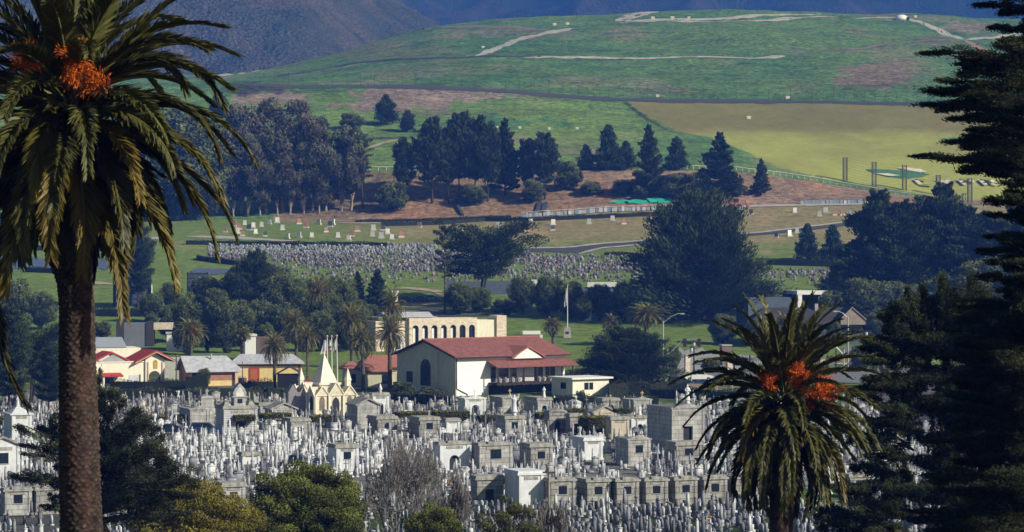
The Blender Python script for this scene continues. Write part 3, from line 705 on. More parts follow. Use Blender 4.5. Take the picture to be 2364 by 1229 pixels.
# -- row of conifers above the earth bank
ROW = [('rag',0,932,472,140,1.0,'ragged leaning conifer at the left end of the row above the bank'),
 ('rag',1,998,470,178,1.25,'bushy conifer second from the left above the bank'),
 ('rag',2,1036,470,158,0.8,'thin conifer in shadow beside the second bushy one'),
 ('rag',3,1060,462,182,1.15,'tall blunt topped conifer in the middle clump above the bank'),
 ('rag',0,1096,464,176,1.1,'dark conifer in the centre of the clump above the bank'),
 ('rag',1,1126,466,165,1.0,'narrow conifer between the central ones above the bank'),
 ('spire',0,1166,452,180,1.05,'tallest pointed conifer of the middle clump above the bank'),
 ('rag',2,1216,455,122,1.05,'low conifer just right of the tallest pointed one'),
 ('rag',3,1258,462,140,1.25,'open leaning conifer at the right end of the middle clump'),
 ('young',0,1352,392,58,1.15,'low fan shaped cypress on the grass above the bank'),
 ('young',1,1404,392,102,1.05,'tall feathery young cypress on the grass above the bank'),
 ('young',0,1444,392,66,1.2,'shorter young cypress beside the tall feathery one'),
 ('spire',1,1497,458,172,0.95,'tall straight conifer with a bare pale lower trunk on the bank'),
 ('young',1,1562,392,76,1.2,'pale green spreading young cypress right of the straight conifer'),
 ('spire',0,1662,462,158,1.55,'broadest dark conifer of the bank, right of the dark thicket'),
 ('spire',1,1757,452,86,1.2,'small triangular conifer near the right end of the bank')]
for kd, i, px, row, h, wx, lb in ROW: PT(kd, i, px, row, h, 'conifer_tree', lb, group='conifers standing above the earth bank', wx=wx*(0.74 if kd == 'rag' else 1))
for px, row, h, wx, lb in [(905,488,66,1.0,'dark bush on the earth bank left of the conifer row'),(1313,440,62,0.9,'rounded dark shrub between the clump and the straight conifer'),
   (1560,458,56,1.4,'dark thicket bush left of the broadest conifer'),(1610,462,60,1.2,'second dark thicket bush against the broadest conifer'),(1535,450,44,1.2,'low dark thicket bush right of the straight conifer'),
   (1230,470,52,0.9,'dark shrub under the open leaning conifer'),(1090,474,46,1.3,'dark undergrowth bush below the middle conifers'),(1440,452,34,1.6,'flat dark bush on the bank left of the straight conifer'),(1365,452,30,1.6,'low dark bush on the bank under the fan cypress'),(1700,455,40,1.1,'dark bush between the broadest and the small conifer')]:
    PT('bush', 0, px, row, h, 'shrub', lb, 'shrub', 'dark shrubs on the earth bank', wx=wx)
# -- eucalyptus grove
EUC = [(520,498,200,0,'lowest left'),(560,494,260,1,'tall brown'),(575,500,190,0,'blue shaded front'),(615,492,262,0,'round headed'),(650,488,235,2,'thin crowned'),(692,484,262,1,'tallest brown headed'),
       (670,496,150,1,'short shaded front'),(725,486,220,0,'grey green'),(755,486,200,2,'forked'),(600,498,160,2,'low reddish front'),(735,492,140,2,'short twisted front'),(700,494,165,0,'low green front'),
       (812,486,196,0,'open right hand'),(790,484,182,2,'white trunked'),(540,500,150,1,'shadowy corner'),(640,498,140,0,'small central front')]
for i, (px, row, h, k, w) in enumerate(EUC):
    PT('euc', k, px, row, h, 'eucalyptus_tree', w+' tree of the eucalyptus grove beside the big palm', group='eucalyptus grove at the foot of the slope', wx=0.8, rz=i*1.1)
PT('lone', 0, 838, 480, 165, 'pine_tree', 'straggly dark pine at the right edge of the eucalyptus grove', wx=1.0)
for px, row, h, w in [(270,512,230,'tall dark grove tree behind the lower palm fronds'),(330,512,260,'tallest dark grove tree behind the lower palm fronds'),(400,510,270,'broad dark grove tree behind the frond tips'),(460,508,230,'dark grove tree left of the brown eucalyptus'),(300,512,130,'dark grove tree seen under the palm fronds'),(350,512,150,'second dark grove tree seen under the palm fronds'),(60,512,130,'dark distant tree at the far left under the fronds'),(410,510,150,'dark distant tree between the drooping fronds'),(455,508,140,'dark tree at the left flank of the eucalyptus grove'),(230,512,120,'dark distant tree right of the palm trunk')]:
    PT('round', 0, px, row, h, 'distant_tree', w, group='dark trees behind the left palm')
# pale bare trunks standing free
def bare_trunk(px, row, h, lb, r=0.22):
    v, k = spot(px, row); H = h/k; m = MB()
    m.tube([(0,0,-.3),(0.1,0,H*.4),(-0.15,0,H*.75),(0.3,0,H)], [r, r*.8, r*.6, r*.25], 7)
    m.tube([(-0.1,0,H*.7),(1.0,0.2,H*.95)], [r*.4, r*.15], 5); m.tube([(-0.1,0,H*.6),(-0.9,0.2,H*.82)], [r*.35, r*.12], 5)
    t = m.build('dead_tree', bark_pale); t.location = v; tag(t, lb, 'tree trunk')
bare_trunk(789, 486, 120, 'bright bare white trunk at the right side of the eucalyptus grove', 0.35)
bare_trunk(1497, 458, 76, 'pale bare trunk under the straight conifer on the bank', 0.28)
# -- big cypresses and the wood behind the houses
PT('big', 0, 1632, 742, 270, 'cypress_tree', 'huge spreading dark cypress dominating the middle of the valley', wx=1.22)
PT('umbrella', 0, 1110, 706, 172, 'cypress_tree', 'flat topped umbrella cypress above the arched stone building', wx=1.05)
PT('lone', 0, 1026, 722, 208, 'pine_tree', 'tall thin pine with a bare lower trunk left of the umbrella cypress', wx=0.75)
PT('young', 0, 1865, 605, 88, 'cypress_tree', 'left of two young cypresses beside the pale road', wx=1.1)
PT('young', 1, 1922, 604, 84, 'cypress_tree', 'right of two young cypresses beside the pale road', wx=1.15)
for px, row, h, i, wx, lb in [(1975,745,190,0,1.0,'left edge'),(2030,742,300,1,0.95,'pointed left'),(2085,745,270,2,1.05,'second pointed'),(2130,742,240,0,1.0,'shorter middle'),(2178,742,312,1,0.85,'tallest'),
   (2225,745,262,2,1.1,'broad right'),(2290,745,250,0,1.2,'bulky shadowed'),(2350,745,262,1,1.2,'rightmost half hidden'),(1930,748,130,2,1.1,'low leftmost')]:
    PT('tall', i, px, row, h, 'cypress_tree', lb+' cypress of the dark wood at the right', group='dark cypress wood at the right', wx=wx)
# -- left wood behind the houses
for kd, i, px, row, h, wx, lb in [('tall',0,318,712,205,0.62,'dark layered cypress right of the palm trunk in front of the billboard'),
   ('round',0,395,712,60,1.2,'low dark tree below the left billboard'),('round',1,480,735,100,1.3,'dark rounded tree left of the grassy opening'),
   ('big',0,585,745,150,0.92,'wide dark cypress spreading in the wood behind the yellow houses'),('round',0,500,748,82,1.2,'dark tree at the left of the wide wood'),
   ('round',1,640,748,120,1.0,'dark rounded tree in the wood above the yellow houses'),('round',0,690,748,95,1.0,'dark tree between the wide cypress and the tall palm'),
   ('spire',0,826,722,98,1.15,'dark pointed conifer left of the blue cars'),('spire',1,872,722,102,1.3,'second dark pointed conifer left of the blue cars'),
   ('column',0,764,770,110,1.15,'tall green columnar tree behind the flagpoles'),('column',0,803,765,112,1.0,'second green columnar tree behind the flagpoles'),
   ('column',0,432,820,145,1.1,'large green tree behind the palm with orange fruit'),('column',0,518,815,128,1.15,'tall dense green tree right of the palm with orange fruit'),
   ('column',0,480,812,104,0.7,'narrow green tree between two larger ones'),('round',1,612,812,68,1.0,'low rounded tree behind the yellow house roof'),
   ('round',0,350,760,36,1.2,'small green tree on the lawn above the grey block building'),('bush',1,232,780,44,1.0,'olive shrub just right of the palm trunk'),
   ('round',0,740,812,96,1.0,'leafy tree behind the left flagpole'),('round',1,700,812,80,0.9,'leafy tree below the tall palm'),('round',0,800,812,76,0.9,'leafy tree right of the flagpoles'),
   ('round',1,588,735,60,1.3,'round dark tree under the wide cypress')]:
    PT(kd, i, px, row, h, 'evergreen_tree', lb, wx=wx)
for px, row, h, w, lb in [(1060,726,76,1.25,'dark bushy tree below the umbrella cypress'),(1105,722,62,1.2,'second dark bushy tree below the umbrella cypress'),(1165,728,44,1.15,'sunlit olive round tree above the arched building'),
   (1205,722,84,1.1,'dark tree right of the olive round tree'),(1265,735,98,1.0,'dark tree left of the white flagpole'),(1320,738,88,1.0,'dark tree behind the white flagpole'),(1385,738,84,1.1,'dull green tree under the white wall'),
   (1440,742,90,1.0,'dark tree at the left foot of the huge cypress'),(1345,742,56,1.1,'low dark tree behind the white shed'),(1735,742,92,1.0,'dark tree at the right foot of the huge cypress')]:
    PT('round' if h > 50 else 'bush', 0 if h > 50 else 1, px, row, h, 'broad_tree', lb, group='trees behind the main lawn', wx=w)
for px, row, h, w, k, lb in [(1668,795,72,1.15,0,'dark tree with two trunks standing on the lawn by the gate'),(1740,800,66,0.9,0,'weeping dark tree behind the right hand palm'),(1553,858,62,0.85,0,'small dark street tree beside the concrete driveway'),
   (1640,862,40,1.0,1,'clipped pale green bush by the stone gate'),(2020,792,70,1.0,0,'dark dense tree right of the tall lamp post'),(1985,860,64,1.1,0,'dark street side tree under the tall lamp post'),(1925,800,62,0.8,1,'olive green tree in front of the dark roofed house'),
   (1870,800,60,0.8,0,'dark tree in front of the dark roofed house'),(1320,900,38,0.7,1,'small sunlit shrub between the hall and the dark cypress')]:
    PT('round' if h > 45 else 'bush', k, px, row, h, 'garden_tree', lb, wx=w)
for px, row, h, wx, lb in [(545,800,110,1.2,'dark leafy tree left of the white house corner'),(600,790,100,1.1,'dark tree above the grey roof of the yellow house'),(650,800,104,1.1,'dark tree between the two tall palms'),(700,770,110,1.2,'deep green tree behind the highest palm'),
   (760,790,110,1.1,'dense tree directly behind the three flags'),(820,790,98,1.1,'dense tree right of the three flags'),(850,770,70,1.0,'small dark tree left of the arched stone building'),(350,745,70,1.1,'dark tree under the battened board'),(400,790,90,1.0,'green tree left of the palm with orange fruit'),
   (560,700,90,1.4,'dark spreading tree below the dense grave rows'),(640,700,84,1.4,'second dark spreading tree below the dense grave rows'),(700,720,80,1.3,'third dark tree below the dense grave rows'),(740,735,96,1.1,'dark tree behind the highest palm trunk'),(790,735,96,1.0,'dark tree left of the pointed conifers')]:
    PT('round', hash(lb) % 2 if False else (px//10) % 2, px, row, h, 'evergreen_tree', lb, wx=wx)
for px, row, h, lb in [(1925,760,92,'low dark evergreen under the left of the right hand wood'),(1990,760,120,'low dark evergreen inside the right hand wood'),(2060,758,110,'dark undergrowth tree beside the dark roofed house'),(2120,755,100,'dark undergrowth tree below the tallest cypress'),
   (2190,755,120,'dark undergrowth tree right of the tallest cypress'),(2255,755,150,'bulky dark evergreen at the right of the wood'),(2320,755,170,'bulky dark evergreen behind the near black conifer'),(2400,755,190,'dark evergreen beyond the right edge'),(1760,745,70,'dark evergreen beside the white pavilion')]:
    PT('round', 0, px, row, h, 'evergreen_tree', lb, group='undergrowth of the right hand wood', wx=1.35)
PT('big', 0, 1432, 894, 126, 'cypress_tree', 'dark bushy cypress beside the red roofed hall', wx=1.95, rz=1.9)
PT('round', 1, 1340, 935, 36, 'round_bush', 'dark ball shaped bush in front of the small cream house', 'bush', wx=0.85)
for px, row, h, wx, lb in [(935,915,38,1.6,'sunlit rounded bush at the foot of the shaded gable'),(985,925,34,1.8,'low scrub at the corner of the red roofed hall'),(1010,928,30,1.4,'dark scrub below the gable corner')]:
    PT('bush', 1, px, row, h, 'garden_bush', lb, 'bush', wx=wx)
# -- palms in the middle distance: (col, base row, height of crown centre above base)
PALMS = [('palm',0,440,868,100,1.0,1,'palm with orange fruit rising behind the cream house'),('palm',1,634,902,100,0.80,0,'palm standing in front of the yellow house'),
 ('palm',0,684,872,118,0.80,0,'dark palm behind the second yellow house'),('palm',1,735,790,112,0.72,1,'highest palm against the dark wood'),('palm',0,710,878,98,0.72,0,'slim palm with a pale trunk left of the flags'),
 ('palm',1,812,862,118,0.85,0,'broad dark palm right of the flagpoles'),('palm',0,838,900,112,0.85,0,'palm in front of the annex roof'),('palm',1,906,852,140,0.72,1,'rear palm with orange fruit left of the red hall'),
 ('palm',0,900,898,128,1.0,1,'palm rising directly left of the red hall'),('fan',0,558,868,96,1.0,0,'thin fan palm between the two grey roofs'),('fan2',0,1277,802,50,0.75,0,'fan palm on the lawn left of the flag'),
 ('fan2',0,1141,795,40,0.9,0,'fan palm against the white wall panel'),('fan2',0,1412,800,52,0.7,0,'fan palm top rising above the dark bushy cypress'),('palm',1,1492,800,72,1.15,1,'palm with orange fruit in front of the huge cypress'),
 ('palm',0,1808,835,85,1.25,1,'palm behind the near right hand palm'),('palm',1,2040,900,66,1.15,0,'shaded palm right of the near palm')]
for kd, i, px, row, h, wx, fr, lb in PALMS:
    PT(kd, i, px, row, h, 'palm_tree', lb, 'palm', 'palms among the buildings', wx=wx*118/h if kd == 'palm' else wx*1.5, fruit=bool(fr))
# ------------------------------------------------------------------ buildings
roof_red = mat('red_tile', (0.42,0.17,0.14), (0.25,0.095,0.085), scale=1.3, bump=0.03, wave=('X', 2.6, 0.72), rough=0.85, detail=8)
roof_salmon = mat('salmon_tile', (0.50,0.22,0.16), (0.40,0.15,0.11), scale=2.0, wave=('X', 2.6, 0.75), bump=0.03)
roof_bright = mat('bright_red_tile', (0.56,0.085,0.055), (0.42,0.06,0.045), scale=2.0, wave=('X', 2.2, 0.72), bump=0.03)
roof_grey = mat('weathered_roof', (0.55,0.56,0.60), (0.36,0.37,0.41), scale=1.2, detail=8, bump=0.02)
roof_dark = mat('dark_shingle', (0.055,0.05,0.055), (0.035,0.033,0.038), scale=2, bump=0.02)
wh_white = mat('white_stucco', (0.86,0.87,0.88), (0.81,0.82,0.83), scale=0.7, bump=0.01, bscale=6, stain=0.05)
wh_olive = mat('grey_green_stucco', (0.66,0.64,0.46), (0.60,0.58,0.42), scale=0.6, bump=0.01, bscale=6, stain=0.15)
wh_cream = mat('cream_stucco', (0.88,0.84,0.70), (0.83,0.78,0.63), scale=0.6, bump=0.01, bscale=6, stain=0.12)
wh_yellow = mat('yellow_stucco', (0.88,0.68,0.32), (0.80,0.60,0.27), scale=0.8, stain=0.15)
wh_salmon = mat('brown_stucco', (0.62,0.30,0.14), (0.52,0.24,0.12), scale=0.8, stain=0.2)
trim_red = mat('red_trim', (0.42,0.08,0.05)); trim_dark = mat('dark_timber', (0.05,0.035,0.03), (0.03,0.022,0.02), scale=3)
glass = mat('dark_glass', (0.02,0.028,0.045), (0.012,0.018,0.03), scale=0.8, rough=0.15, spec=0.5)
shade = mat('deep_shade', (0.035,0.04,0.05))
white_p = mat('white_paint', (0.80,0.80,0.80), (0.72,0.72,0.72), scale=2)
stoneb = mat('tan_fieldstone', (0.90,0.79,0.67), (0.76,0.63,0.52), scale=3.2, detail=2, bump=0.04, brick=(0.7,0.35,0.03,(0.75,0.7,0.62)))
conc = mat('concrete', (0.48,0.47,0.44), (0.38,0.37,0.35), scale=1.0, stain=0.25)
metal_g = mat('galvanised_pole', (0.48,0.50,0.52), (0.40,0.42,0.44), scale=3, rough=0.5, metal=0.3)
curtain = mat('pale_curtain', (0.6,0.6,0.58))

def place(name, label, cat, px, row, theta, D=None, group=None, dz=0.0):
    v, k = spot(px, row, D, dz); return thing(name, label, cat, v, R(theta), group), k

def gable_roof(W, Dp, h, rh, over=0.5, axis='x', th=0.18, m0=None):
    """two pitched slabs; ridge along axis; footprint x 0..W, y 0..Dp"""
    m = m0 or MB()
    if axis == 'x':
        s = rh/(Dp/2); o = over
        m.ext_x([(-o, h-o*s), (Dp/2, h+rh), (Dp+o, h-o*s), (Dp+o, h-o*s+th), (Dp/2, h+rh+th), (-o, h-o*s+th)][::-1], -o, W+o)
    else:
        s = rh/(W/2); o = over
        m.ext_y([(-o, h-o*s), (W/2, h+rh), (W+o, h-o*s), (W+o, h-o*s+th), (W/2, h+rh+th), (-o, h-o*s+th)], -o, Dp+o)
    return m
def hip_roof(W, Dp, h, rh, over=0.5, th=0.15, inset=None):
    o = over; i = (Dp/2+o) if inset is None else inset; m = MB()
    x0, x1, y0, y1, ym = -o, W+o, -o, Dp+o, Dp/2
    m.box(x0, x1, y0, y1, h-th, h)
    m.add([(x0,y0,h),(x1,y0,h),(x1,y1,h),(x0,y1,h),(x0+i,ym,h+rh),(x1-i,ym,h+rh)], [(0,1,5,4),(1,2,5),(2,3,4,5),(3,0,4)])
    return m

# ---- the red roofed hall
def hall():
    o = thing('hall', 'long cream hall with red tiled gable roof and shaded balcony', 'building', (-9.56, 515, zat(-9.56, 515)), R(38))
    L, Wg, h, rh = 23.8, 17.0, 6.7, 2.55
    g = MB().ext_x([(0.0, -0.5), (Wg, -0.5), (Wg, h), (Wg/2, h+rh-0.05), (0, h)], 0, 0.3)
    g.build('gable_wall', wh_olive, o)
    w = MB(); w.box(0.3, L, 0, 0.3, -0.5, h); w.box(L-0.3, L, 0.3, Wg, -0.5, h); w.box(0.3, L-0.3, Wg-0.3, Wg, -0.5, h)
    w.ext_x([(0.3, h), (Wg, h), (Wg/2, h+rh-0.05)], L-0.3, L)
    w.build('wall', wh_white, o)
    r = gable_roof(L, Wg, h+0.1, rh, 0.7).build('roof', roof_red, o)
    MB().box(-0.75, L+0.75, Wg/2-0.16, Wg/2+0.16, h+rh+0.18, h+rh+0.36).build('ridge_cap', roof_salmon, r)
    e = MB(); s = rh/(Wg/2)
    e.ext_x([(-0.75, h-0.28), (Wg/2, h+rh-0.12), (Wg+0.75, h-0.28), (Wg+0.75, h-0.06), (Wg/2, h+rh+0.1), (-0.75, h-0.06)][::-1], -0.82, -0.66)
    e.box(-0.8, L+0.75, -0.86, -0.72, h-0.3, h-0.08)
    e.build('fascia', trim_dark, r)
    # small dormer gable over the balcony
    cx = 14.9; d = MB().ext_y([(cx-3.1, h-0.55), (cx+3.1, h-0.55), (cx+0.3, h+1.25), (cx-0.3, h+1.25)], -0.95, 1.0); d.build('dormer_wall', white_p, o)
    d = MB(); d.ext_y([(cx-3.7, h-0.5), (cx, h+1.35), (cx+3.7, h-0.5), (cx+3.7, h-0.3), (cx, h+1.6), (cx-3.7, h-0.3)], -1.25, 4.6)
    d.build('dormer_roof', roof_salmon, o)
    # pent roof over the balcony
    a = MB().ext_x([(-2.9, 4.7), (0.0, 5.75), (0.0, 5.95), (-2.95, 4.9)][::-1], 6.6, L+0.7); a.build('balcony_roof', roof_red, o)
    bal = MB(); bal.box(7.0, L+0.2, -2.6, 0.0, 1.85, 2.15); bal.box(6.8, L+0.4, -2.75, -2.6, 1.7, 2.2)
    for x in np.arange(8, L, 2.1): bal.box(x-0.12, x+0.12, -3.1, 0, 1.6, 1.84)
    B = bal.build('balcony', trim_dark, o)
    p = MB()
    for x in (7.2, 10.0, 12.8, 15.6, 18.4, 21.2, 23.6): p.box(x-0.09, x+0.09, -2.6, -2.42, 2.15, 4.85)
    p.box(7.1, 23.7, -2.62, -2.44, 4.62, 4.82); p.build('post', trim_dark, B)
    rl = MB(); rl.box(7.2, 23.6, -2.56, -2.5, 3.1, 3.2)
    for x in np.arange(7.3, 23.6, 0.22): rl.box(x-0.02, x+0.02, -2.55, -2.51, 2.15, 3.1)
    rl.build('railing', trim_dark, B)
    # dark glazed doors behind the balcony, pale panels between
    for x0, x1 in ((7.5, 8.6), (9.3, 11.3), (11.9, 13.1), (17.0, 18.9), (19.5, 21.6)):
        f = MB().box(x0, x1, -0.06, -0.02, 2.2, 4.6).build('window', glass, o)
        MB().box(x0-0.1, x1+0.1, -0.09, -0.063, 4.6, 4.72).build('frame', trim_dark, f)
    MB().box(13.7, 16.2, -0.05, -0.02, 2.2, 3.2).build('door_panel', white_p, o)
    MB().box(7.0, L-2.6, -0.07, -0.03, -0.4, 1.6).build('lower_recess_shade', shade, o)  # flat dark panel paints the shaded recess below the balcony
    # gable side windows
    a = MB(); a.ext_x([(y, z) for y, z in arch(8.6, 1.5, 2.9, 4.6)], -0.06, -0.02); w = a.build('arched_window', glass, o)
    f = MB()
    for y in (8.1, 9.1): f.box(-0.09, -0.062, y-0.04, y+0.04, 1.5, 5.6)
    f.box(-0.09, -0.062, 7.2, 10.0, 2.3, 2.4); f.box(-0.09, -0.062, 7.2, 10.0, 3.6, 3.7); f.build('mullion', trim_dark, w)
    MB().box(-0.06, -0.02, 12.4, 14.2, 1.9, 3.8).build('window', glass, o)
    MB().box(-0.25, 0.0, 4.9, 5.15, -0.4, 7.2).build('pilaster', wh_olive, o)
    MB().box(-1.6, -1.5, 3.2, 7.6, -0.5, 1.3).build('stair_rail', trim_dark, o)
    MB().tube([(0.15,-0.08,6.3), (0.15,-0.1,1.3), (1.2,-0.12,0.8), (2.4,-0.12,0.3), (2.45,-0.12,-0.3)], 0.07, 6).build('drainpipe', trim_dark, o)
    # seats on the balcony
    for i, x in enumerate((8.0, 9.3, 10.8, 12.1, 16.6, 17.7, 18.9, 20.3)):
        c = thing('planter', 'white tub standing on the balcony of the red roofed hall', 'planter', o.location, R(38), 'white tubs on the hall balcony')
        m = MB().lathe([(0.28, 2.17), (0.42, 2.6), (0.46, 2.75), (0.3, 2.85)], 8, x, -1.9)
        m.build('tub', white_p, c); MB().lathe([(0.05, 2.86), (0.3, 2.9), (0.22, 3.0), (0.05, 3.04)], 7, x, -1.9).build('plant', mat('pale_leaf', (0.6,0.6,0.5)), c)
hall()
# ---- annex left of the hall
def annex():
    o, k = place('annex', 'low cream annex with salmon tiled hip roofs left of the hall', 'building', 838, 896, 10)
    w = MB(); w.box(0, 9.5, 2.2, 9, -0.6, 3.6); w.box(0.4, 5.2, 0, 2.2, -0.6, 2.9); w.box(-2.6, 0, 4.5, 9, -0.6, 3.2); w.build('wall', wh_olive, o)
    hip_roof(9.5, 6.8, 3.65, 2.0, 0.6, inset=2.5).move(0, 2.2, 0).build('roof', roof_salmon, o)
    hip_roof(5.0, 3.5, 2.95, 1.1, 0.5).move(0.3, 0, 0).build('porch_roof', roof_salmon, o)
    hip_roof(3.4, 4.5, 3.25, 1.2, 0.5, inset=1.8).move(-3.0, 4.5, 0).build('wing_roof', roof_salmon, o)
    for x0, x1, y in ((3.4, 4.9, 0), (6.4, 7.6, 2.2), (-1.6, -0.7, 4.5)): MB().box(x0, x1, y-0.05, y-0.01, 0.7, 2.3).build('window', glass, o)
    MB().box(5.2, 9.8, -1.6, -1.3, -0.6, 1.1).build('garden_wall', mat('brown_wall', (0.16,0.12,0.11), (0.11,0.085,0.08), scale=2), o)
annex()
# ---- small cream house right of the hall
def small_house():
    o, k = place('small_house', 'small flat roofed cream house between the hall and the dark cypress', 'building', 1322, 916, 33)
    MB().box(0, 7.5, 0, 6.4, -0.6, 2.9).build('wall', wh_cream, o)
    MB().box(-0.5, 8.0, -0.6, 6.9, 2.9, 3.2).build('roof', white_p, o)
    f = MB().box(2.4, 4.2, -0.05, -0.01, 1.1, 2.3).build('window', glass, o); MB().box(3.25, 3.35, -0.08, -0.052, 1.1, 2.3).build('mullion', white_p, f)
    MB().box(-0.05, -0.01, 2.0, 3.6, 1.2, 2.3).build('window', glass, o)
small_house()
# ---- stone building with arches
def arcade():
    o, k = place('arched_building', 'tan fieldstone building with a row of tall arched windows', 'building', 945, 795, 20, D=640)
    L = 15.2; H = 6.9
    n = 7; xs = [1.4+i*(L-2.6)/(n-1) for i in range(n)]
    w = MB()
    w.box(0, L, 0.6, 7, -3, H-0.05)
    # front skin with real arched openings
    prev = 0.0; aw = 1.35
    for x in xs:
        w.box(prev, x-aw/2, 0, 0.6, -3, H); prev = x+aw/2
        a = arch(x, 1.7, aw, 3.7, 8); top = a[2:]
        vs = [(x+aw/2, H)] + top + [(x-aw/2, H)]
        for i in range(len(top)-1):
            p, q = top[i], top[i+1]
            w.add([(p[0],0,p[1]),(q[0],0,q[1]),(q[0],0,H),(p[0],0,H),(p[0],.6,p[1]),(q[0],.6,q[1])], [(0,3,2,1),(0,1,5,4)])
        w.box(x-aw/2, x+aw/2, 0.02, 0.6, -3, 1.7)
    w.box(prev, L, 0, 0.6, -3, H)
    w.build('wall', stoneb, o)
    for i, x in enumerate(xs):
        f = MB().ext_y(arch(x, 1.7, 1.3, 3.65, 8), 0.42, 0.5).build('window', glass, o)
        if i < 5: MB().ext_y(arch(x-0.25, 1.75, 0.5, 3.0, 6), 0.36, 0.41).build('pane', white_p, f)
    MB().box(-6, 7.0, 2.0, 9.0, H+0.1, H+0.2).ext_x([(2.0, H+0.2), (9.0, H+0.2), (5.5, H+1.2)], -4.5, 6.2).build('roof', roof_grey, o)
    w = MB(); w.box(-7.2, 0, 0.8, 7, -3, H-0.6); w.build('side_wing', stoneb, o)
    f = MB(); f.ext_y(arch(-2.0, 0.2, 2.6, 3.4, 8), 0.72, 0.78); f.build('arched_opening', white_p, o)
    MB().ext_y(arch(-2.3, 0.4, 1.0, 2.6, 8), 0.66, 0.71).build('window', glass, o)
    MB().box(-7.4, 0.6, -0.4, 0.4, -3, -0.9).build('base_wall', conc, o)
    MB().box(L+0.02, L+4.4, 0.5, 5, -3, H-0.5).build('panel_wall', wh_cream, o)
    MB().box(L+4.42, L+6.6, 0, 5, -3, H+0.4).build('pier', stoneb, o)
arcade()
def lattice():
    o, k = place('lattice_screen', 'low stone block screen wall behind the roof ridge of the hall', 'wall', 1200, 792, 10, D=640)
    m = MB(); m.box(0, 4.2, 0, 0.4, 1.0, 3.2); m.build('block_screen', mat('screen_block', (0.58,0.5,0.40), scale=2, brick=(0.5,0.32,0.09,(0.12,0.09,0.08))), o)
    MB().box(-0.1, 4.4, -0.1, 0.5, -1, 1.0).build('base', stoneb, o); MB().box(4.22, 4.9, -0.1, 0.6, -1, 3.4).build('pier', stoneb, o)
    MB().box(-2.2, -0.1, 0.2, 3, -1, 3.0).build('dark_end_wall', mat('shaded_stone', (0.2,0.15,0.13)), o)
    MB().box(1.2, 5.0, 3, 5, 3.4, 4.1).build('rear_slab', white_p, o)
lattice()
def grey_block():
    o, k = place('grey_block_building', 'tall blue grey block with brown end piers behind the cream house', 'building', 268, 800, 4)
    MB().box(1.7, 6.4, 0.2, 6, -1, 5.0).build('wall', mat('grey_panel', (0.20,0.21,0.25), (0.17,0.18,0.215), scale=0.5, stain=0.1), o)
    MB().box(0, 1.7, 0, 6, -1, 5.2).build('pier', mat('brown_block', (0.085,0.075,0.08), scale=2, brick=(0.6,0.3,0.03,(0.1,0.1,0.1))), o)
    MB().box(6.4, 8.0, 0, 6, -1, 5.2).build('pier', mat('brown_block', (0.1,0.1,0.1)), o)
    MB().box(7.9, 12.8, 0.6, 5, 3.6, 5.0).build('side_wall', stoneb, o)
grey_block()
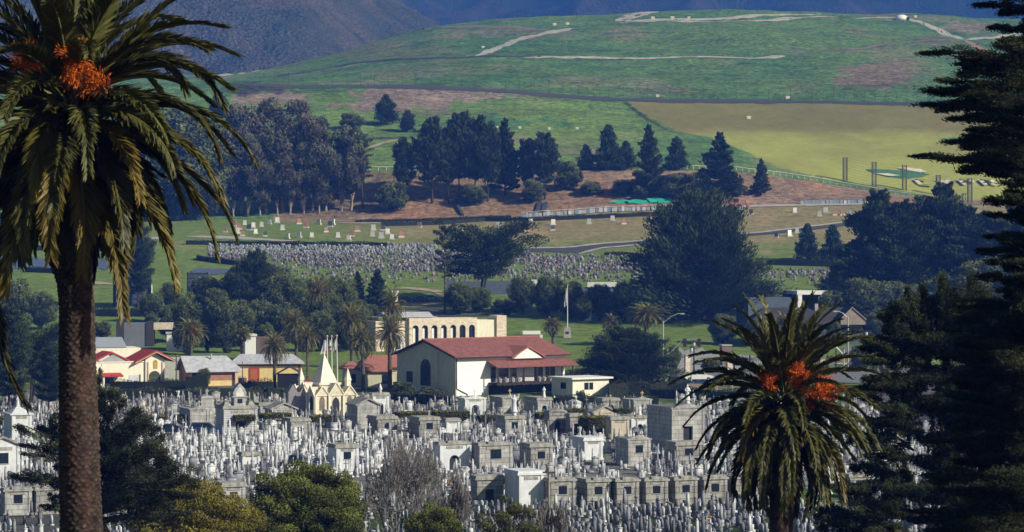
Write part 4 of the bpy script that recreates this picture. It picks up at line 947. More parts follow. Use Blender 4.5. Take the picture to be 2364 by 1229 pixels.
def cream_complex():
    o, k = place('cream_house', 'bright cream flat fronted house with a red roofed gable entrance', 'building', 200, 888, 26, D=540)
    MB().box(0, 10.9, 0, 8, -1.0, 4.2).build('wall', wh_cream, o)
    MB().box(-0.05, 10.95, -0.12, 0.35, 4.2, 4.4).build('parapet', wh_cream, o)
    t = MB(); t.ext_y([(10.9, -1), (14.5, -1), (14.5, 4.6), (12.7, 5.7), (10.9, 4.6)], -0.35, 5); t.build('gable_tower', wh_cream, o)
    m = MB(); m.ext_y([(8.8, 4.15), (12.7, 6.05), (16.6, 4.15), (16.6, 4.4), (12.7, 6.35), (8.8, 4.4)], -1.2, 6.5); m.build('gable_roof', roof_bright, o)
    m = MB().ext_y([(8.7, 4.0), (12.7, 5.9), (16.7, 4.0), (16.7, 4.14), (12.7, 6.04), (8.7, 4.14)], -1.25, -1.05); m.build('bargeboard', mat('cream_board', (0.7,0.5,0.36)), o)
    MB().ext_y(arch(12.6, 0.1, 2.2, 2.5, 8), -0.42, -0.37).build('arched_door', mat('green_door', (0.09,0.11,0.045), (0.03,0.035,0.02), scale=4), o)
    f = MB().ext_y(arch(12.75, 3.0, 0.8, 1.6, 6), -0.43, -0.38).build('window', mat('amber_pane', (0.55,0.36,0.08)), o)
    for x in (11.35, 14.1): MB().box(x-0.12, x+0.12, -0.5, -0.36, -1, 4.2).build('pilaster', mat('tan_pilaster', (0.62,0.45,0.30)), o)
    d = MB().box(7.9, 9.8, -0.06, -0.02, -0.8, 1.9).build('garage_door', mat('pale_door', (0.66,0.68,0.7), wave=('Z', 3, 0.85)), o); MB().box(9.85, 10.05, -0.12, -0.01, -0.8, 2.0).build('frame', trim_dark, d)
    MB().box(3.2, 5.0, -0.06, -0.02, -0.8, 1.7).build('doorway', shade, o)
    MB().ext_x([(-1.7, 1.7), (0, 2.15), (0, 2.4), (-1.75, 1.95)][::-1], 2.5, 6.3).build('porch_roof', roof_bright, o)
    m = MB()
    for x in (2.7, 6.0): m.box(x-.12, x+.12, -1.6, -1.4, -1, 1.7)
    m.build('porch_post', wh_cream, o)
    # red gable behind the parapet
    m = MB(); m.ext_y([(1.6, 4.0), (5.4, 5.8), (9.2, 4.0), (9.2, 4.3), (5.4, 6.1), (1.6, 4.3)], 2.0, 7.5); m.build('rear_gable_roof', roof_bright, o)
    MB().ext_y([(3.2, 4.35), (8.0, 4.35), (5.5, 5.6)], 1.9, 2.0).build('rear_gable_wall', mat('grey_wall', (0.35,0.36,0.42)), o)
    MB().box(4.6, 5.2, 9, 9.6, 4, 6.4).build('chimney', stoneb, o)
    p, k = place('warehouse', 'cream block with a ribbed metal roof rising behind the cream house', 'building', 120, 850, 16, D=575)
    MB().box(0, 16.9, 0, 9, -1, 4.8).build('wall', wh_cream, p)
    MB().ext_x([(0.0, 4.85), (6.0, 6.6), (6.0, 6.7), (-0.1, 4.95)][::-1], -2, 14.2).build('roof', mat('ribbed_metal', (0.55,0.6,0.68), (0.48,0.53,0.6), wave=('X', 0.9, 0.25), rough=0.5), p)
    MB().box(2, 11.5, -4, -2, -2, 2.4).build('grey_annex', mat('grey_wall', (0.35,0.36,0.42)), p)
    MB().box(11.6, 18.0, -3.5, -1, -1, 3.1).build('white_annex', white_p, p)
    MB().box(14.6, 18.4, 0.5, 6, -1, 3.4).build('shaded_annex', mat('grey_panel', (0.2,0.2,0.25)), p)
    q, k = place('low_wall_building', 'long low off white parapet building behind the grey roofs', 'building', 345, 858, 2, D=560)
    MB().box(0, 9.8, 0, 5, -1, 3.9).build('wall', mat('off_white', (0.62,0.62,0.56)), q); MB().box(-4, 0, 0, 5, -1, 3.5).build('side_wall', mat('off_white', (0.6,0.6,0.5)), q)
    a, k = place('red_roof_shed', 'small red roofed shed glimpsed left of the big palm trunk', 'building', 102, 838, 5, D=560)
    MB().box(0, 5, 0, 4, -1, 2.0).build('wall', wh_cream, a); gable_roof(5, 4, 2.0, 1.6).build('roof', roof_bright, a)
cream_complex()
def yellow_houses():
    o, k = place('yellow_house', 'yellow and brown house under a wide weathered grey roof with a brown gable', 'building', 440, 893, 18, D=541)
    MB().box(0, 8.6, 0, 8, -0.8, 2.9).build('wall', wh_yellow, o)
    MB().ext_x([(0, -0.8), (8.2, -0.8), (8.2, 2.9), (4.1, 5.0), (0, 2.9)], -0.4, -0.02).build('gable_wall', wh_salmon, o)
    MB().box(1.6, 8.62, -0.04, -0.004, 1.0, 2.85).build('upper_band', mat('salmon_band', (0.45,0.22,0.15)), o)
    m = MB(); s = 0.55
    m.add([(-1.0,-0.7,2.65),(9.6,-0.7,2.65),(7.4,4.1,5.25),(-1.0,4.1,5.25),(9.6,8.9,2.65),(-1.0,8.9,2.65)], [(0,1,2,3),(3,2,4,5),(1,4,2)])
    m.add([(-1.0,-0.7,2.5),(9.6,-0.7,2.5),(7.4,4.1,5.1),(-1.0,4.1,5.1),(9.6,8.9,2.5),(-1.0,8.9,2.5)], [(0,3,2,1),(3,5,4,2),(1,2,4)])
    m.add([(-1.0,-0.7,2.5),(9.6,-0.7,2.5),(9.6,-0.7,2.65),(-1.0,-0.7,2.65),(-1.0,4.1,5.1),(-1.0,4.1,5.25),(-1.0,8.9,2.5),(-1.0,8.9,2.65)], [(0,1,2,3),(0,3,5,4),(4,5,7,6)])
    m.build('roof', roof_grey, o)
    MB().box(0.2, 1.4, -0.06, -0.02, -0.6, 2.4).build('window', glass, o)
    d = MB()
    for x in (0.55, 1.1): d.box(x-0.07, x+0.07, -0.1, -0.06, -0.6, 1.9)
    d.build('window_bar', white_p, o)
    MB().box(8.0, 8.55, -0.5, 0.0, -0.8, 2.6).build('pilaster', mat('cream_board', (0.7,0.5,0.36)), o)
    MB().lathe([(0.16, 4.1), (0.16, 5.6), (0.22, 5.7)], 8, 4.4, 3.0).build('vent_pipe', metal_g, o)
    p, k = place('yellow_house', 'yellow house with a red door recess and long grey hip roof', 'building', 538, 886, 6, D=552)
    MB().box(0, 12.3, 0, 7, -1.2, 3.2).build('wall', wh_yellow, p)
    hip_roof(12.3, 7.4, 3.45, 1.55, 0.7, inset=2.0).build('roof', roof_grey, p)
    MB().box(-0.1, 12.4, -0.08, -0.01, 2.9, 3.25).build('eaves_board', mat('brown_board', (0.2,0.1,0.06)), p)
    MB().box(2.9, 4.8, -0.1, -0.02, -0.2, 2.65).build('door_surround', trim_red, p); MB().box(3.15, 4.4, -0.14, -0.11, -0.2, 2.3).build('door', mat('orange_door', (0.55,0.17,0.05), (0.35,0.1,0.05), scale=5), p)
    MB().box(11.9, 12.35, -0.06, -0.02, -1.2, 2.9).build('red_corner', trim_red, p); MB().box(4.9, 8.6, -0.05, -0.02, -0.6, -0.1).build('red_base_band', trim_red, p)
    f = MB().box(0.1, 2.0, -2.4, -0.2, -1.2, 0.9).build('bay_window', glass, p); MB().box(-0.1, 2.2, -2.6, -0.1, 0.9, 1.1).build('bay_roof', conc, f)
    MB().box(2.02, 2.4, -2.4, -2.0, -1.2, 0.9).build('bay_pier', trim_red, p)
    c, k = place('carport', 'dark gabled carport in shade beside the yellow house', 'carport', 640, 908, 3, D=528)
    MB().box(0, 4.3, 0, 4, -0.8, 2.9).build('wall', mat('shaded_carport_timber', (0.02,0.022,0.03)), c); gable_roof(4.3, 4, 2.95, 1.2, 0.4, axis='y').build('roof', mat('shaded_carport_felt', (0.05,0.055,0.07)), c)  # the carport's shade is put into its near-black wall and roof colours
    MB().box(-0.6, 6.0, -0.6, -0.45, 0.4, 0.55).build('crossbar', trim_dark, c)
    w, k = place('garden_wall', 'short tiled cream garden wall right of the carport', 'wall', 700, 900, 0, D=533)
    MB().box(0, 1.4, 0, 0.3, 0, 1.5).build('wall', wh_cream, w); MB().box(-0.1, 1.5, -0.1, 0.4, 1.5, 1.75).build('coping', roof_bright, w)
yellow_houses()
def far_buildings():
    o, k = place('white_pavilion', 'modern white pavilion with an open dark front beside the dark wood', 'building', 1792, 742, 14, D=688)
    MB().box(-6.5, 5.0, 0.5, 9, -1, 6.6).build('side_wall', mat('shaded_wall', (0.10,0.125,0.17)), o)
    m = MB(); m.box(5.0, 6.0, -0.5, 0.5, -1, 7.2); m.box(10.6, 11.6, -0.5, 0.5, -1, 7.2); m.box(4.8, 11.8, -0.6, 9, 7.2, 8.1); m.build('portal_frame', white_p, o)
    MB().box(5.02, 11.5, 4, 9, -1, 7.15).build('recess_wall', shade, o); MB().box(6.6, 9.0, 3.2, 3.9, 0, 4.4).build('grey_panel', mat('grey_panel', (0.2,0.2,0.25)), o)
    r, k = place('dark_roof_house', 'wide house with a dark shingle roof and small gable behind the lamp posts', 'building', 1738, 796, 6, D=652)
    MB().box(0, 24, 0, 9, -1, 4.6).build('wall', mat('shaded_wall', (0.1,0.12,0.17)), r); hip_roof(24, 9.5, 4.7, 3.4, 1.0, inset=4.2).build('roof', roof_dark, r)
    m = MB(); m.ext_y([(18.8, 5.6), (21.4, 8.2), (24.4, 5.6), (24.4, 5.85), (21.4, 8.45), (18.8, 5.85)], -1.6, 5); m.build('gable_roof', roof_dark, r)
    m = MB(); m.ext_y([(18.7, 5.5), (21.4, 8.15), (24.5, 5.5), (24.5, 5.65), (21.4, 8.32), (18.7, 5.65)], -1.75, -1.6); m.build('bargeboard', mat('tan_board', (0.5,0.4,0.4)), r)
    MB().ext_y([(18.9, 4.5), (24.3, 4.5), (24.3, 5.6), (21.4, 8.15), (18.9, 5.6)], -1.5, -1.3).build('gable_wall', mat('tan_wall', (0.35,0.28,0.22)), r)
    MB().box(14.3, 15.0, 3.5, 4.3, 6, 8.9).build('chimney', mat('tan_board', (0.5,0.4,0.4)), r)
    s, k = place('dark_roof_house', 'second dark roofed house half hidden by pines at the right', 'building', 2045, 790, 0, D=640)
    MB().box(0, 12, 0, 7, -1, 3.0).build('wall', mat('tan_wall', (0.35,0.3,0.2)), s); hip_roof(12, 7, 3.1, 2.4, 0.8).build('roof', roof_dark, s)
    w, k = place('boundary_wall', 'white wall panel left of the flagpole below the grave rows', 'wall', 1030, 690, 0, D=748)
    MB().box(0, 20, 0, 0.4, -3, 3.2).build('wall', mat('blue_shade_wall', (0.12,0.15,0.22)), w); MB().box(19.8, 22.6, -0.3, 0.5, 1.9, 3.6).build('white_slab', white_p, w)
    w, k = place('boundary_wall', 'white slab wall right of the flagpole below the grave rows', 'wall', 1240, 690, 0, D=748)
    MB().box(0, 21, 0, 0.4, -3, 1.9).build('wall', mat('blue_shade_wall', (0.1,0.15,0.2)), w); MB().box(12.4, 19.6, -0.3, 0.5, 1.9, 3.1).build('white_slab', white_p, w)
    w, k = place('tool_shed', 'small white shed at the foot of the trees right of the flagpole', 'shed', 1352, 736, 20, D=700)
    MB().box(0, 1.4, 0, 2.5, 0, 2.4).build('wall', white_p, w); gable_roof(1.4, 2.5, 2.4, 0.5, 0.15).build('roof', roof_grey, w)
    w, k = place('white_house', 'white building corner glimpsed between trees above the yellow houses', 'building', 566, 806, 12, D=612)
    MB().box(0, 2.2, 0, 5, 0, 5.0).build('wall', white_p, w); MB().box(2.4, 8, 0.5, 5, 0, 4.8).build('side_wall', mat('brown_wall', (0.1,0.1,0.1)), w); MB().box(-0.2, 2.4, -0.2, 5, 5.0, 5.4).build('roof', stoneb, w)
    w, k = place('white_house', 'pale building seen right of the palm with orange fruit', 'building', 385, 806, 8, D=640)
    MB().box(0, 3.6, 0, 5, 0, 3.6).build('wall', white_p, w); MB().box(-0.2, 3.8, -0.2, 5.2, 3.6, 3.9).build('roof', roof_grey, w)
    w, k = place('white_monument', 'white pillar monument behind the palms left of the blue cars', 'monument', 905, 722, 15, D=716)
    MB().box(0, 1.4, 0, 1.4, 0, 4.6).build('pillar', white_p, w); MB().box(-0.2, 1.6, -0.2, 1.6, 4.6, 5.0).build('cap', white_p, w)
    # tall shaded wall behind the palm and pine on the right
    w, k = place('shaded_house', 'grey shaded house wall seen through the branches of the right hand pines', 'building', 2030, 1000, -18, D=425)
    MB().box(0, 9.5, 0, 6, -0.5, 4.3).build('wall', mat('shaded_house_wall', (0.20,0.185,0.21), stain=0.2), w); gable_roof(9.5, 6, 4.3, 3.0, 0.4).build('roof', mat('slate', (0.13,0.125,0.15)), w)
    MB().box(0.9, 2.2, -0.05, -0.01, 0, 3.0).build('doorway', shade, w); MB().box(9.5, 9.7, 0.5, 5, -0.4, 3.6).build('lit_end', wh_cream, w)  # end slab coloured as sunlit, main wall coloured as in shade
far_buildings()

# ------------------------------------------------------------------ boards, poles, fences
def billboard(px, row, w, h, lb, posts=3):
    o, k = place('billboard', lb, 'billboard', px, row, 0); W_ = w/k; H_ = h/k
    m = MB().box(0, W_, 0, 0.25, 0.3, H_); m.build('panel', mat('board_back', (0.075,0.10,0.16), (0.06,0.085,0.14), scale=0.6), o)
    m = MB()
    for i in range(7): z = 0.5+i*(H_-0.6)/6.2; m.box(-0.1, W_+0.1, -0.12, 0.0, z, z+0.12)
    m.build('batten', mat('board_frame', (0.03,0.04,0.065)), o)
    m = MB()
    for i in range(posts): x = W_*(0.02+0.96*i/(posts-1)); m.box(x-0.15, x+0.15, -0.3, -0.121, -0.5, H_+0.1)
    m.build('post', mat('board_frame', (0.03,0.04,0.06)), o)
billboard(261, 706, 88, 80, 'large dark backed board with horizontal battens right of the palm trunk')
billboard(432, 696, 48, 66, 'second dark board with battens behind the drooping fronds', 2)
# flags
def flagpole(px, row, h, lb, flag, D=None, base=False, lean=0.0):
    o, k = place('flagpole', lb, 'flagpole', px, row, 0, D); H_ = h/k
    MB().tube([(0,0,-0.2), (lean*H_*0.5,0,H_*0.5), (lean*H_,0,H_)], [0.11,0.09,0.06], 8).build('pole', white_p, o)
    MB().lathe([(0.02,H_),(0.2,H_+0.1),(0.2,H_+0.25),(0.02,H_+0.38)], 8, lean*H_).build('finial', mat('gold_ball', (0.6,0.45,0.2)), o)
    if base: MB().frus(0, 0, -0.2, 2.2, 1.7, 1.7, 1.3, 1.3).build('pedestal', conc, o); MB().box(-0.3, 0.3, -0.86, -0.82, 0.8, 1.3).build('plaque', shade, o)
    f = thing('flag', flag[0], 'flag', o.location + Vector((lean*H_, 0, 0)), 0)
    n = 9; vs = []; fs = []; w = flag[1]/k; d = flag[2]/k; z0 = H_-flag[3]/k
    for i in range(n):
        for j in range(5):
            u = i/(n-1); t = j/4
            vs.append((-t*w*(0.45+0.55*u)+0.1*math.sin(6*t+4*u)*w*0.2-0.08, 0.18*math.sin(9*t+2*u)-0.1, z0-u*d-t*w*0.55*u))
    fs = [(5*i+j, 5*i+j+1, 5*i+6+j, 5*i+5+j) for i in range(n-1) for j in range(4)]
    me = np_mesh('cloth', vs, fs, flag[4], smooth=True); linkmesh('cloth', me, f)
    for e in flag[5]:
        x0, z_, s, mm = e; MB().lathe([(0.02, z0+z_*d-s*0.5), (s*0.6, z0+z_*d-s*0.25), (s*0.65, z0+z_*d+s*0.2), (0.05, z0+z_*d+s*0.5)], 8, x0*w, -0.35, 0.2).build('emblem', mm, f)
flc = mat('white_flag', (0.80,0.80,0.80), (0.72,0.72,0.73), scale=3, transl=0.3)
red_e = mat('flag_red', (0.55,0.09,0.04)); brn_e = mat('flag_brown', (0.16,0.10,0.07))
flagpole(757, 903, 146, 'leftmost of the three white flagpoles behind the gothic chapel', ('white flag with a red edge on the leftmost of the three poles', 14, 26, 6, flc, [(-0.5,-1.25,0.3,red_e)]), D=505, lean=-0.012)
flagpole(767, 903, 145, 'middle one of the three white flagpoles behind the gothic chapel', ('white flag with a dark bear emblem on the middle pole', 9, 22, 6, flc, [(-0.5,-0.75,0.5,brn_e),(-0.45,-1.1,0.25,red_e)]), D=506, lean=-0.010)
flagpole(780, 903, 145, 'rightmost of the three white flagpoles behind the gothic chapel', ('plain white flag on the rightmost of the three poles', 7, 24, 6, flc, []), D=507, lean=-0.02)
st = mat('striped_flag', (0.72,0.70,0.70), (0.66,0.62,0.62), scale=2, wave=('X', 2.2, 0.4))
flagpole(1310, 779, 118, 'tall white flagpole on a stone pedestal on the main lawn', ('striped flag hanging slack on the lawn flagpole', 7, 40, 4, st, [(-0.3,-0.9,0.2,red_e)]), base=True)
# street lamps and signals
def lamp(px, row, h, arm, lb, dark=False, D=None):
    o, k = place('street_lamp', lb, 'street lamp', px, row, 0, D); H_ = h/k; a = arm/k
    m_ = trim_dark if dark else metal_g
    MB().tube([(0,0,-0.2), (0,0,H_)], [0.16,0.11], 8).build('pole', m_, o)
    if arm:
        MB().tube([(0,0,H_-0.4), (a*0.4,0,H_+abs(a)*0.22), (a*0.75,0,H_+abs(a)*0.36), (a,0,H_+abs(a)*0.38)], 0.07, 6).build('arm', m_, o)
        MB().frus(a, 0, H_+abs(a)*0.36-0.12, H_+abs(a)*0.36+0.12, 0.9, 0.35, 0.6, 0.25).build('lamp_head', conc, o)
    else: MB().lathe([(0.12,H_),(0.28,H_+0.15),(0.3,H_+0.6),(0.1,H_+0.8)], 8).build('lantern', mat('lantern_glass', (0.7,0.7,0.72), rough=0.3), o); MB().lathe([(0.34,H_+0.8),(0.2,H_+1.0),(0.03,H_+1.15)], 8).build('lantern_cap', trim_dark, o)
lamp(1531, 873, 132, 45, 'tall grey street lamp with a curved arm above the dark cypress')
lamp(1958, 856, 126, -30, 'tall grey street lamp with an arm to the left near the dark roofed house')
lamp(1602, 862, 62, 0, 'black lantern post beside the concrete driveway', True)
lamp(1930, 866, 60, 0, 'black lantern post beside the street at the right', True)
lamp(2000, 850, 74, 0, 'slim lantern post near the pines at the right', True)
lamp(1596, 882, 76, 0, 'thin pale post in front of the parked cars', D=545)
def signal(px, row, lb, L, s=1):
    o, k = place('traffic_signal', lb, 'traffic signal', px, row, 0)
    MB().tube([(0,0,0), (0,0,4.6)], 0.13, 8).build('pole', metal_g, o)
    MB().tube([(0,0,3.4), (s*L*0.5,0,6.4), (s*L,0,6.5)], 0.09, 6).build('arm', metal_g, o)
    for x in (0.55, 1.0):
        b = MB().box(s*L*x-0.32, s*L*x+0.32, -0.25, 0.25, 5.0, 6.6).build('signal_head', trim_dark, o)
signal(1541, 862, 'traffic signal arm reaching right over the driveway', 6.0)
signal(1948, 862, 'traffic signal arm beside the tall lamp post', 5.2, -1)
def pole(px, row, h, lb, r=0.15, cross=False, m_=None, D=None, xr=0.9):
    o, k = place('utility_pole', lb, 'pole', px, row, 0, D); H_ = h/k
    MB().tube([(0,0,-0.3), (0,0,H_)], [r, r*0.8], 8).build('pole', m_ or bark_mid, o)
    if cross:
        MB().box(-0.1, xr, -0.1, 0.0, H_*0.18, H_*0.18+0.12).build('crossarm', bark_mid, o)
        MB().box(-0.5, 0.5, -0.12, 0.12, H_-0.5, H_-0.38).build('top_arm', bark_mid, o)
pole(1267, 1320, 226, 'weathered wooden pole standing among the front graves', 0.13, True, bark_pale, D=240)
pole(407, 900, 84, 'thin grey pole in front of the brown gable', 0.13)
pole(560, 905, 70, 'slim pole in front of the yellow house', 0.09)
pole(350, 700, 42, 'short pale post beside the battened board', 0.2, m_=white_p)
# stone gate pillars and rail fence by the driveway
for px, row, h, w, lb in [(1587,862,44,1.0,'short tan stone gate pillar left of the driveway'),(1684,862,44,1.0,'tan stone gate pillar right of the clipped bush'),(1675,845,50,1.9,'broad shaded stone gate block beside the tan pillar'),(1898,858,34,0.9,'tan stone gate pillar right of the near palm')]:
    o, k = place('gate_pillar', lb, 'gate pillar', px, row, 12)
    MB().bxc(0, 0, -0.3, w, w, h/k).build('shaft', stoneb if w < 1.5 else mat('shaded_stone', (0.2,0.15,0.13)), o); MB().bxc(0, 0, h/k-0.3, w+0.25, w+0.25, 0.25).build('cap', conc, o)
o, k = place('iron_fence', 'dark iron railing between the stone gate pillars', 'fence', 1695, 860, 3)
m = MB()
for i in range(44): m.box(i*0.42, i*0.42+0.05, 0, 0.05, 0, 3.0)
m.box(0, 18.2, 0, 0.06, 2.7, 2.8); m.box(0, 18.2, 0, 0.06, 0.3, 0.4); m.build('railing', trim_dark, o)
for i in range(7): MB().box(i*3-0.15, i*3+0.15, -0.1, 0.2, 0, 3.3).build('post', trim_dark, o)
o, k = place('rail_fence', 'low sunlit tan wall with rails along the car park', 'fence', 1586, 896, -14, D=528)
MB().box(0, 2.6, 0, 0.3, -0.4, 1.3).build('wall', mat('tan_rail', (0.62,0.48,0.36), (0.5,0.38,0.28), scale=2), o)
m = MB()
for z in (0.3, 0.75, 1.2): m.box(2.6, 16, 0.05, 0.15, z, z+0.14)
m.build('rail', mat('tan_rail', (0.6,0.5,0.4)), o)
for i in range(5): MB().box(5+i*2.7, 5.35+i*2.7, -0.1, 0.25, -0.6, 1.6).build('post', mat('tan_rail', (0.6,0.5,0.4)), o)

# netting fence along the perimeter road and the guard rail over the bank
def line_fence(name, label, pts, step, hgt, r, m_, rails=(), gname='post', pan=None):
    o = thing(name, label, 'fence', spot(pts[0][0], pts[0][1])[0]); base = o.location.copy()
    P = []
    for a, b in zip(pts[:-1], pts[1:]):
        n = max(1, int((b[0]-a[0])/step)); P += [(a[0]+(b[0]-a[0])*i/n, a[1]+(b[1]-a[1])*i/n) for i in range(n)]
    P.append(pts[-1]); Q = [spot(p, r_)[0]-base for p, r_ in P]
    for q in Q: linkmesh(gname, MB().tube([q+Vector((0,0,-0.3)), q+Vector((0,0,hgt))], r, 5).mesh(gname, m_), o)
    for z, rr in rails:
        m = MB()
        for a, b in zip(Q[:-1], Q[1:]): m.tube([a+Vector((0,0,z)), b+Vector((0,0,z))], rr, 4)
        m.build('rail', m_ if rr < 0.2 else white_p, o)
    return o
netm = mat('net_post', (0.10,0.10,0.085))
line_fence('netting_fence', 'tall thin posts of the netting fence below the green hill, left run', [(600,196),(800,200),(960,203),(1100,209),(1300,223),(1440,231)], 30, 5.4, 0.07, netm, [])
line_fence('netting_fence', 'tall thin posts of the netting fence above the olive range, right run', [(1470,232),(1700,234),(1900,237),(2190,240)], 24, 5.2, 0.07, netm, [])
railm = mat('pale_rail', (0.62,0.57,0.50), (0.5,0.46,0.4), scale=0.5)
line_fence('guard_rail', 'pale rail running along the top of the bank, left run', [(835,394),(930,394),(1100,394),(1200,392),(1330,390),(1500,388)], 16, 1.3, 0.14, railm, [(1.2,0.17)])
line_fence('guard_rail', 'pale rail curving down above the bank at the right', [(1515,388),(1700,395),(1800,407),(1900,422),(2010,440),(2080,452),(2150,462)], 14, 1.3, 0.14, railm, [(1.2,0.17)])
net_l = mat('lattice_post', (0.15,0.14,0.11), (0.12,0.11,0.085), scale=0.8)
for px, row, h, lb in [(1951,417,54,'first from the left'),(2018,432,58,'second from the left'),(2088,440,58,'third from the left'),(2166,450,46,'fourth from the left'),(2239,468,56,'fifth, nearest the dark conifer')]:
    o, k = place('net_tower', 'grey lattice net tower on the golf range, '+lb, 'net tower', px, row, 0, group='net towers on the golf range')
    m = MB(); Hh = h/k; w = 0.62
    for sx in (-w, w):
        m.box(sx-0.14, sx+0.14, -w, -w+0.28, -0.5, Hh); m.box(sx-0.14, sx+0.14, w-0.28, w, -0.5, Hh)
    m.build('leg', net_l, o)
    m = MB()
    for i in range(9):
        z = i*Hh/9; m.tube([(-w,-w,z), (w,-w,z+Hh/9)], 0.07, 4); m.tube([(w,-w,z), (-w,-w,z+Hh/9)], 0.07, 4); m.box(-w, w, -w, w, z+Hh/9-0.08, z+Hh/9)
    m.build('brace', net_l, o)
m = MB(); tw = [(1951,417,54),(2018,432,58),(2088,440,58),(2166,450,46),(2239,468,56)]; q0 = spot(1951, 417)[0]
for (pa, ra, ha), (pb, rb, hb_) in zip(tw[:-1], tw[1:]):
    va, ka = spot(pa, ra); vb2, kb = spot(pb, rb); va = va-q0; vb2 = vb2-q0
    for j in range(9):
        t = (j+1)/9.2; m.tube([va+Vector((0,0,t*ha/ka)), (va+vb2)/2+Vector((0,0,t*(ha/ka+hb_/kb)/2-0.25)), vb2+Vector((0,0,t*hb_/kb))], 0.022, 3)
    for j in range(1, 14): p = va.lerp(vb2, j/14); m.tube([p, p+Vector((0,0,0.94*(ha/ka*(1-j/14)+hb_/kb*j/14)))], 0.018, 3)
nn = thing('range_net', 'thin rope netting strung between the lattice towers of the golf range', 'net', q0); m.build('netting', net_l, nn)
# sloping white ground lettering on the range: C Y P R built of flat strokes
STK = {'C': [((1,0),(0,0)),((0,0),(0,1)),((0,1),(1,1))], 'Y': [((0,1),(0.5,0.5)),((1,1),(0.5,0.5)),((0.5,0.5),(0.5,0))],
       'P': [((0,0),(0,1)),((0,1),(1,1)),((1,1),(1,0.5)),((1,0.5),(0,0.5))], 'R': [((0,0),(0,1)),((0,1),(1,1)),((1,1),(1,0.5)),((1,0.5),(0,0.5)),((0.4,0.5),(1,0))]}
for ch, px in (('C', 2128), ('Y', 2180), ('P', 2230), ('R', 2278)):
    m = MB(); D1, D0 = hitD(px, 419.5), hitD(px, 430.5)
    def gp(u, v):
        D_ = D0+(D1-D0)*v; p = px-8+26*u-14*v+6; x = (p-CX)*D_/F; return Vector((x, D_, zat(x, D_)+0.7))
    for a, b in STK[ch]:
        p, q = gp(*a), gp(*b); d = (q-p); d.z = 0; n = Vector((-d.y, d.x, 0)).normalized(); w = 0.9
        if abs(n.x) > 0.5: w = 0.75
        else: w = 2.2
        m.add([p-n*w, q-n*w, q+n*w, p+n*w], [(0,1,2,3)])
    tag(m.build('ground_letter', snd), 'white ground letter %s laid on the golf range turf' % ch, 'ground letter')
# white dome, stone boxes and small things on the hill
o, k = place('white_dome', 'small white domed tank on the crest of the hill', 'dome', 2081, 34, 0, D=1660)
MB().lathe([(3.9,-0.5),(3.8,0.6),(3.2,1.6),(2.1,2.3),(0.9,2.6),(0.05,2.65)], 16).build('dome', white_p, o, True); MB().box(2.6, 3.9, -3.3, -2.2, -0.5, 1.1).build('hatch', shade, o)
BX = [(1280,60,5,'left box of the pair beside the diagonal track'),(1310,58,5,'right box of the pair beside the diagonal track'),(1507,44,5,'pale box left on the top loop of the track'),(1552,42,5,'pale box right on the top loop of the track'),(1590,40,4,'tiny box beside the long crest track'),
  (1115,108,4,'small pale box near the foot of the diagonal track'),(1098,299,4,'small box in the shrubs above the middle conifers'),(1147,297,4,'small box above the pointed conifer'),(1200,297,4,'pale box right of the pointed conifer'),(1268,299,4,'pale box on the slope above the open conifer'),(1332,300,4,'farthest right pale box in the row on the slope'),
  (1518,223,5,'white sheet lying below the fence posts'),(1818,228,6,'white marker beside the perimeter road'),(2113,36,4,'small block beside the white dome'),(1728,273,6,'broken pale heap on the olive slope')]
for px, row, w, lb in BX:
    o, k = place('concrete_box', lb, 'box', px, row, 10, group='pale boxes on the hill'); w /= k
    MB().bxc(0, 0, -0.2, w*1.6, w, w*0.8+0.2).build('body', railm, o); MB().bxc(0, 0, w*0.8, w*1.75, w*1.1, 0.18).build('lid', white_p, o)
# teal tarpaulins, timber, vault boxes and digger at the bank foot
teal = mat('teal_tarp', (0.03,0.42,0.30), (0.02,0.34,0.25), scale=0.6, rough=0.6, bump=0.15, bscale=0.5)
def tarp(px, row, w, h, lean, lb, m_=teal):
    v, k = spot(px, row); W_ = w/k; H_ = h/k; vs = []
    for j in range(5):
        for i in range(13):
            u = i/12; t = j/4; vs.append((u*W_+lean*t*W_, t*H_*1.4+1.0, 0.5+t*H_+0.18*math.sin(u*9+t*4)))
    fs = [(13*j+i, 13*j+i+1, 13*j+i+14, 13*j+i+13) for j in range(4) for i in range(12)]
    me = np_mesh('tarpaulin', vs, fs, m_, smooth=True); o = linkmesh('tarpaulin', me, None, v); tag(o, lb, 'tarpaulin')
tarp(1406, 474, 50, 7, 0.25, 'left flat teal tarpaulin at the foot of the bank'); tarp(1452, 474, 52, 8, -0.12, 'middle teal tarpaulin at the foot of the bank'); tarp(1502, 472, 58, 12, -0.16, 'bright raised teal tarpaulin, largest of the row')
tarp(1556, 470, 38, 7, -0.1, 'blue grey sheet beside the teal tarpaulins', mat('blue_sheet', (0.12,0.2,0.34)))
vm = mat('vault_concrete', (0.58,0.60,0.64), (0.42,0.44,0.48), scale=1); vb = mat('vault_blue', (0.28,0.38,0.52))
for i in range(44):
    px = 1205+i*8.3+rng.normal()*1.2; row = np.interp(px, [1205,1300,1400,1560], [504,497,489,483])
    v, k = spot(px, row); o = thing('burial_vault', 'pale concrete burial vault in the long row below the bank', 'burial vault', v, R(rng.normal()*8), 'burial vaults along the foot of the bank')
    w = rng.uniform(0.9, 1.15); MB().bxc(0, 0, 0, w, 1.6, 0.95+0.5*rng.random()).build('box', vm if i % 3 else vb, o); MB().bxc(0, 0, 1.5, w+0.05, 1.65, 0.12).build('lid', white_p, o)
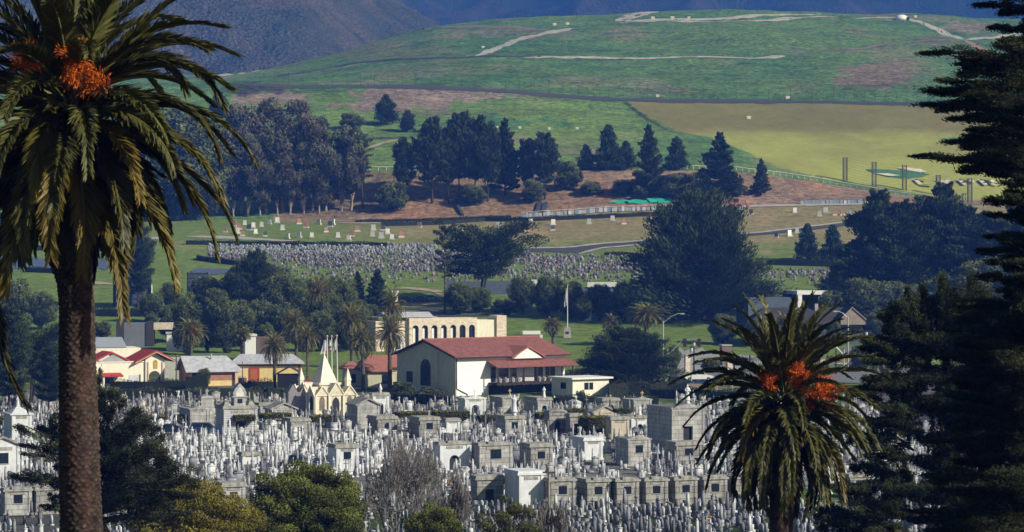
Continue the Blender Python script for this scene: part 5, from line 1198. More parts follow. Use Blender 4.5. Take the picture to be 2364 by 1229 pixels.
for i in range(20):
    px = 1852+i*8.2; v, k = spot(px, np.interp(px, [1850,2010], [471,468])); o = thing('burial_vault', 'blue grey vault box beside the red bank at the right', 'burial vault', v, R(rng.normal()*6), 'vault boxes beside the red bank')
    MB().bxc(0, 0, 0, 1.0, 1.5, 0.95).build('box', vb if i % 6 else vm, o); MB().bxc(0, 0, 0.96, 1.05, 1.55, 0.1).build('lid', vm, o)
for px, row, dx, dz, lb in [(1068,500,-18,36,'long black chute lying diagonally on the bank'),(1240,495,7,24,'left of two upright dark chutes on the bank'),(1253,494,7,22,'right of two upright dark chutes on the bank')]:
    v, k = spot(px, row); v2, _ = spot(px+dx, row-dz); m = MB(); d = v2-v; w = 0.45 if dx < 0 else 0.65
    m.add([Vector((-w,0,.5)), Vector((w,0,.5)), d+Vector((w,0,.6)), d+Vector((-w,0,.6)), Vector((-w,.3,-.3)), Vector((w,.3,-.3)), d+Vector((w,.3,-.2)), d+Vector((-w,.3,-.2))], [(0,1,2,3),(4,7,6,5),(0,4,5,1),(3,2,6,7),(0,3,7,4),(1,5,6,2)])
    o = m.build('drain_chute', drain); o.location = v; tag(o, lb, 'drain chute')
o, k = place('digger', 'orange digger parked at the foot of the bank right of the tarpaulins', 'digger', 1697, 482, 10)
orr = mat('orange_paint', (0.50,0.13,0.05), (0.36,0.10,0.05), scale=2)
MB().bxc(0, 0, 0.9, 3.2, 1.8, 1.1).build('body', orr, o); c = MB().bxc(0.3, 0, 2.0, 1.3, 1.5, 1.2).build('cab', glass, o); MB().bxc(0.3, 0, 3.2, 1.5, 1.7, 0.15).build('roof', orr, c)
MB().tube([(1.4,0,1.8), (3.0,0,2.9), (3.9,0,1.2)], [0.22,0.2,0.15], 6).build('arm', orr, o); MB().frus(4.0, 0, 0.4, 1.2, 0.4, 1.0, 0.9, 1.2).build('bucket', orr, o)
MB().tube([(-1.5,0,1.6), (-2.3,0,3.4), (-1.2,0,3.9)], 0.18, 6).build('arm', orr, o)
for x in (-1.1, 1.1):
    for y in (-1.0, 1.0): MB().lathe([(0.75,-0.2),(0.8,0.2)], 12).build('wheel', shade, o).matrix_local = Matrix.Translation((x, y, 0.75))@Matrix.Rotation(R(90), 4, 'X')

# ------------------------------------------------------------------ clipped hedges and hedge lines
def hedge_line(pts, thick, hgt, lb, m_=None, N=None, leaf=0.28, name='hedge'):
    P = []
    for a, b in zip(pts[:-1], pts[1:]):
        va, vb_ = spot(*a)[0], spot(*b)[0]; L = (vb_-va).length; n = min(9000, int(L*(thick+2*hgt)*12))
        t = rng.random(n)[:, None]; q = np.array(va)*(1-t)+np.array(vb_)*t
        q[:, 1] += rng.uniform(-thick/2, thick/2, n); q[:, 2] += hgt*(rng.random(n)**0.5)*(1+0.12*np.sin(q[:, 0]*0.7)); P.append(q)
    P = np.concatenate(P); o0 = spot(*pts[0])[0]; base = np.array(o0)
    core = MB()
    for a, b in zip(pts[:-1], pts[1:]):
        va, vb_ = spot(*a)[0]-o0, spot(*b)[0]-o0; n_ = max(2, int((vb_-va).length/3))
        for i in range(n_):
            p, q = va.lerp(vb_, i/n_), va.lerp(vb_, (i+1)/n_); w_ = thick*0.42; h_ = hgt*rng.uniform(0.74, 0.9)
            core.add([(p.x,p.y-w_,p.z-.3),(q.x,q.y-w_,q.z-.3),(q.x,q.y+w_,q.z-.3),(p.x,p.y+w_,p.z-.3),(p.x,p.y-w_,p.z+h_),(q.x,q.y-w_,q.z+h_),(q.x,q.y+w_,q.z+h_),(p.x,p.y+w_,p.z+h_)], [(0,1,5,4),(4,5,6,7),(3,7,6,2),(0,4,7,3),(1,2,6,5)])
    z = P[:, 2]; v, f, c = leaves(P-base, leaf, None, asp=0.8, tint=rng.uniform(0.6, 1.3, len(P)))
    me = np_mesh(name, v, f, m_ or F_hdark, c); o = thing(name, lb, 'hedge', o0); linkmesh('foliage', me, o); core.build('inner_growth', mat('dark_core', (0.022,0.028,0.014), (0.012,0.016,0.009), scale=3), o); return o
hedge_line([(430,566),(560,567),(700,569),(860,571),(892,572)], 2.4, 1.3, 'long dark clipped hedge along the upper edge of the dense grave rows')
hedge_line([(880,523),(1010,520),(1120,512),(1220,512),(1400,503),(1560,495)], 2.0, 1.3, 'dark shrub line with stakes below the row of burial vaults')
hedge_line([(820,514),(900,513),(1000,511),(1180,505)], 1.5, 0.9, 'faint green planting strip at the foot of the bank')
hedge_line([(1395,590),(1440,591),(1485,592)], 1.6, 0.9, 'short dark hedge on the lawn left of the huge cypress')
hedge_line([(1770,610),(1830,612),(1900,614),(2000,616)], 4, 1.6, 'dark hedge behind the pair of young cypresses')
hedge_line([(640,690),(720,688),(840,682)], 3, 1.4, 'dark hedge between the left wood and the grave rows')
hedge_line([(1185,652),(1260,652)], 2, 1.0, 'low hedge under the right edge of the umbrella cypress')
hedge_line([(180,725),(300,728),(400,730)], 6, 1.6, 'shaded hedge below the battened board')
hedge_line([(60,628),(130,632),(200,630)], 3, 1.3, 'dark hedge below the shaded blue road at the left')
hedge_line([(455,600),(520,608),(560,612)], 5, 1.2, 'dark planting left of the dense grave rows')
hedge_line([(90,577),(180,579),(290,580)], 4, 1.3, 'shaded shrub strip above the blue road at the left')
hedge_line([(255,902),(330,903),(430,903)], 1.8, 2.0, 'dark clipped hedge in front of the cream house', leaf=0.22)
hedge_line([(430,906),(480,906)], 2.6, 3.2, 'mounded dark shrubs in front of the brown gable', leaf=0.22)
hedge_line([(556,908),(590,909),(630,909)], 2.4, 2.4, 'rounded dark hedge in front of the yellow house', leaf=0.22)
hedge_line([(268,924),(360,924),(460,924),(560,922)], 2.0, 2.0, 'green shrub belt behind the upper left monuments', F_bush, leaf=0.22)
hedge_line([(560,922),(640,918),(700,916)], 2.2, 1.8, 'green shrubs below the dark carport', F_bush, leaf=0.22)
hedge_line([(870,928),(960,932),(1040,936)], 2.2, 1.8, 'scrub belt under the shaded gable of the hall', F_olive, leaf=0.22)
hedge_line([(1500,918),(1560,920),(1640,924),(1740,926)], 3.5, 1.9, 'dark hedge wall below the car park', leaf=0.25)
hedge_line([(1480,904),(1540,902),(1590,902)], 2.5, 1.6, 'leafy bank right of the dark bushy cypress', F_bush, leaf=0.25)
hedge_line([(1405,914),(1450,912),(1500,912)], 4.0, 2.6, 'dark shrub mass between the cream house and the car park', leaf=0.25)
hedge_line([(1230,936),(1290,940),(1370,940),(1440,938),(1520,938)], 2.4, 1.9, 'dark low hedge behind the monuments below the hall', leaf=0.22)

# ------------------------------------------------------------------ vehicles
tyre = mat('tyre', (0.02,0.02,0.022)); hub = mat('wheel_hub', (0.35,0.35,0.37), metal=0.6, rough=0.4)
chrome = mat('headlight', (0.75,0.76,0.78), rough=0.3); tail = mat('tail_light', (0.45,0.03,0.02))
def paint(n, c): return mat('paint_'+n, c, tuple(x*0.92 for x in c), scale=1.5, rough=0.28, spec=0.5)
def car(px, row, theta, lb, pc, kind='car', D=None, cat='car', dz=0.0):
    o, k = place('parked_car', lb, cat, px, row, theta, D, dz=dz)
    L = {'car': 4.5, 'pickup': 5.4, 'suv': 4.7}[kind]; hw = 0.9
    h1 = 0.95 if kind == 'car' else 1.15; rf = {'car': 1.45, 'pickup': 1.9, 'suv': 1.8}[kind]
    b = MB()
    def body(y):   # side outline with wheel arches
        pts = [(-L/2, 0.4), (-L/2, h1*0.85), (-L/2+0.15, h1), (L/2-1.2, h1), (L/2-0.1, h1*0.82), (L/2, 0.4)]
        for cx in (L/2-0.95, -L/2+0.95):
            pts += [(cx+0.42, 0.35)] + [(cx+0.4*math.cos(a), 0.35+0.36*math.sin(a)) for a in (0.6, 1.2, 1.57, 1.95, 2.5)] + [(cx-0.42, 0.35)]
        return pts
    b.ext_y(body(0), -hw, hw); bo = b.build('body', pc, o)
    if kind == 'pickup': cp = [(-0.4, h1), (1.3, h1), (0.75, rf), (-0.3, rf)]
    elif kind == 'suv': cp = [(-L/2+0.1, h1), (L/2-1.3, h1), (L/2-1.9, rf), (-L/2+0.4, rf)]
    else: cp = [(-L/2+0.5, h1), (L/2-1.2, h1), (L/2-2.0, rf), (-L/2+1.3, rf)]
    c = MB().ext_y(cp, -hw+0.12, hw-0.12).build('cabin', pc, o)
    cx = sum(p[0] for p in cp)/4; sh = lambda s, t: [(cx+(x-cx)*s, h1+0.05+(z-h1)*t) for x, z in cp]
    m = MB(); m.ext_y(sh(0.86, 0.82), -hw+0.10, -hw+0.119); m.ext_y(sh(0.86, 0.82), hw-0.119, hw-0.10); m.build('side_window', glass, c)
    m = MB()
    (xa, za), (xb, zb) = cp[1], cp[2]; m.add([(xa+.02,-.7,za+.08),(xa+.02,.7,za+.08),(xb+.05,.62,zb-.06),(xb+.05,-.62,zb-.06)], [(0,1,2,3)]); m.build('windscreen', glass, c)
    for sx in (-1, 1):
        for sy in (-1, 1):
            w = MB().lathe([(0.2,-0.11),(0.33,-0.11),(0.34,0.11),(0.2,0.11)], 14).build('wheel', tyre, o); w.matrix_local = Matrix.Translation((sx*(L/2-0.95), sy*(hw-0.1), 0.34))@Matrix.Rotation(R(90), 4, 'X')
            MB().lathe([(0.02,-0.125),(0.19,-0.125),(0.19,0.125),(0.02,0.125)], 10).build('hub', hub, w)
    for sy in (-0.62, 0.62):
        MB().bxc(L/2+0.0, sy, 0.6, 0.06, 0.34, 0.17).build('headlight', chrome, o); MB().bxc(-L/2, sy, 0.65, 0.06, 0.3, 0.16).build('tail_light', tail, o)
    MB().bxc(L/2, 0, 0.36, 0.12, 1.7, 0.16).build('bumper', hub, o)
blu = paint('blue', (0.02,0.05,0.13)); lbl = paint('pale_blue', (0.12,0.2,0.34)); wht = paint('white', (0.78,0.78,0.78)); dk = paint('dark', (0.018,0.025,0.045)); slv = paint('silver', (0.42,0.44,0.46))
car(938, 698, 4, 'darkest and leftmost of three blue cars parked on the lawn road', dk, D=None); car(966, 697, 185, 'middle of three blue cars parked on the lawn road', blu); car(996, 696, 4, 'pale blue rightmost of three cars parked on the lawn road', lbl)
car(476, 1006, 5, 'dark blue estate car on the lane between the mausoleums', blu, 'suv')
car(397, 1003, 5, 'small dark car half hidden behind the left monuments', dk)
car(1535, 886, 5, 'white van like car at the left of the car park', wht, 'suv'); car(1572, 890, 8, 'black car in the middle of the car park', dk, 'suv', D=540); car(1612, 872, 8, 'dark pickup with a white cab on the street', wht, 'pickup', D=556); car(1618, 890, -160, 'dark blue car facing the tan rail wall', blu, D=538)
car(1652, 888, 190, 'dark car parked right of the dark blue one', dk, D=540); car(1348, 897, 20, 'silver car roof behind the small cream house', slv, D=536); car(1885, 795, 6, 'white car in front of the dark roofed house', wht); car(1520, 884, 90, 'dark car behind the cypress seen end on', dk); car(1700, 856, 4, 'silver blue car on the street seen through the palm fronds', slv); car(688, 1078, 80, 'dark car with a pale bonnet beside the white graves', dk)
# ------------------------------------------------------------------ the cemetery
TH = 22.0
gr_w = mat('white_marble', (0.80,0.82,0.85), (0.68,0.70,0.73), scale=1.4, stain=0.22)
gr_g = mat('grey_granite', (0.50,0.485,0.455), (0.36,0.35,0.33), scale=3, stain=0.45, brick=(1.5,0.62,0.035,(0.3,0.3,0.3)))
gr_l = mat('light_granite', (0.62,0.61,0.59), (0.48,0.475,0.46), scale=3, stain=0.4, brick=(1.3,0.55,0.025,(0.4,0.4,0.4)))
gr_t = mat('tan_granite', (0.62,0.55,0.44), (0.50,0.44,0.36), scale=3, stain=0.2)
gr_s = mat('striped_marble', (0.72,0.73,0.75), (0.58,0.59,0.6), scale=2, stain=0.25, wave=('Z', 1.0, 0.6))
slabm = mat('weathered_slab', (0.50,0.49,0.44), (0.26,0.255,0.235), scale=1.6, stain=0.4)
goldm = mat('gilded_cross', (0.55,0.42,0.12), rough=0.5)
FOOT = []      # footprints kept free of small graves
def cross_mb(x, y, z, h, t=0.12):
    m = MB(); m.box(x-t/2, x+t/2, y-t/2, y+t/2, z, z+h); m.box(x-h*0.3, x+h*0.3, y-t/2+0.003, y+t/2-0.003, z+h*0.58, z+h*0.58+t*1.1); return m
def figure(m, x, y, z, h, wings=False, arms=False):
    """robed statue: base, gown, shoulders, neck and head in one surface"""
    p = [(0.20,0),(0.21,0.05),(0.155,0.2),(0.135,0.42),(0.125,0.55),(0.15,0.66),(0.165,0.76),(0.12,0.82),(0.05,0.85),(0.045,0.87),(0.075,0.91),(0.078,0.95),(0.05,0.99),(0.01,1.0)]
    m.lathe([(r*h, z+k*h) for r, k in p], 9, x, y, 0.8)
    if arms: m.tube([(x-0.12*h,y,z+.76*h),(x-0.22*h,y,z+.9*h),(x-0.25*h,y,z+1.08*h)], [.045*h,.035*h,.02*h], 5); m.tube([(x+0.12*h,y,z+.76*h),(x+0.24*h,y,z+.86*h),(x+0.3*h,y,z+1.05*h)], [.045*h,.035*h,.02*h], 5)
    else: m.tube([(x-0.13*h,y,z+.76*h),(x-0.17*h,y-0.06*h,z+.6*h),(x-0.02*h,y-0.14*h,z+.58*h)], [.045*h,.04*h,.03*h], 5); m.tube([(x+0.13*h,y,z+.76*h),(x+0.17*h,y-0.06*h,z+.6*h),(x+0.02*h,y-0.14*h,z+.62*h)], [.045*h,.04*h,.03*h], 5)
    if wings: m.ext_y([(x-.05*h,z+.4*h),(x-.3*h,z+.35*h),(x-.34*h,z+.9*h),(x-.1*h,z+.8*h)], y+0.08*h, y+0.12*h); m.ext_y([(x+.05*h,z+.4*h),(x+.1*h,z+.8*h),(x+.34*h,z+.9*h),(x+.3*h,z+.35*h)], y+0.08*h, y+0.12*h)
def maus(x0, x1, top, base, side, lb, m_=None, roof='step', opening='window', orn=None, th=TH, steps=True):
    """stone mausoleum: body, cornice, roof, door or window, ornament"""
    m_ = m_ or gr_g; v, k = spot((x0+x1)/2, base); W_ = (x1-x0)/k/math.cos(R(th)); Dp = max(1.6, side/k/math.sin(R(th))); H = (base-top)/k
    o = thing('mausoleum', lb, 'mausoleum', v, R(th)); FOOT.append((v.x, v.y, W_/2+0.5, Dp+0.5, R(th)))
    hw = W_/2; hb = H-(0.45 if roof in ('step', 'flat', 'slab') else 0.9 if roof == 'gable' else 0.5)
    if opening == 'arch' or opening == 'door':
        dw = min(0.34*W_, 1.3); dh = hb*0.62
        w = MB(); w.box(-hw, -dw/2, 0, Dp, -0.3, hb); w.box(dw/2, hw, 0, Dp, -0.3, hb); w.box(-dw/2, dw/2, 0.5, Dp, -0.3, hb)
        if opening == 'arch':
            a = arch(0, 0, dw, dh, 8)[2:]
            for p, q in zip(a[:-1], a[1:]): w.add([(p[0],0.0,p[1]),(q[0],0.0,q[1]),(q[0],0,hb),(p[0],0,hb),(p[0],.5,p[1]),(q[0],.5,q[1])], [(0,3,2,1),(0,1,5,4)])
        else: w.box(-dw/2, dw/2, 0.0, 0.5, dh, hb)
        w.build('wall', m_, o); MB().box(-dw/2+0.003, dw/2-0.003, 0.38, 0.49, 0, dh+(0.0 if opening == 'door' else 0)).build('door', shade, o)
    else:
        MB().box(-hw, hw, 0, Dp, -0.3, hb).build('wall', m_, o)
        if opening == 'window':
            s = 0.16*W_; f = MB().box(-s, s, -0.03, -0.005, hb*0.5, hb*0.5+1.9*s).build('window', glass, o); MB().box(-s-0.07, s+0.07, -0.07, -0.003, hb*0.5-0.09, hb*0.5-0.002).build('sill', slabm, f)
        elif opening == 'round': MB().ext_y([(0.2*W_*math.cos(a)*0.7, hb*0.62+0.2*W_*math.sin(a)*0.7) for a in np.linspace(0, 2*math.pi, 12, endpoint=False)], -0.04, -0.005).build('window', glass, o)
    MB().box(-hw-0.1, hw+0.1, -0.1, Dp+0.1, -0.3, 0.22).build('plinth', m_, o)
    if W_ > 2.0:
        for s_ in (-1, 1): MB().box(s_*(hw-0.2)-0.16, s_*(hw-0.2)+0.16, -0.075, -0.004, 0.22, hb-0.02).build('pilaster', m_, o)
        MB().box(-hw*0.55, hw*0.55, -0.05, -0.004, hb*0.86, hb*0.95).build('name_band', slabm, o)
    if roof == 'step':
        m = MB(); m.box(-hw-0.14, hw+0.14, -0.14, Dp+0.14, hb, hb+0.2); m.box(-hw*0.48, hw*0.48, -0.16, 0.5, hb+0.2, hb+0.45); m.box(-hw-0.02, hw+0.02, 0.1, Dp, hb+0.2, hb+0.32)
        m.build('roof', slabm, o); zt = H
    elif roof == 'flat' or roof == 'slab':
        m = MB(); m.box(-hw-0.16, hw+0.16, -0.16, Dp+0.16, hb, hb+0.22); m.box(-hw-0.05, hw+0.05, -0.05, Dp+0.05, hb+0.22, hb+0.45); m.build('roof', m_ if roof == 'slab' else slabm, o); zt = H
    elif roof == 'gable':
        MB().ext_y([(-hw, hb), (hw, hb), (0, H-0.15)], 0, Dp).build('gable_wall', m_, o)
        m = MB(); m.ext_y([(-hw-.25, hb-.12), (0, H-.08), (hw+.25, hb-.12), (hw+.25, hb+.1), (0, H+.15), (-hw-.25, hb+.1)], -0.25, Dp+0.2); m.build('roof', slabm, o); zt = H
    elif roof == 'pediment':
        m = MB(); m.box(-hw-0.12, hw+0.12, -0.12, Dp+0.12, hb, hb+0.16); m.ext_y([(-hw*0.95, hb+0.16), (hw*0.95, hb+0.16), (hw*0.35, hb+0.42), (0, hb+0.62), (-hw*0.35, hb+0.42)], -0.1, 0.3); m.build('roof', m_, o); zt = hb+0.6
    elif roof == 'pyramid':
        m = MB(); m.box(-hw-0.2, hw+0.2, -0.2, Dp+0.2, hb, hb+0.2); m.frus(0, Dp/2, hb+0.2, hb+0.2+0.3*W_, 2*hw, Dp, 0.5, 0.5); m.build('roof', m_, o); zt = hb+0.2+0.3*W_
    elif roof == 'niche':
        m = MB(); m.ext_y([(-hw-.1, hb), (hw+.1, hb), (hw*0.9, hb+0.25), (0, hb+0.55), (-hw*0.9, hb+0.25)], -0.1, Dp+0.1); m.build('roof', m_, o); zt = hb+0.5
    if orn:
        kd, s = orn[0], orn[1]; oy = 0.2 if roof != 'pyramid' else Dp/2
        if kd == 'cross': cross_mb(0, oy, zt-0.05, s).build('cross', m_, o)
        elif kd == 'gold': cross_mb(0, oy, zt-0.05, s).build('cross', goldm, o)
        elif kd in ('statue', 'angel'):
            m = MB(); m.frus(0, oy, zt-0.05, zt+0.3*s*0.6, 0.5, 0.5, 0.38, 0.38); figure(m, 0, oy, zt+0.18*s, s, arms=(kd == 'angel'), wings=False); m.build('statue', gr_w, o, True)
        elif kd == 'finial': MB().lathe([(0.08,zt-0.05),(0.28,zt+0.1),(0.12,zt+0.3),(0.34,zt+0.55),(0.22,zt+0.85),(0.03,zt+1.4)], 10, 0, oy).build('finial', gr_w, o, True)
        elif kd == 'ball': MB().lathe([(0.05,zt-0.05),(0.25,zt+0.1),(0.2,zt+0.4),(0.4,zt+0.7),(0.3,zt+1.0),(0.03,zt+1.2)], 10, 0, oy).build('urn', gr_w, o, True)
    return o, W_, Dp, H
MS = [
 (1270,1329,1101,1172,16,'first grey block mausoleum of the front row, right of the white one',gr_g,'step','window',None),
 (1354,1410,1103,1171,22,'second grey block mausoleum of the front row',gr_g,'step','window',None),
 (1422,1476,1102,1170,15,'third grey block mausoleum of the front row',gr_g,'step','window',None),
 (1489,1543,1101,1168,15,'fourth grey block mausoleum of the front row',gr_g,'step','window',None),
 (1557,1611,1099,1166,15,'fifth grey block mausoleum of the front row',gr_g,'step','window',None),
 (1623,1680,1097,1164,15,'sixth grey block mausoleum, half behind the right palm',gr_g,'step','window',None),
 (1694,1750,1096,1162,15,'seventh grey block mausoleum, hidden behind the right palm fronds',gr_g,'step','window',None),
 (1197,1256,1087,1171,32,'smooth white mausoleum at the left end of the front row',gr_w,'slab',None,None),
 (1100,1162,1098,1166,12,'dark fronted mausoleum under a spreading clipped tree',gr_g,'flat','door',None),
 (12,72,1124,1190,12,'grey mausoleum with a small square window at the far left',gr_l,'step','window',None),
 (84,134,1122,1188,14,'grey mausoleum against the left side of the big palm trunk',gr_g,'step',None,None),
 (268,330,1118,1196,22,'mausoleum half hidden behind the lower limbs of the left pine',gr_l,'flat','window',None),
 (514,566,1114,1182,20,'grey mausoleum rising behind the yellow green pine',gr_l,'flat','window',None),
 (776,828,1026,1086,22,'white mausoleum with a cross behind the left of the bare tree',gr_w,'flat','window',('cross',1.0)),
 (1015,1084,1018,1090,10,'white fronted mausoleum with a tall arched niche right of the bare tree',gr_w,'step','arch',None),
 (1106,1184,1020,1090,18,'wide pale mausoleum with a dark square window in the middle rows',gr_l,'step','window',('cross',0.7)),
 (1224,1276,1024,1086,24,'grey mausoleum with a small window in the middle rows',gr_g,'flat','window',None),
 (1348,1392,1010,1062,26,'white mausoleum with an overhanging slab roof and dark side',gr_w,'slab',None,None),
 (1449,1503,1006,1076,26,'pale mausoleum with a stepped pediment and one small window',gr_l,'pediment','window',None),
 (1549,1628,934,1052,50,'largest mausoleum, tall grey temple with a statue on top left of the right palm',gr_l,'pediment','door',('statue',2.0)),
 (1560,1622,1020,1076,20,'small mausoleum in front of the tall grey temple',gr_g,'flat','window',None),
 (1410,1453,962,1014,10,'tan mausoleum body beside the big round clipped hedge',gr_t,'flat',None,None),
 (1370,1424,938,972,10,'small tomb with a bright cream pitched roof',gr_t,'gable',None,None),
 (1166,1211,960,1012,22,'pale mausoleum carrying a white figure with raised arms',gr_l,'flat','window',('angel',2.4)),
 (1267,1309,944,1002,10,'grey mausoleum with a tall arched door in the upper middle rows',gr_g,'niche','arch',None),
 (1316,1344,955,1004,8,'narrow grey mausoleum left of the big round clipped hedge',gr_g,'flat','door',None),
 (1456,1500,958,1002,22,'white columned tomb right of the big round clipped hedge',gr_w,'step','arch',('statue',1.1)),
 (871,917,961,1008,25,'grey block mausoleum with a round window left of a leafy shrub',gr_g,'flat','round',None),
 (969,1015,963,1012,24,'grey block mausoleum with a small window right of a leafy shrub',gr_g,'flat','window',None),
 (672,716,966,1008,22,'low grey mausoleum with a pale door below the gothic chapel',gr_l,'flat','door',None),
 (825,876,921,990,26,'gabled grey mausoleum directly right of the gothic chapel',gr_l,'gable',None,('cross',0.8)),
 (860,898,907,960,10,'arched white tomb with a pointed finial right of the gothic chapel',gr_w,'flat','arch',('finial',1)),
 (439,482,938,986,33,'low pedimented mausoleum behind the parked dark blue car',gr_l,'pediment',None,('cross',0.8)),
 (465,493,912,984,5,'tall narrow arched niche with a cross left of the striped mausoleum',gr_l,'niche','arch',('cross',0.9)),
 (628,684,931,968,20,'gabled tomb with an arched opening left of the gothic chapel',gr_l,'gable','arch',('cross',0.8)),
 (1073,1122,914,958,14,'pale tomb with a curved pediment and arched door below the gable corner',gr_w,'pediment','arch',('cross',0.9)),
 (1159,1197,912,952,28,'grey tomb with a gold cross below the balcony',gr_l,'pediment',None,('gold',0.9)),
 (1240,1274,918,956,30,'grey tomb with an arched door and a statue below the balcony',gr_l,'flat','arch',('statue',1.4)),
 (1320,1342,924,948,3,'tiny arched niche tomb with a cross in front of the cream house',gr_w,'niche','arch',('cross',0.8)),
 (1391,1430,919,948,15,'grey tomb with an arched door left of the dark hedge wall',gr_g,'flat','arch',('gold',0.6)),
 (1462,1505,917,956,24,'broad stepped tomb with a gold cross against the dark hedge wall',gr_l,'pediment',None,('gold',0.9)),
 (28,72,950,1016,30,'white colonnaded tomb with a peaked roof and statue at the far left',gr_w,'pyramid','arch',('statue',1.2)),
 (-30,44,1010,1112,20,'large plain white mausoleum cut by the left edge of the view',gr_w,'gable','window',None),
 (1960,2010,1092,1150,18,'grey mausoleum seen between the pine limbs at the right',gr_g,'step','window',None),
 (2040,2110,1080,1140,16,'pale mausoleum behind the right pine trunk',gr_l,'flat','window',None),
 (2210,2260,1100,1160,14,'grey mausoleum glimpsed at the lower right between dark branches',gr_g,'flat',None,None),
 (2290,2350,1105,1165,14,'pale mausoleum glimpsed near the right edge between branches',gr_l,'flat',None,None),
 (1030,1062,966,1000,8,'low white tomb between two flat topped hedges',gr_w,'flat',None,None),
 (600,652,930,962,14,'grey roofed tomb between the striped mausoleum and the gabled tomb',gr_l,'flat',None,None),
 (560,600,1044,1072,10,'low white slab tomb among the bright graves',gr_w,'flat',None,None),
]
for a in MS: maus(*a[:6], m_=a[6], roof=a[7], opening=a[8], orn=a[9])
# the striped mausoleum with a tower and pointed dome
o, W_, Dp, H = maus(517, 592, 937, 1002, 22, 'largest marble mausoleum with striped walls and a pointed dome, left of centre', gr_s, 'flat', 'arch')
m = MB(); m.box(-W_*0.17, W_*0.17, 0.1, 1.6, H-0.05, H+1.15); m.box(-W_*0.24, W_*0.24, 0.0, 1.7, H+1.15, H+1.3); t = m.build('tower', gr_l, o)
q = []
for i in range(13):
    u = i/12; w = W_*0.19*(1-abs(2*u-1)**2.2)
pts = [(-W_*0.19,H+1.3),(W_*0.19,H+1.3),(W_*0.2,H+1.75),(W_*0.15,H+2.3),(W_*0.07,H+2.75),(0,H+3.1),(-W_*0.07,H+2.75),(-W_*0.15,H+2.3),(-W_*0.2,H+1.75)]
MB().ext_y(pts, 0.15, 1.5).build('pointed_dome', gr_l, o)
MB().ext_y([(x*0.62,H+1.3+(z-H-1.3)*0.72) for x, z in pts], 0.1, 0.148).build('dome_panel', mat('pale_panel', (0.75,0.74,0.7), scale=2), o)
MB().box(-W_*0.07, W_*0.07, 0.04, 0.099, H+0.35, H+0.95).build('tower_window', glass, o)
m = MB()
for s in (-1, 1): m.frus(s*W_*0.36, 1.2, H, H+0.6, W_*0.22, 2.2, W_*0.08, 0.8)
m.build('side_roof', slabm, o)
FOOT.append((o.location.x, o.location.y, 3, 5, R(TH)))

# ---- the gothic chapel
def chapel():
    v, k = spot(728, 962); a = 7.7; th = R(33)
    o = thing('gothic_chapel', 'cream gothic chapel with a steep pyramid spire and pointed gables', 'chapel', v, th, None, 0.93); FOOT.append((v.x+2, v.y+4, 6, 6, 0))
    ch = mat('cream_limestone', (0.86,0.80,0.64), (0.78,0.71,0.54), scale=3, stain=0.15, brick=(0.8,0.4,0.012,(0.62,0.55,0.45)))
    chp = mat('cream_roof', (0.86,0.81,0.68), (0.78,0.72,0.58), scale=1, stain=0.1)
    MB().box(0, a, 0, a, -0.3, 3.3).build('wall', ch, o)
    r = MB()
    # crossed gables: three on the front and three on the side
    for cx, w, h in ((1.25, 2.4, 1.5), (3.85, 2.9, 2.1), (6.45, 2.4, 1.5)):
        r.ext_y([(cx-w/2, 3.3), (cx+w/2, 3.3), (cx, 3.3+h)], -0.15, a/2); r.ext_x([(cx-w/2, 3.3), (cx, 3.3+h), (cx+w/2, 3.3)], -0.15, a/2)
    r.build('gable', ch, o)
    c = MB()
    for cx, w, h in ((1.25, 2.4, 1.5), (3.85, 2.9, 2.1), (6.45, 2.4, 1.5)):
        for y0, y1, s in ((-0.3, -0.1, 0),):
            c.ext_y([(cx-w/2-.15, 3.2), (cx, 3.3+h+.02), (cx+w/2+.15, 3.2), (cx+w/2+.15, 3.42), (cx, 3.3+h+.28), (cx-w/2-.15, 3.42)], -0.32, -0.152)
            c.ext_x([(cx-w/2-.15, 3.2), (cx, 3.3+h+.02), (cx+w/2+.15, 3.2), (cx+w/2+.15, 3.42), (cx, 3.3+h+.28), (cx-w/2-.15, 3.42)][::-1], -0.32, -0.152)
    c.build('coping', chp, o)
    MB().ext_y(arch(3.85, 0, 1.3, 3.1, pointed=True), -0.08, -0.02).build('door', shade, o)
    for cx in (1.25, 6.45):
        f = MB().ext_y(arch(cx, 1.0, 0.95, 2.3, pointed=True), -0.07, -0.02).build('window', mat('brown_glass', (0.22,0.17,0.12)), o)
        MB().ext_x([(y, z) for y, z in arch(cx, 1.0, 0.95, 2.3, pointed=True)][::-1], -0.07, -0.02).build('window', shade, o)
    m = MB()
    for x in (0, 2.5, 5.2, 7.7): m.bxc(x, -0.15, -0.3, 0.35, 0.35, 3.6); m.bxc(-0.15, x, -0.3, 0.35, 0.35, 3.6)
    m.build('buttress', chp, o)
    t = MB().box(1.9, 5.8, 1.9, 5.8, 3.3, 5.0); t.build('tower', ch, o)
    m = MB().box(1.7, 6.0, 1.7, 6.0, 5.0, 5.35); m.build('cornice', chp, o)
    s = MB().frus(3.85, 3.85, 5.35, 9.8, 3.2, 3.2, 0.2, 0.2); s.build('spire', chp, o)
    MB().frus(3.85, 3.85, 9.8, 10.6, 0.2, 0.2, 0.08, 0.08).box(3.5, 4.2, 3.8, 3.9, 10.15, 10.25).build('finial', chp, o)
    for x, y in ((6.8, 1.2), (1.0, 6.6)):
        MB().frus(x, y, 4.2, 5.7, 0.75, 0.75, 0.75, 0.75).frus(x, y, 5.7, 7.7, 0.95, 0.95, 0.06, 0.06).build('pinnacle', chp, o)
chapel()
o, k = place('shaded_tomb', 'grey shaded gothic tomb wall directly left of the cream chapel', 'mausoleum', 690, 960, 12)
FOOT.append((o.location.x, o.location.y, 3, 4, 0))
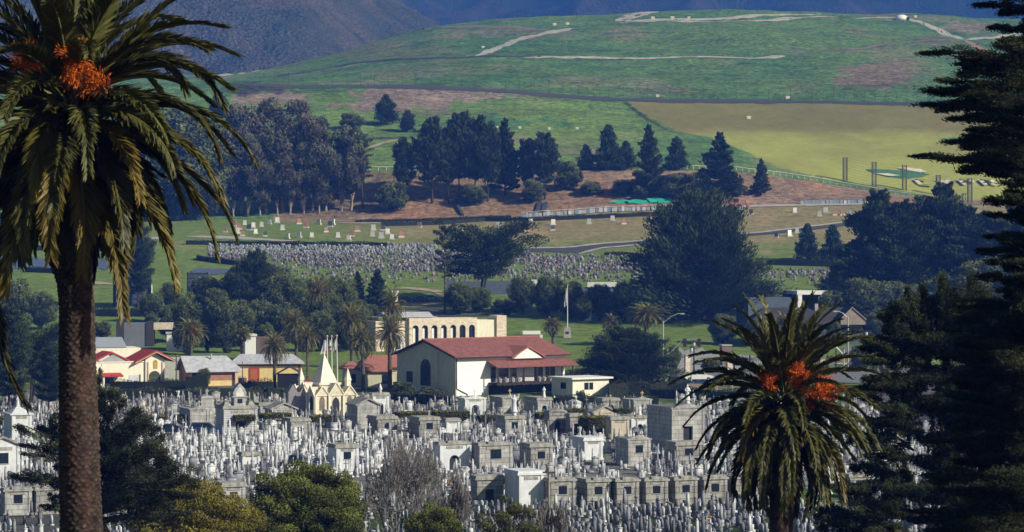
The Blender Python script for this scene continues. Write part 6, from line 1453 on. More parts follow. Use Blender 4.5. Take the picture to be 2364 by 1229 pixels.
MB().box(-1.6, 1.6, 0, 3, -0.2, 3.6).ext_y([(-1.6,3.6),(-0.2,3.6),(-0.9,4.8)], 0, 3).ext_y([(0.2,3.6),(1.6,3.6),(0.9,4.8)], 0, 3).build('wall', mat('mauve_stone', (0.34,0.31,0.33), (0.27,0.25,0.27), scale=2), o)

# ---- clipped hedges shaped like tables and the big drum
def clipped(px, top, w, th_, base, lb, round_=False):
    v, k = spot(px, base); o = thing('clipped_tree', lb, 'clipped tree', v, R(TH)); FOOT.append((v.x, v.y, w/k/2, 1.4, 0)); W2 = w/k/2; z1 = (base-top)/k; z0 = z1-th_/k
    n = int(500+w*26); dp = max(0.8, W2*0.6) if not round_ else W2
    P = rng.uniform(-1, 1, (n, 3)); f = rng.integers(0, 6, n); P[f == 0, 0] = -1; P[f == 1, 0] = 1; P[f == 2, 1] = -1; P[(f == 3) | (f == 5), 2] = 1; P[f == 4, 2] = -1
    if round_: a = rng.random(n)*6.28; q = np.where(f >= 3, rng.random(n)**0.5, 1); P[:, 0] = np.cos(a)*q; P[:, 1] = np.sin(a)*q
    P = P*np.array([W2, dp, (z1-z0)/2])+np.array([0, 0, (z0+z1)/2])+rng.normal(size=(n, 3))*0.05
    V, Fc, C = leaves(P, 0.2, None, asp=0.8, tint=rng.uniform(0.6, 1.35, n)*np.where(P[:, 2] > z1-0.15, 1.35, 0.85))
    linkmesh('crown', np_mesh('crown', V, Fc, F_hedge, C), o)
    m = MB()
    if round_: m.lathe([(W2*0.95, z0+.05), (W2*0.95, z1-.05)], 20)
    else: m.box(-W2*0.96, W2*0.96, -dp*0.93, dp*0.93, z0+0.05, z1-0.06)
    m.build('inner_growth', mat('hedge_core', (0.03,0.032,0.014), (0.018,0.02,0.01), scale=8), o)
    m = MB(); m.tube([(0,0,-.2),(0.05,0,z0*0.6)], [0.14,0.11], 6)
    for s in (-1, -.4, .4, 1): m.tube([(0.05,0,z0*0.55),(s*W2*0.4,0,z0+0.12)], [0.08,0.04], 4)
    m.build('trunk', bark_dark, o)
for a in [(346,961,72,15,984,'long flat clipped hedge tree left of the dark blue car'),(440,960,69,14,984,'flat clipped tree above the dark blue car'),(563,959,46,12,1002,'flat clipped tree in front of the striped mausoleum'),
  (636,955,64,10,990,'wide flat clipped tree right of the striped mausoleum'),(740,960,45,13,990,'flat clipped tree below the gothic chapel'),(950,952,66,8,998,'thin flat clipped tree behind the two block mausoleums'),
  (1028,950,56,15,996,'mushroom shaped clipped tree with a visible trunk'),(1066,951,30,14,990,'small clipped tree right of the mushroom shaped one'),(1123,960,38,12,990,'flat clipped tree left of the raised arms figure'),
  (1260,953,44,13,992,'flat clipped tree in front of the arched door mausoleum'),(1326,945,40,7,980,'thin clipped hedge tree behind the narrow grey mausoleum'),(1437,944,36,8,980,'thin clipped hedge tree right of the cream roofed tomb'),
  (1132,1102,62,14,1140,'drooping flat clipped tree before the dark fronted mausoleum'),(24,962,64,18,996,'clipped hedge tree in front of the white colonnaded tomb'),(1560,962,40,6,984,'thin hedge top beside the tall grey temple'),(620,1096,50,8,1112,'low dark clipped hedge among the bright graves')]:
    clipped(*a)
clipped(1373, 962, 76, 44, 1008, 'huge round drum shaped clipped hedge in the middle of the graves', True)

# ---- small monuments: templates
def tmpl(f):
    m = MB(); f(m); me = m.mesh('t', None); me.calc_loop_triangles()
    V = np.array([v.co[:] for v in me.vertices]); Fc = np.array([t.vertices[:] for t in me.loop_triangles]); bpy.data.meshes.remove(me); return V, Fc
def t_tablet(m): m.bxc(0,0,0,0.9,0.42,0.2); m.ext_y([(-.36,.2),(.36,.2),(.36,1.0),(.22,1.16),(0,1.25),(-.22,1.16),(-.36,1.0)], -.08, .08)
def t_square(m): m.bxc(0,0,0,1.0,0.5,0.18); m.bxc(0,0,.18,.78,.22,.75); m.bxc(0,0,.93,.84,.26,.07)
def t_obelisk(m): m.bxc(0,0,0,.75,.75,.3); m.bxc(0,0,.3,.55,.55,.5); m.frus(0,0,.8,2.5,.4,.4,.26,.26); m.frus(0,0,2.5,2.75,.26,.26,.01,.01)
def t_pillar(m): m.bxc(0,0,0,.7,.7,.25); m.bxc(0,0,.25,.4,.36,1.25); m.bxc(0,0,1.5,.5,.46,.1); m.lathe([(.06,1.6),(.15,1.75),(.05,1.95),(.02,2.1)],6)
def t_cross(m): m.bxc(0,0,0,.8,.6,.3); m.bxc(0,0,.3,.5,.4,.5); m.bxc(0,0,.8,.17,.15,1.25); m.box(-.38,.38,-.07,.07,1.45,1.62)
def t_statue(m): m.bxc(0,0,0,.8,.8,.3); m.bxc(0,0,.3,.55,.55,.85); m.bxc(0,0,1.15,.65,.65,.1); figure(m,0,0,1.25,1.25)
def t_angel(m): m.bxc(0,0,0,.9,.8,.3); m.frus(0,0,.3,1.2,.65,.6,.5,.5); figure(m,0,0,1.2,1.2,True)
def t_column(m): m.bxc(0,0,0,.6,.6,.3); m.lathe([(.16,.3),(.12,.45),(.10,1.8),(.17,1.9)],8)
def t_chest(m): m.bxc(0,0,0,1.7,1.2,.3); m.bxc(0,0,.3,1.3,.8,.8); m.bxc(0,0,1.1,1.5,1.0,.15)
def t_block(m): m.bxc(0,0,0,1.9,.9,.35); m.bxc(0,0,.35,1.5,.45,1.3); m.bxc(0,0,1.65,1.65,.6,.15); m.bxc(0,0,1.8,.8,.4,.2)
def t_slab(m): m.bxc(0,0,0,1.0,2.0,.28); m.bxc(0,.85,.28,.9,.25,.65)
TM = {k.__name__[2:]: tmpl(k) for k in (t_tablet,t_square,t_obelisk,t_pillar,t_cross,t_statue,t_angel,t_column,t_slab,t_chest,t_block)}
marb = mat('grave_marble', (1.0,1.01,1.03), (0.70,0.715,0.74), scale=1.6, attr='Col', stain=0.3)
lane = [(905,0.0)]
def blocked(x, y, roads=True):
    for fx, fy, fw, fd, ft in FOOT:
        dx, dy = x-fx, y-fy; c, s = math.cos(ft), math.sin(ft); lx, ly = c*dx+s*dy, -s*dx+c*dy
        if -fw-0.3 < lx < fw+0.3 and (-2.4 if fy > 340 else -1.3) < ly < fd+0.1: return True
    return False
place_ = []   # kind, x, y, z, rot, (sx, sz), colour, D
c22, s22 = math.cos(R(TH)), math.sin(R(TH))
for i in range(-140, 235):
    for j in range(110, 330):
        u = i*1.05; w = j*1.75
        x = c22*u - s22*w; y = s22*u + c22*w
        if not (262 < y < 506): continue
        px = CX+F*x/y
        if not (-60 < px < 2430): continue
        if y > 497 and 860 < px < 1560: continue
        row = H0+27.5*F/y
        # lanes left open between the blocks
        if (j % 23) in (0,) or (i % 47) == 0: continue
        if 1000 < row < 1010 and px < 1100 : continue
        if 930 < row < 948 and px > 1500: continue
        if 905 < row < 922 and 520 < px < 1060: continue
        dens = 0.78
        if row > 1165 and px < 240: dens = 0.9
        lump = float(vnoise(np.array(x*0.09), np.array(y*0.07), 1))
        if lump < 0.3: dens = 0.22
        if (w // 3.5) % 2 < 1: dens *= 0.75
        if 400 < px < 1560 and 932 < row < 1003: dens *= 0.55
        if rng.random() > dens or blocked(x, y): continue
        x += rng.normal()*0.16; y += rng.normal()*0.16
        if row > 1165 and (px > 1230 or px < 240) and rng.random() < 0.0: continue
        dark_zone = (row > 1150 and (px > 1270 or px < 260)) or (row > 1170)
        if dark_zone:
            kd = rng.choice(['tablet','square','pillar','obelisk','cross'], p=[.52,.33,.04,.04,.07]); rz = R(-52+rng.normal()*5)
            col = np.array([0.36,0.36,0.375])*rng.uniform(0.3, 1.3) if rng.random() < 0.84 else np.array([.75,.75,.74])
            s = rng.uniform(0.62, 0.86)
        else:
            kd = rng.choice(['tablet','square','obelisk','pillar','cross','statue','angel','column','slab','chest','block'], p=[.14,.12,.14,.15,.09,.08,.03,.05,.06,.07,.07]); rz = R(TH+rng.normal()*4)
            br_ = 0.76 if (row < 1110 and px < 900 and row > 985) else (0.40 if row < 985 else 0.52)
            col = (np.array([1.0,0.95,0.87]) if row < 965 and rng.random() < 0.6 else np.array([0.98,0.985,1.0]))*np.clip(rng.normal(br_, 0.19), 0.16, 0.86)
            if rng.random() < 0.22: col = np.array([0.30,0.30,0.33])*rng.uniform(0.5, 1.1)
            s = rng.uniform(0.42, 0.78)
            if row < 960: s *= rng.uniform(0.9, 1.25)
        place_.append([kd, x, y, zat(x, y), rz, (s, (s*rng.uniform(0.95, 1.2) if dark_zone else (0.55+0.35*s/0.78)*rng.uniform(0.8, 1.15)*(0.8 if y > 480 else 1.0))), col, y, px, row])
GNAME = {'tablet': ('headstone', 'rounded headstone standing in the dense lower rows of the cemetery', 'headstone', 'rounded headstones in the lower rows'),
 'square': ('headstone', 'square topped headstone in the dense lower rows of the cemetery', 'headstone', 'square headstones in the lower rows'),
 'obelisk': ('obelisk', 'small stone obelisk standing among the packed graves', 'obelisk', 'obelisks among the graves'),
 'pillar': ('pillar_monument', 'slim stone pillar monument with an urn among the graves', 'monument', 'pillar monuments among the graves'),
 'cross': ('stone_cross', 'stone cross on a stepped base among the packed graves', 'cross', 'stone crosses among the graves'),
 'statue': ('statue_monument', 'pale robed statue on a pedestal among the graves', 'statue', 'statues among the graves'),
 'angel': ('angel_statue', 'winged figure on a pedestal among the graves', 'statue', 'winged figures among the graves'),
 'column': ('column_monument', 'plain round column monument among the graves', 'column', 'columns among the graves'),
 'chest': ('chest_tomb', 'low stone chest tomb with an overhanging lid among the graves', 'tomb', 'chest tombs among the graves'),
 'block': ('family_monument', 'broad stepped family monument among the graves', 'monument', 'broad family monuments among the graves'),
 'slab': ('slab_grave', 'flat grave slab with a low headstone at its end', 'grave slab', 'slab graves among the monuments')}
# places where near trees hide the graves completely
def hidden(px, row):
    return (128 < px < 236) or (row > 1165 and 330 < px < 850) or (row > 1175 and 900 < px < 1080) or (1240 > row > 1090 and 560 < px < 850) or (px > 2150) or px < 2 or px > 2360 or row > 1236
cmesh = {}
def grave_mesh(kd, ci):
    key = (kd, ci)
    if key not in cmesh:
        V, Fc = TM[kd]; base = [0.22, 0.34, 0.48, 0.62, 0.74, 0.84][ci]
        cmesh[key] = np_mesh(GNAME[kd][0], V, Fc, marb, np.full((len(V), 3), base)*np.array([0.98, 0.985, 1.0 if ci > 1 else 1.1]))
    return cmesh[key]
near = {}
for kd in GNAME:
    L_ = sorted([p for p in place_ if p[0] == kd], key=lambda p: p[7])
    lim = {'tablet': 200, 'square': 90, 'obelisk': 290, 'pillar': 290, 'cross': 290, 'statue': 290, 'angel': 290, 'column': 290, 'slab': 290, 'chest': 290, 'block': 290}[kd]; n = 0; rest = []
    for p in L_:
        if n < lim and not hidden(p[8], p[9]):
            nm, lb, ct, gp = GNAME[kd]; lum = float(np.mean(p[6])); ci = int(np.argmin([abs(lum-b) for b in (0.22, 0.34, 0.48, 0.62, 0.74, 0.84)]))
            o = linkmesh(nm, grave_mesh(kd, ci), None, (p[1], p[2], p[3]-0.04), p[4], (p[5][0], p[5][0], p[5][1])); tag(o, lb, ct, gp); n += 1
        else: rest.append(p)
    near[kd] = rest
def bake(items, name, label, m_):
    Vs, Fs, Cs = [], [], []; k = 0
    for kd, x, y, z, rz, (s, sz), col, *_ in items:
        V, Fc = TM[kd]; c, q = math.cos(rz), math.sin(rz)
        W3 = np.empty_like(V); W3[:, 0] = (V[:, 0]*c-V[:, 1]*q)*s+x; W3[:, 1] = (V[:, 0]*q+V[:, 1]*c)*s+y; W3[:, 2] = V[:, 2]*sz+z-0.04
        Vs.append(W3); Fs.append(Fc+k); k += len(V); Cs.append(np.tile(col, (len(V), 1)))
    if not Vs: return
    o = linkmesh(name, np_mesh(name, np.concatenate(Vs), np.concatenate(Fs), m_, np.concatenate(Cs)))
    return tag(o, label, 'graves', kind='stuff')
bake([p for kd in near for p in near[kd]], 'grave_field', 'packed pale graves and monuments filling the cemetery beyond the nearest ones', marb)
# mid-distance grave rows
far = []
for i in range(-400, 420):
    for j in range(0, 90):
        y = 770+j*1.55+rng.normal()*0.25; x = i*0.86+rng.normal()*0.3+(j % 2)*0.4; px = CX+F*x/y
        if not (480 < px < 2360): continue
        z = float(zfan(px, y)); row = H0-F*z/y
        if not (566 < row < 656): continue
        white = row < 590 and px < 1010
        if px > 1010 and row < np.interp(px, [1010,1180,1300,1480,1800,2360], [580,585,590,594,625,625]): continue
        if px < 560 and row > 600: continue
        g = float(vnoise(np.array(x*0.12), np.array(y*0.08), 2)); p_ = 0.68 if white else np.clip(0.95-(row-590)/75, 0.12, 0.85)*(1.1 if g > 0.35 else 0.35)
        if rng.random() > p_: continue
        z = zat(x, y)
        col = np.array([.33,.345,.375])*rng.uniform(.4, 1.35) if white or rng.random() < 0.3 else (np.array([.20,.18,.20])*rng.uniform(.4, 1.4) if rng.random() < 0.88 else np.array([.34,.22,.19]))
        far.append([rng.choice(['square','tablet']), x, y, z, R(12+rng.normal()*6), (0.8, rng.uniform(0.45, 0.85)), np.clip(col, 0, 0.85), y])
bake(far, 'grave_rows', 'dense rows of white, grey and brown headstones in the middle distance', marb)
# scattered stones on the upper lawns
pinkm = mat('pink_granite', (0.42,0.22,0.17), (0.32,0.17,0.14), scale=3); darkg = mat('dark_granite', (0.10,0.105,0.13), scale=3); baseC = mat('pale_base', (0.62,0.6,0.58))
UP = [(622,519),(640,516),(690,519),(706,520),(652,532),(612,546),(664,550),(690,548),(720,548),(752,536),(706,527),(736,520),(762,524),(768,520),(780,548),(805,555),(812,546),(825,535),(862,532),(884,532),(895,540),(860,546),(905,553),(926,548),(968,525),(880,550),
 (1036,545),(1066,545),(1150,525),(1172,540),(1175,550),(1215,533),(1225,519),(1276,532),(1277,520),(1360,518),(1414,510),(1440,518),(1502,505),(1706,490),(1734,494),(1835,490),(1892,498),(1906,490),(1927,496),(1945,496),(1960,496),(1792,549),(1822,546),(1840,538),(1712,495),
 (540,524),(552,530),(565,520),(575,532),(585,526),(548,540),(590,540),(520,536),(560,545),(604,524),(270,528),(290,540),(310,524),(120,530),(60,528),(85,545)]
sm = {}
for kk, mm in (('grey', vm), ('pink', pinkm), ('dark', darkg), ('white', white_p)):
    m = MB(); m.bxc(0, 0, 0.35, 1.15, 0.4, 1.25); sm[kk] = m.mesh('stone', mm)
bmesh_ = MB().bxc(0, 0, -0.1, 1.6, 0.8, 0.45).mesh('base', baseC)
lawn_l = {'grey': ('grey upright stone on a pale base on the upper lawn', 'grey stones on the upper lawn'), 'pink': ('pinkish brown stone on a pale base on the upper lawn', 'pink stones on the upper lawn'),
          'dark': ('dark stone on a pale base on the upper lawn', 'dark stones on the upper lawn'), 'white': ('white stone on a pale base on the upper lawn', 'white stones on the upper lawn')}
for i, (px, row) in enumerate(UP):
    kk = ['grey', 'pink', 'white', 'pink', 'dark', 'white', 'grey'][i*5 % 7]; v, k = spot(px, row)
    o = thing('lawn_headstone', lawn_l[kk][0], 'headstone', v, R(rng.normal()*12), lawn_l[kk][1], rng.uniform(0.85, 1.15)); linkmesh('stone', sm[kk], o); linkmesh('base', bmesh_, o)
# flowers and small bright spots among the graves
fl = [mat('red_flowers', (0.6,0.06,0.04)), mat('orange_flowers', (0.65,0.22,0.05)), mat('yellow_flowers', (0.6,0.5,0.06))]
for i in range(46):
    px = rng.uniform(20, 1700); row = rng.uniform(960, 1225)
    if hidden(px, row) : continue
    v, k = spot(px, row, None, 0.35); m = MB(); nme = ['red', 'orange', 'yellow'][i % 3]
    for q in range(5): m.lathe([(0.02,0),(0.09,0.05),(0.07,0.12),(0.01,0.15)], 5, rng.normal()*0.14, rng.normal()*0.14)
    m.lathe([(0.08,-0.35),(0.12,0.0)], 6)
    o = m.build('flower_bunch', fl[i % 3]); o.location = v; tag(o, 'small bunch of %s flowers left on a grave' % nme, 'flowers', '%s flower bunches on the graves' % nme)
# ------------------------------------------------------------------ the near trees
def lrow(v, k, row): return (H0-row)/k - v.z         # local height of a photo row above the tree's base
def near_palm(px, D, crown_px, crown_row, prof, L0, nf, label, low=-1.15, extra=(), nl=190, ll=0.68, lw=0.03, drk=0.74, rrow=None, fruit=(), seed=3):
    v, k = spot(px, 0, D, -0.2); o = thing('date_palm', label, 'palm', v); k = F/D
    lx = lambda p: (p-px)/k
    # trunk with rings of old leaf bases
    rows = np.array([q[0] for q in prof], float); cxs = np.array([q[1] for q in prof], float); rs = np.array([q[2] for q in prof], float)
    zt = lrow(v, k, rows[0]); step = 0.022 if k > 100 else 0.04; zz = np.arange(-0.3, zt, step); na = 72
    rr = H0-(zz+v.z)*k; cx = np.interp(rr, rows, cxs); rad = np.interp(rr, rows, rs)/k
    A = np.arange(na)/na*2*np.pi; ZZ, AA = np.meshgrid(zz, A, indexing='ij')
    nr = 17; hgt = 0.085                       # leaf base rows in a spiral lattice
    u = AA/(2*np.pi)*nr; w = ZZ/hgt + 2.2*(fbm(np.cos(AA)*3+9, ZZ*0.9+np.sin(AA)*3, 0.8, 3)-0.5); ii = np.floor(w); fu = (u+0.5*(ii % 2)) % 1; fw = w-ii
    lip = np.clip(1-np.abs(fu-0.5)*2, 0, 1)**0.6*np.clip(1-fw, 0, 1)**0.7
    jag = fbm(AA*9, ZZ*14, 1.0, 3, 1)
    R_ = rad[:, None]*(0.93+0.10*lip*(0.5+jag)+0.035*(jag-0.5))
    V = np.stack([cx[:, None]*0+((cx-px)/k)[:, None]+R_*np.cos(AA), R_*np.sin(AA), ZZ], -1).reshape(-1, 3)
    C = (0.16+1.1*lip*(0.1+1.3*jag**1.3))[..., None]*np.array([1.0, 0.93, 0.88]); C = mixc(C, (1.1, 0.62, 0.5), np.clip((fbm(AA*2, ZZ, 0.8, 3, 2)-0.5)*2, 0, 0.22))  # crevices between leaf bases shaded by darker vertex colour
    nz = len(zz); idx = (np.arange(nz-1)[:, None]*na+np.arange(na)[None, :]).ravel(); nx_ = (np.arange(nz-1)[:, None]*na+(np.arange(na)+1)[None, :] % na).ravel()
    linkmesh('trunk', np_mesh('trunk', V, np.stack([idx, nx_, nx_+na, idx+na], 1), bark_palm, C.reshape(-1, 3)), o)
    c0 = np.array([lx(crown_px), 0, lrow(v, k, crown_row)])
    for i in range(nf):
        q = (i+0.5)/nf; e0 = 1.5+(low-1.5)*q**0.92+rng.normal()*0.07; az = i*2.39996+rng.random()*0.35
        up = math.sin(e0); L = L0*rng.uniform(0.88, 1.08)*((1.02-0.36*q) if k > 100 else (0.84+0.12*math.sin(q*3.1))); dr = drk*(0.35+1.25*math.cos(min(1.2, abs(e0-0.25)))+0.15*rng.random())
        if e0 < -0.2: dr = 0.7+0.5*rng.random()
        og = c0+np.array([math.cos(az)*0.28, math.sin(az)*0.28, 0.0])*(L0/4)+np.array([0, 0, 0.85*up*(L0/4.4)])
        sun_ = 1.0+0.25*math.cos(az-0.3); col = np.array([1, 1, 1])*(0.95+0.2*rng.random())
        if q > 0.55 and rng.random() < 0.3: col = col*np.array([1.7, 1.25, 0.8])
        if q > 0.9: col = np.array([0.9, 0.75, 0.7])*0.6
        V, Fc, C = frond_mesh(L, e0, az, nl, ll*rng.uniform(0.9, 1.1), lw, dr, sweep=0.85, col=col, org=og, vee=0.3, twist=rng.normal()*0.12)
        linkmesh('frond', np_mesh('frond', V, Fc, F_palm, C), o)
    pts_ = []
    for i in range(46):      # old dark leaves packed inside the crown
        e0 = rng.uniform(-1.2, 0.7); az = rng.random()*6.28
        pts_.append(frond_mesh(L0*rng.uniform(0.45, 0.72), e0, az, 70, ll*0.9, lw*1.2, 0.7, sweep=0.8, col=np.array([0.5, 0.42, 0.38]), org=c0+np.array([0, 0, rng.uniform(-0.9, 0.4)*L0/4]), vee=0.2))
    V, Fc, C = merge(pts_); linkmesh('inner_leaves', np_mesh('inner_leaves', V, Fc, F_palm, C), o)['kind'] = 'stuff'
    for (az, e0, L, dr, op, orow, cc) in extra:
        L = L*(0.86 if abs(az) < 1 else 1.0)
        og = np.array([lx(op), rng.normal()*0.15, lrow(v, k, orow)])
        V, Fc, C = frond_mesh(L, e0, az, nl, ll, lw, dr, sweep=0.9, col=cc, org=og, vee=0.2); linkmesh('frond', np_mesh('frond', V, Fc, F_palm, C), o)
    for (fp, fr, fw_, fh, n) in fruit:
        cen = np.array([lx(fp), -1.25*(L0/4.4), lrow(v, k, fr)]); st_ = c0+np.array([0, -0.1, 0.1]); P = []; Dv = []
        for s in range(14):
            dd = unit(rng.normal(size=3)+np.array([0, 0, 0.25])); 
            t = rng.random(n//14)**0.8
            q = cen+dd*t[:, None]*np.array([fw_/k, 0.3, fh/k])*0.8+rng.normal(size=(n//14, 3))*0.06; P.append(q); Dv.append(np.tile(dd, (n//14, 1)))
        P = np.concatenate(P); Dv = np.concatenate(Dv); V, Fc, C = leaves(P, 0.085 if k > 100 else 0.10, Dv, 0.45, 0.2, tint=rng.uniform(0.55, 1.5, len(P)))
        linkmesh('fruit_cluster', np_mesh('fruit_cluster', V, Fc, F_orange, C), o)
    return o, v, k, c0

# big palm at the left
ex = []
for i in range(12):   # long dark hanging leaves on the left side
    ex.append((math.pi+rng.normal()*0.5, -0.35+rng.normal()*0.25, rng.uniform(4.2, 5.2), 1.25, 120-8*(i % 4), 330+6*i, np.array([0.30, 0.27, 0.25])))
ex += [(0.15, 0.85, 3.6, 0.25, 205, 190, np.array([1, 1, 1.])), (-0.2, 0.5, 3.5, 1.75, 215, 185, np.array([1, 1, 1.])), (0.1, 0.75, 2.6, 2.1, 205, 190, np.array([1.3, 1.15, 0.9])), (-0.3, 0.25, 3.6, 1.6, 220, 240, np.array([1.05, 1, .9])),
       (-0.1, 0.3, 4.0, 1.45, 225, 270, np.array([1, 1, 1.])), (-0.5, 0.1, 4.1, 1.3, 215, 300, np.array([1.2, 1.05, .9])), (0.2, -0.1, 4.0, 1.2, 215, 330, np.array([1.3, 1.1, .8])), (-0.6, -0.5, 4.0, 0.9, 205, 350, np.array([1.4, 1.15, .8])),
       (-0.2, -0.35, 4.1, 1.1, 225, 300, np.array([1.1, 1, .85])), (-1.1, -0.6, 3.4, 0.85, 200, 400, np.array([1.4, 1.1, .8])), (-2.2, -0.9, 3.2, 0.6, 130, 330, np.array([1.8, 1.4, .9])), (-1.8, -0.2, 2.4, 1.6, 150, 260, np.array([1.7, 1.4, .9]))]
o, v, k, c0 = near_palm(186, 58, 162, 262, [(400,155,54),(440,150,60),(500,149,66),(560,154,62),(610,163,50),(650,172,42),(700,177,41),(800,178,43),(900,180,45),(1000,182,47),(1100,184,48),(1229,188,50),(1500,190,52),(1800,192,58)],
    3.6, 74, 'large date palm with orange fruit filling the left of the view', extra=ex, fruit=[(82,150,40,60,1900),(190,148,50,70,2600),(240,205,50,40,500)])
MB().lathe([(0.30,-1.7),(0.46,-1.3),(0.52,-0.7),(0.56,0.0),(0.45,0.45),(0.2,0.8),(0.02,0.9)], 14).move(c0[0]-0.02, 0, c0[2]-0.4).build('leaf_base_mass', mat('leaf_base', (0.045,0.032,0.025), (0.02,0.016,0.013), scale=7, bump=0.08, bscale=9), o, True)
# palm at the right
near_palm(1803, 96, 1808, 938, [(1020,1806,30),(1060,1803,27),(1120,1803,27),(1229,1804,28),(1400,1806,30),(1700,1808,34)], 3.45, 98, 'date palm with orange fruit standing before the graves at the right',
    low=-1.1, nl=120, ll=0.6, lw=0.036, drk=0.72, fruit=[(1765,880,34,30,800),(1845,865,50,42,1500),(1890,905,70,50,3000),(1868,930,50,30,900)])

# near conifers built limb by limb
def limb_tree(name, label, px, D, base_row, limbs, leaf, dens, fol, trunk, pads, asp=0.3, bark=None, lo=0.3, hi=1.4, clumpf=0.5, group=None, lumps=()):
    """limbs: (start col,row, tip col,row, depth offset, pad half height in px)"""
    v, k = spot(px, 0, D, -0.2); o = thing(name, label, 'conifer', v, 0, group)
    loc = lambda p, r, y=0.0: np.array([(p-px)/k, y, lrow(v, k, r)])
    tm = MB(); tm.tube([loc(p, r) if r < 1e4 else (0, 0, -.2) for p, r, _ in trunk], [w/k for _, _, w in trunk], 9); parts = []
    for (sp, sr, tp, tr, dy, ph) in limbs:
        a = loc(sp, sr); b = loc(tp, tr, dy); mid = (a+b)/2+np.array([0, 0, 0.06*np.linalg.norm(b-a)]); L = np.linalg.norm(b-a)
        ts = np.linspace(0, 1, 6); pts = [(1-t)**2*a+2*t*(1-t)*mid+t*t*b for t in ts]; tm.tube(pts, [max(0.012, 0.022*L*(1-0.85*t)) for t in ts], 5)
        n = int(dens*L*(ph/12.0)); t = 0.12+0.9*rng.random(n)**0.7; P = (1-t)[:, None]**2*a+(2*t*(1-t))[:, None]*mid+(t*t)[:, None]*b
        dr = unit(b-a); wy = (0.28*L*np.sin(np.clip(t*1.02, 0, 1)*2.9)+0.10)
        nc = 16; cl = rng.normal(size=(nc, 3)); ct = rng.random(nc); q = np.argmin(np.abs(t[:, None]-ct[None, :])+0.08*rng.random((n, nc)), axis=1)
        off = np.stack([rng.normal(size=n)*0.10*L*0.3, (cl[q, 1]*0.6+rng.normal(size=n)*0.35)*wy, (cl[q, 2]*clumpf+rng.normal(size=n)*0.45)*ph/k*(0.35+0.65*np.sin(np.clip(t, 0, 1)*2.7))], 1)
        P = P+off; sd_ = np.sign(off[:, 1:2])*np.array([[0, 0.7, 0.15]])
        tint = np.clip((lo+(hi-lo)*np.clip(0.5+off[:, 2]*k/ph*0.45, 0, 1)), 0.1, 3)*rng.uniform(0.7, 1.3, n)  # shading painted into the tint by leaf height within the pad
        parts.append(leaves(P, leaf, dr+sd_+np.array([0, 0, 0.25]), 0.55, asp, tint=tint))
    for (lp, lr, rx, ry) in lumps:
        for q in range(3):
            c = loc(lp+rng.normal()*rx*0.35, lr+rng.normal()*ry*0.4, rng.normal()*0.8); n = int(dens*rx*ry/620); d = unit(rng.normal(size=(n, 3))); lm = unit(rng.normal(size=(7, 3)))
            rd = (0.5+0.5*rng.random(n))*(0.7+0.4*np.max(d@lm.T, axis=1)); P = c+d*rd[:, None]*np.array([rx/k*0.75, rx/k*0.6, ry/k*0.8])
            parts.append(leaves(P, leaf, None, asp=asp, tint=(lo+(hi-lo)*np.clip(0.4+0.55*d[:, 2], 0, 1))*rng.uniform(0.6, 1.4, n)))  # lump undersides tinted dark and tops light to imitate shading
    V, Fc, C = merge(parts); linkmesh('trunk', tm.mesh('trunk', bark or bark_dark), o); linkmesh('crown', np_mesh('crown', V, Fc, fol, C), o); return o
edge = [(-140,2220),(-40,2200),(8,2262),(60,2292),(92,2325),(122,2140),(150,2215),(190,2165),(212,2140),(240,2132),(272,2200),(300,2235),(330,2185),(366,2122),(395,2225),(425,2300),(462,2272),(500,2290),(545,2285),(575,2270),(604,2278),(640,2262),(668,2300),(700,2215),(760,2190),(820,2170),(880,2190),(950,2165),(1020,2150),(1100,2135),(1180,2120),(1260,2110),(1340,2100)]
er = [e[0] for e in edge]; ep = [e[1] for e in edge]
LB = [(2475, r+28, p, r, rng.normal()*0.5, 9) for r, p in edge]
for r in np.arange(-130, 1340, 13.0):
    p = np.interp(r, er, ep); LB.append((2475, r+30, p+rng.uniform(25, 110), r+rng.normal()*6, rng.normal()*1.5, 12))
    if r > 640: LB.append((2475, r+20, p+rng.uniform(60, 170), r+rng.normal()*8, rng.normal()*1.8-0.6, 17))
    LB.append((2475, r+20, 2475+rng.uniform(120, 330), r-6, rng.normal()*1.5, 12))
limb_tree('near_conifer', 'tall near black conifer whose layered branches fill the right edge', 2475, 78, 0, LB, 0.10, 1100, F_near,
    [(2475,1e5,40),(2475,1300,36),(2475,700,28),(2475,200,20),(2475,-250,8)], None, asp=0.24)
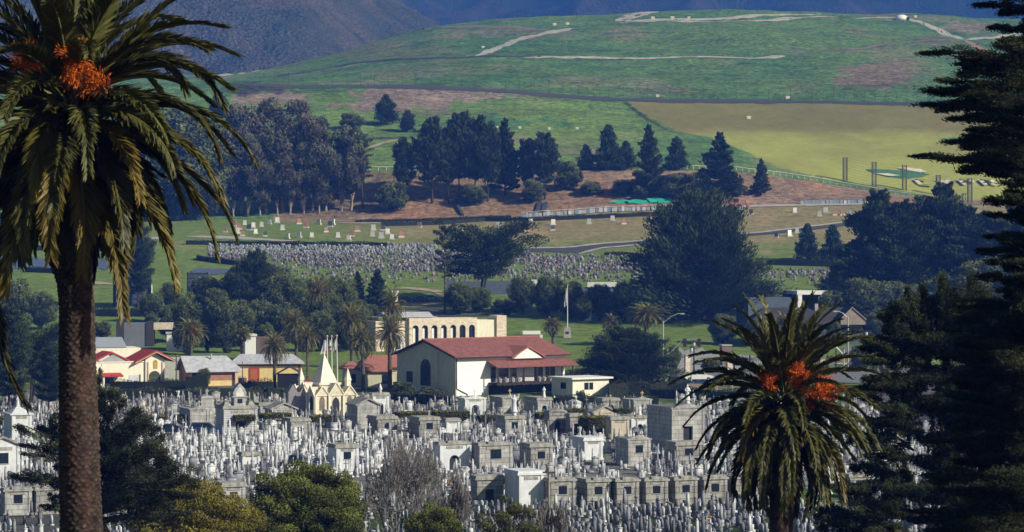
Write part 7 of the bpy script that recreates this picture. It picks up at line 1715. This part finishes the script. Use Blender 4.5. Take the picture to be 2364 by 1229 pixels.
# pine with open limbs left of it
v_, k_ = spot(2140, 0, 128)
PL = []
PL.append((2190,1290,2035,1015,0.2,5)); PL.append((2120,1160,2085,1075,-0.2,9))
for sp, sr, tp, tr, dy, ph in [(2150,800,2050,770,0.4,16),(2150,780,2110,712,0,22),(2160,780,2180,698,0.5,26),(2160,770,2240,720,-0.4,24),(2160,800,2300,735,0.3,22),(2150,830,2030,815,-0.3,13),(2150,850,1995,802,0.5,9),(2155,850,2095,800,-0.6,16),(2160,830,2240,800,0.5,20),
  (2140,900,2035,880,-0.5,12),(2140,900,1990,900,0.6,8),(2145,900,2100,870,0.3,14),(2150,900,2230,880,0.2,20),(2130,960,2060,925,0.4,12),(2120,980,1960,905,-0.3,7),(2140,960,2225,940,-0.5,20),(2140,1000,2080,980,-0.4,12),(2110,1040,1985,1000,0.2,10),
  (2100,1060,1955,1012,-0.6,9),(2130,1030,2200,1010,0.4,18),(2130,1070,2235,1060,0.2,16),(2095,1100,1945,1130,0.3,11),(2090,1110,2000,1085,-0.2,12),(2100,1130,2040,1110,0.5,12),(2110,1130,2190,1100,-0.6,12),(2120,1150,2225,1130,0.5,11),
  (2120,1190,1890,1185,-0.3,10),(2110,1180,2000,1165,0.4,12),(2100,1170,2050,1150,0.0,12),(2130,1200,2220,1180,0,14),(2120,1240,1900,1218,0.5,11),(2110,1250,2010,1225,0.5,12),(2130,1260,2240,1230,-.3,14),(2150,760,2090,690,0.2,18),(2160,750,2205,685,0.2,20),(2160,760,2280,695,0.2,22),(2160,790,2330,760,0.2,22)]:
    PL.append((sp, sr, tp, tr, dy, ph*1.35)); PL.append((sp, sr, tp+rng.normal()*22, tr+rng.normal()*16, -dy+rng.normal()*0.6, ph*1.1))
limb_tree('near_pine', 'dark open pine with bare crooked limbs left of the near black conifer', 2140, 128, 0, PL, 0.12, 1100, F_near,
    [(2235,1e5,20),(2232,1200,16),(2220,1050,13),(2195,900,10),(2178,800,8),(2165,735,4)], None, asp=0.3, hi=1.9, clumpf=0.9, lumps=[(2080,722,60,22),(2130,706,50,22),(2200,702,60,25),(2270,722,60,30),(2060,790,50,18),(2120,790,70,26),(2210,790,80,35),(2290,800,60,40),(2035,830,45,12),(2150,860,90,22),(2240,880,70,30),(2040,890,50,14),(2130,930,70,22),(2210,960,70,26),(1985,905,40,9),(2060,970,50,13),(2160,1010,70,20),(1990,1010,55,12),(2080,1050,50,10),(2170,1080,70,18),(1965,1125,60,12),(2060,1120,70,12),(2160,1150,70,16),(1930,1185,50,9),(2030,1190,70,12),(2140,1200,60,14),(2000,1225,80,10)])
limb_tree('near_pine', 'straight trunked dark pine at the lower right corner', 2265, 140, 0, [(2265,1080+i*14,2265+s*rng.uniform(50,130),1050+i*14,rng.normal()*0.6,12) for i in range(14) for s in (-1,1)]+[(2265,r+40,2265+s*rng.uniform(30,100),r,rng.normal()*.5,16) for r in range(700,1050,36) for s in (-1,1)], 0.11, 420, F_near,
    [(2260,1e5,24),(2262,1200,20),(2264,1000,15),(2266,650,5)], None, asp=0.3, hi=1.8, clumpf=0.9)
# left pine behind the palm trunk
LL = []
for sp, sr, tp, tr, dy, ph in [(215,960,225,880,0,16),(215,960,262,905,.2,18),(215,960,170,900,0,14),(215,1000,290,930,-.3,20),(215,1000,150,945,.3,18),(215,1040,330,962,.4,18),(215,1040,345,985,-.5,18),(215,1050,120,965,-.3,16),(215,1060,90,985,.4,11),(215,1080,45,1030,.3,9),
  (215,1080,110,1030,-.5,14),(215,1080,375,1018,.3,20),(215,1090,385,1050,-.5,20),(220,1100,330,1030,.6,20),(220,1100,290,1000,.1,22),(220,1130,400,1078,.2,20),(220,1140,450,1110,.5,15),(220,1150,440,1135,-.3,12),(215,1120,60,1100,.3,13),(215,1120,130,1080,-.3,14),(220,1160,360,1120,.3,18),
  (220,1170,330,1150,-.4,12),(225,1180,380,1165,.4,10),(215,1160,110,1150,.3,9),(220,1110,300,1070,-.6,20),(220,1060,270,1010,-.6,22),(220,1190,300,1105,.0,10),(215,1010,190,950,-.6,16),(225,1200,400,1190,.4,8),(215,1190,90,1170,.4,7)]:
    LL.append((sp, sr, tp, tr, dy*1.6, ph)); LL.append((sp, sr+8, tp+rng.normal()*22, tr+rng.normal()*14+6, -dy*2.5+rng.normal()*0.6, ph*0.9))
F_leftp = leafmat('grey_pine_needle', (0.040,0.048,0.024), scale=2)
limb_tree('pine_tree', 'broad dark pine with exposed lower limbs behind the left palm trunk', 215, 150, 0, LL, 0.13, 620, F_leftp, [(235,1e5,26),(236,1229,20),(222,1150,17),(216,1050,13),(216,950,8),(222,890,3)], None, asp=0.3, hi=1.6, clumpf=0.9)

# rounded pines along the bottom edge
def round_pine(px, D, top, wpx, label, fol, nc, N, leaf, seedz=0.2, squash=0.8, lo=0.3, hi=1.6, rc=(0.085, 0.15)):
    v, k = spot(px, 0, D, -0.2); H = lrow(v, k, top)
    t = clumpy('round_pine', H=H, Wd=wpx/k, nc=nc, N=N, leaf=leaf, fol=fol, z0=seedz, trunk_r=0.22, rc=rc, lo=lo, hi=hi, squash=squash, fill=0.25, asp=0.4, limbs=16, tintvar=0.3)
    o = thing('pine_tree', label, 'pine', v, rng.random()*6); linkmesh('trunk', t['trunk'], o); linkmesh('crown', t['crown'], o)
round_pine(440, 178, 1112, 330, 'yellow green rounded pine at the bottom edge beside the dark one', F_pineY, 105, 150000, 0.15, lo=0.14, hi=1.9, squash=0.78, rc=(0.07, 0.15))
round_pine(708, 186, 1066, 305, 'largest rounded dark green pine at the bottom edge, left of the bare tree', F_pineD, 115, 170000, 0.15, lo=0.10, hi=2.1, squash=0.8, rc=(0.07, 0.15))
round_pine(1000, 176, 1150, 190, 'small olive rounded pine at the bottom edge under the bare tree', F_pineD, 70, 60000, 0.13)
round_pine(1175, 188, 1138, 170, 'thin wispy pine at the bottom edge left of the wooden pole', F_pineD, 46, 20000, 0.13, rc=(0.07, 0.13))
round_pine(330, 170, 1205, 120, 'low yellow green pine crown at the bottom left corner of the yellow pine', F_pineY, 40, 16000, 0.14)
# dark trees left of the palm trunk
for kd, i, px, row, h, wx, lb in [('tall',1,20,960,250,0.75,'dark layered tree at the far left edge behind the hanging fronds'),('umbrella',0,70,945,175,0.9,'flat topped dark cypress left of the palm trunk'),('tall',2,112,955,150,0.9,'dark cypress touching the left side of the palm trunk'),
    ('round',0,95,760,90,1.0,'leafy tree far behind at the left of the palm trunk'),('round',1,30,770,130,0.9,'dark leafy tree far behind at the left edge'),('bush',0,265,925,32,1.3,'dark bush right of the palm trunk below the cream house'),('round',1,470,892,44,1.1,'dark rounded shrub against the brown and yellow house')]:
    PT(kd, i, px, row, h, 'evergreen_tree', lb, wx=wx)

# bare winter trees
def bare_tree(px, D, top, wpx, label, n0=6, depth=6, col=None, redtips=True):
    v, k = spot(px, 0, D, -0.2); H = lrow(v, k, top); W_ = wpx/k/2; segs = []; tips = []
    def grow(p, d, L, r, lev):
        q = p+d*L; m = (p+q)/2+rng.normal(size=3)*0.04*L; segs.append((p, m, r, r*0.85)); segs.append((m, q, r*0.85, r*0.7))
        if lev == 0: tips.append(q); return
        for c in range(3 if lev > 2 else 4):
            nd = d+rng.normal(size=3)*0.42+np.array([0, 0, 0.10]); nd = nd/np.linalg.norm(nd); grow(p+(q-p)*rng.uniform(0.55, 1.0), nd, L*rng.uniform(0.62, 0.86), r*0.62, lev-1)
    base = np.array([0, 0, -0.2]); t1 = np.array([0.1, 0, H*0.22]); segs.append((base, t1, 0.2, 0.17))
    for i in range(n0):
        a = i*6.283/n0+rng.random(); el = rng.uniform(0.75, 1.3); d = np.array([math.cos(a)*math.cos(el), math.sin(a)*math.cos(el), math.sin(el)]); grow(t1, d, H*0.21, 0.085, depth-1)
    A = np.array([s[0] for s in segs]); B = np.array([s[1] for s in segs]); r0 = np.array([s[2] for s in segs]); r1 = np.array([s[3] for s in segs])
    mx = np.percentile(np.abs(B[:, 0]), 99); mz = np.percentile(B[:, 2], 99.7); sc_ = np.array([W_/mx, W_/mx, H/mz]); A = A*sc_; B = B*sc_
    r0 = np.maximum(r0, 0.014); r1 = np.maximum(r1, 0.012); d = unit(B-A); u = unit(np.cross(d, np.array([0.3, 0.2, 1.0])+0*d)); w = np.cross(d, u); V = []
    for Pn, rn in ((A, r0), (B, r1)):
        for a in (0, 2.094, 4.189): V.append(Pn+(u*math.cos(a)+w*math.sin(a))*rn[:, None])
    V = np.stack(V, 1).reshape(-1, 3); n = len(A); b = (np.arange(n)*6)[:, None]; Fc = np.concatenate([b+np.array([[0, 1, 4, 3]]), b+np.array([[1, 2, 5, 4]]), b+np.array([[2, 0, 3, 5]])])
    o = thing('bare_tree', label, 'tree', v, rng.random()*6); linkmesh('branches', np_mesh('branches', V, Fc, mat('twig_bark', (0.27,0.25,0.235), (0.15,0.14,0.13), scale=2)), o)
    if redtips:
        T_ = np.array(tips)*sc_; T_ = T_[rng.random(len(T_)) < 0.10]; vv, ff, cc = leaves(T_, 0.11, None, asp=0.6, tint=rng.uniform(0.6, 1.3, len(T_))); linkmesh('last_leaves', np_mesh('last_leaves', vv, ff, leafmat('rust_leaf', (0.30,0.09,0.05)), cc), o)
bare_tree(935, 196, 1012, 215, 'bare grey branching winter tree in the bottom centre')
bare_tree(1050, 200, 1090, 110, 'smaller bare tree with a few rust leaves right of the larger bare one', n0=5, depth=6)
bare_tree(1275, 192, 1160, 100, 'thin bare shrub behind the weathered wooden pole', n0=5, depth=6, redtips=False)
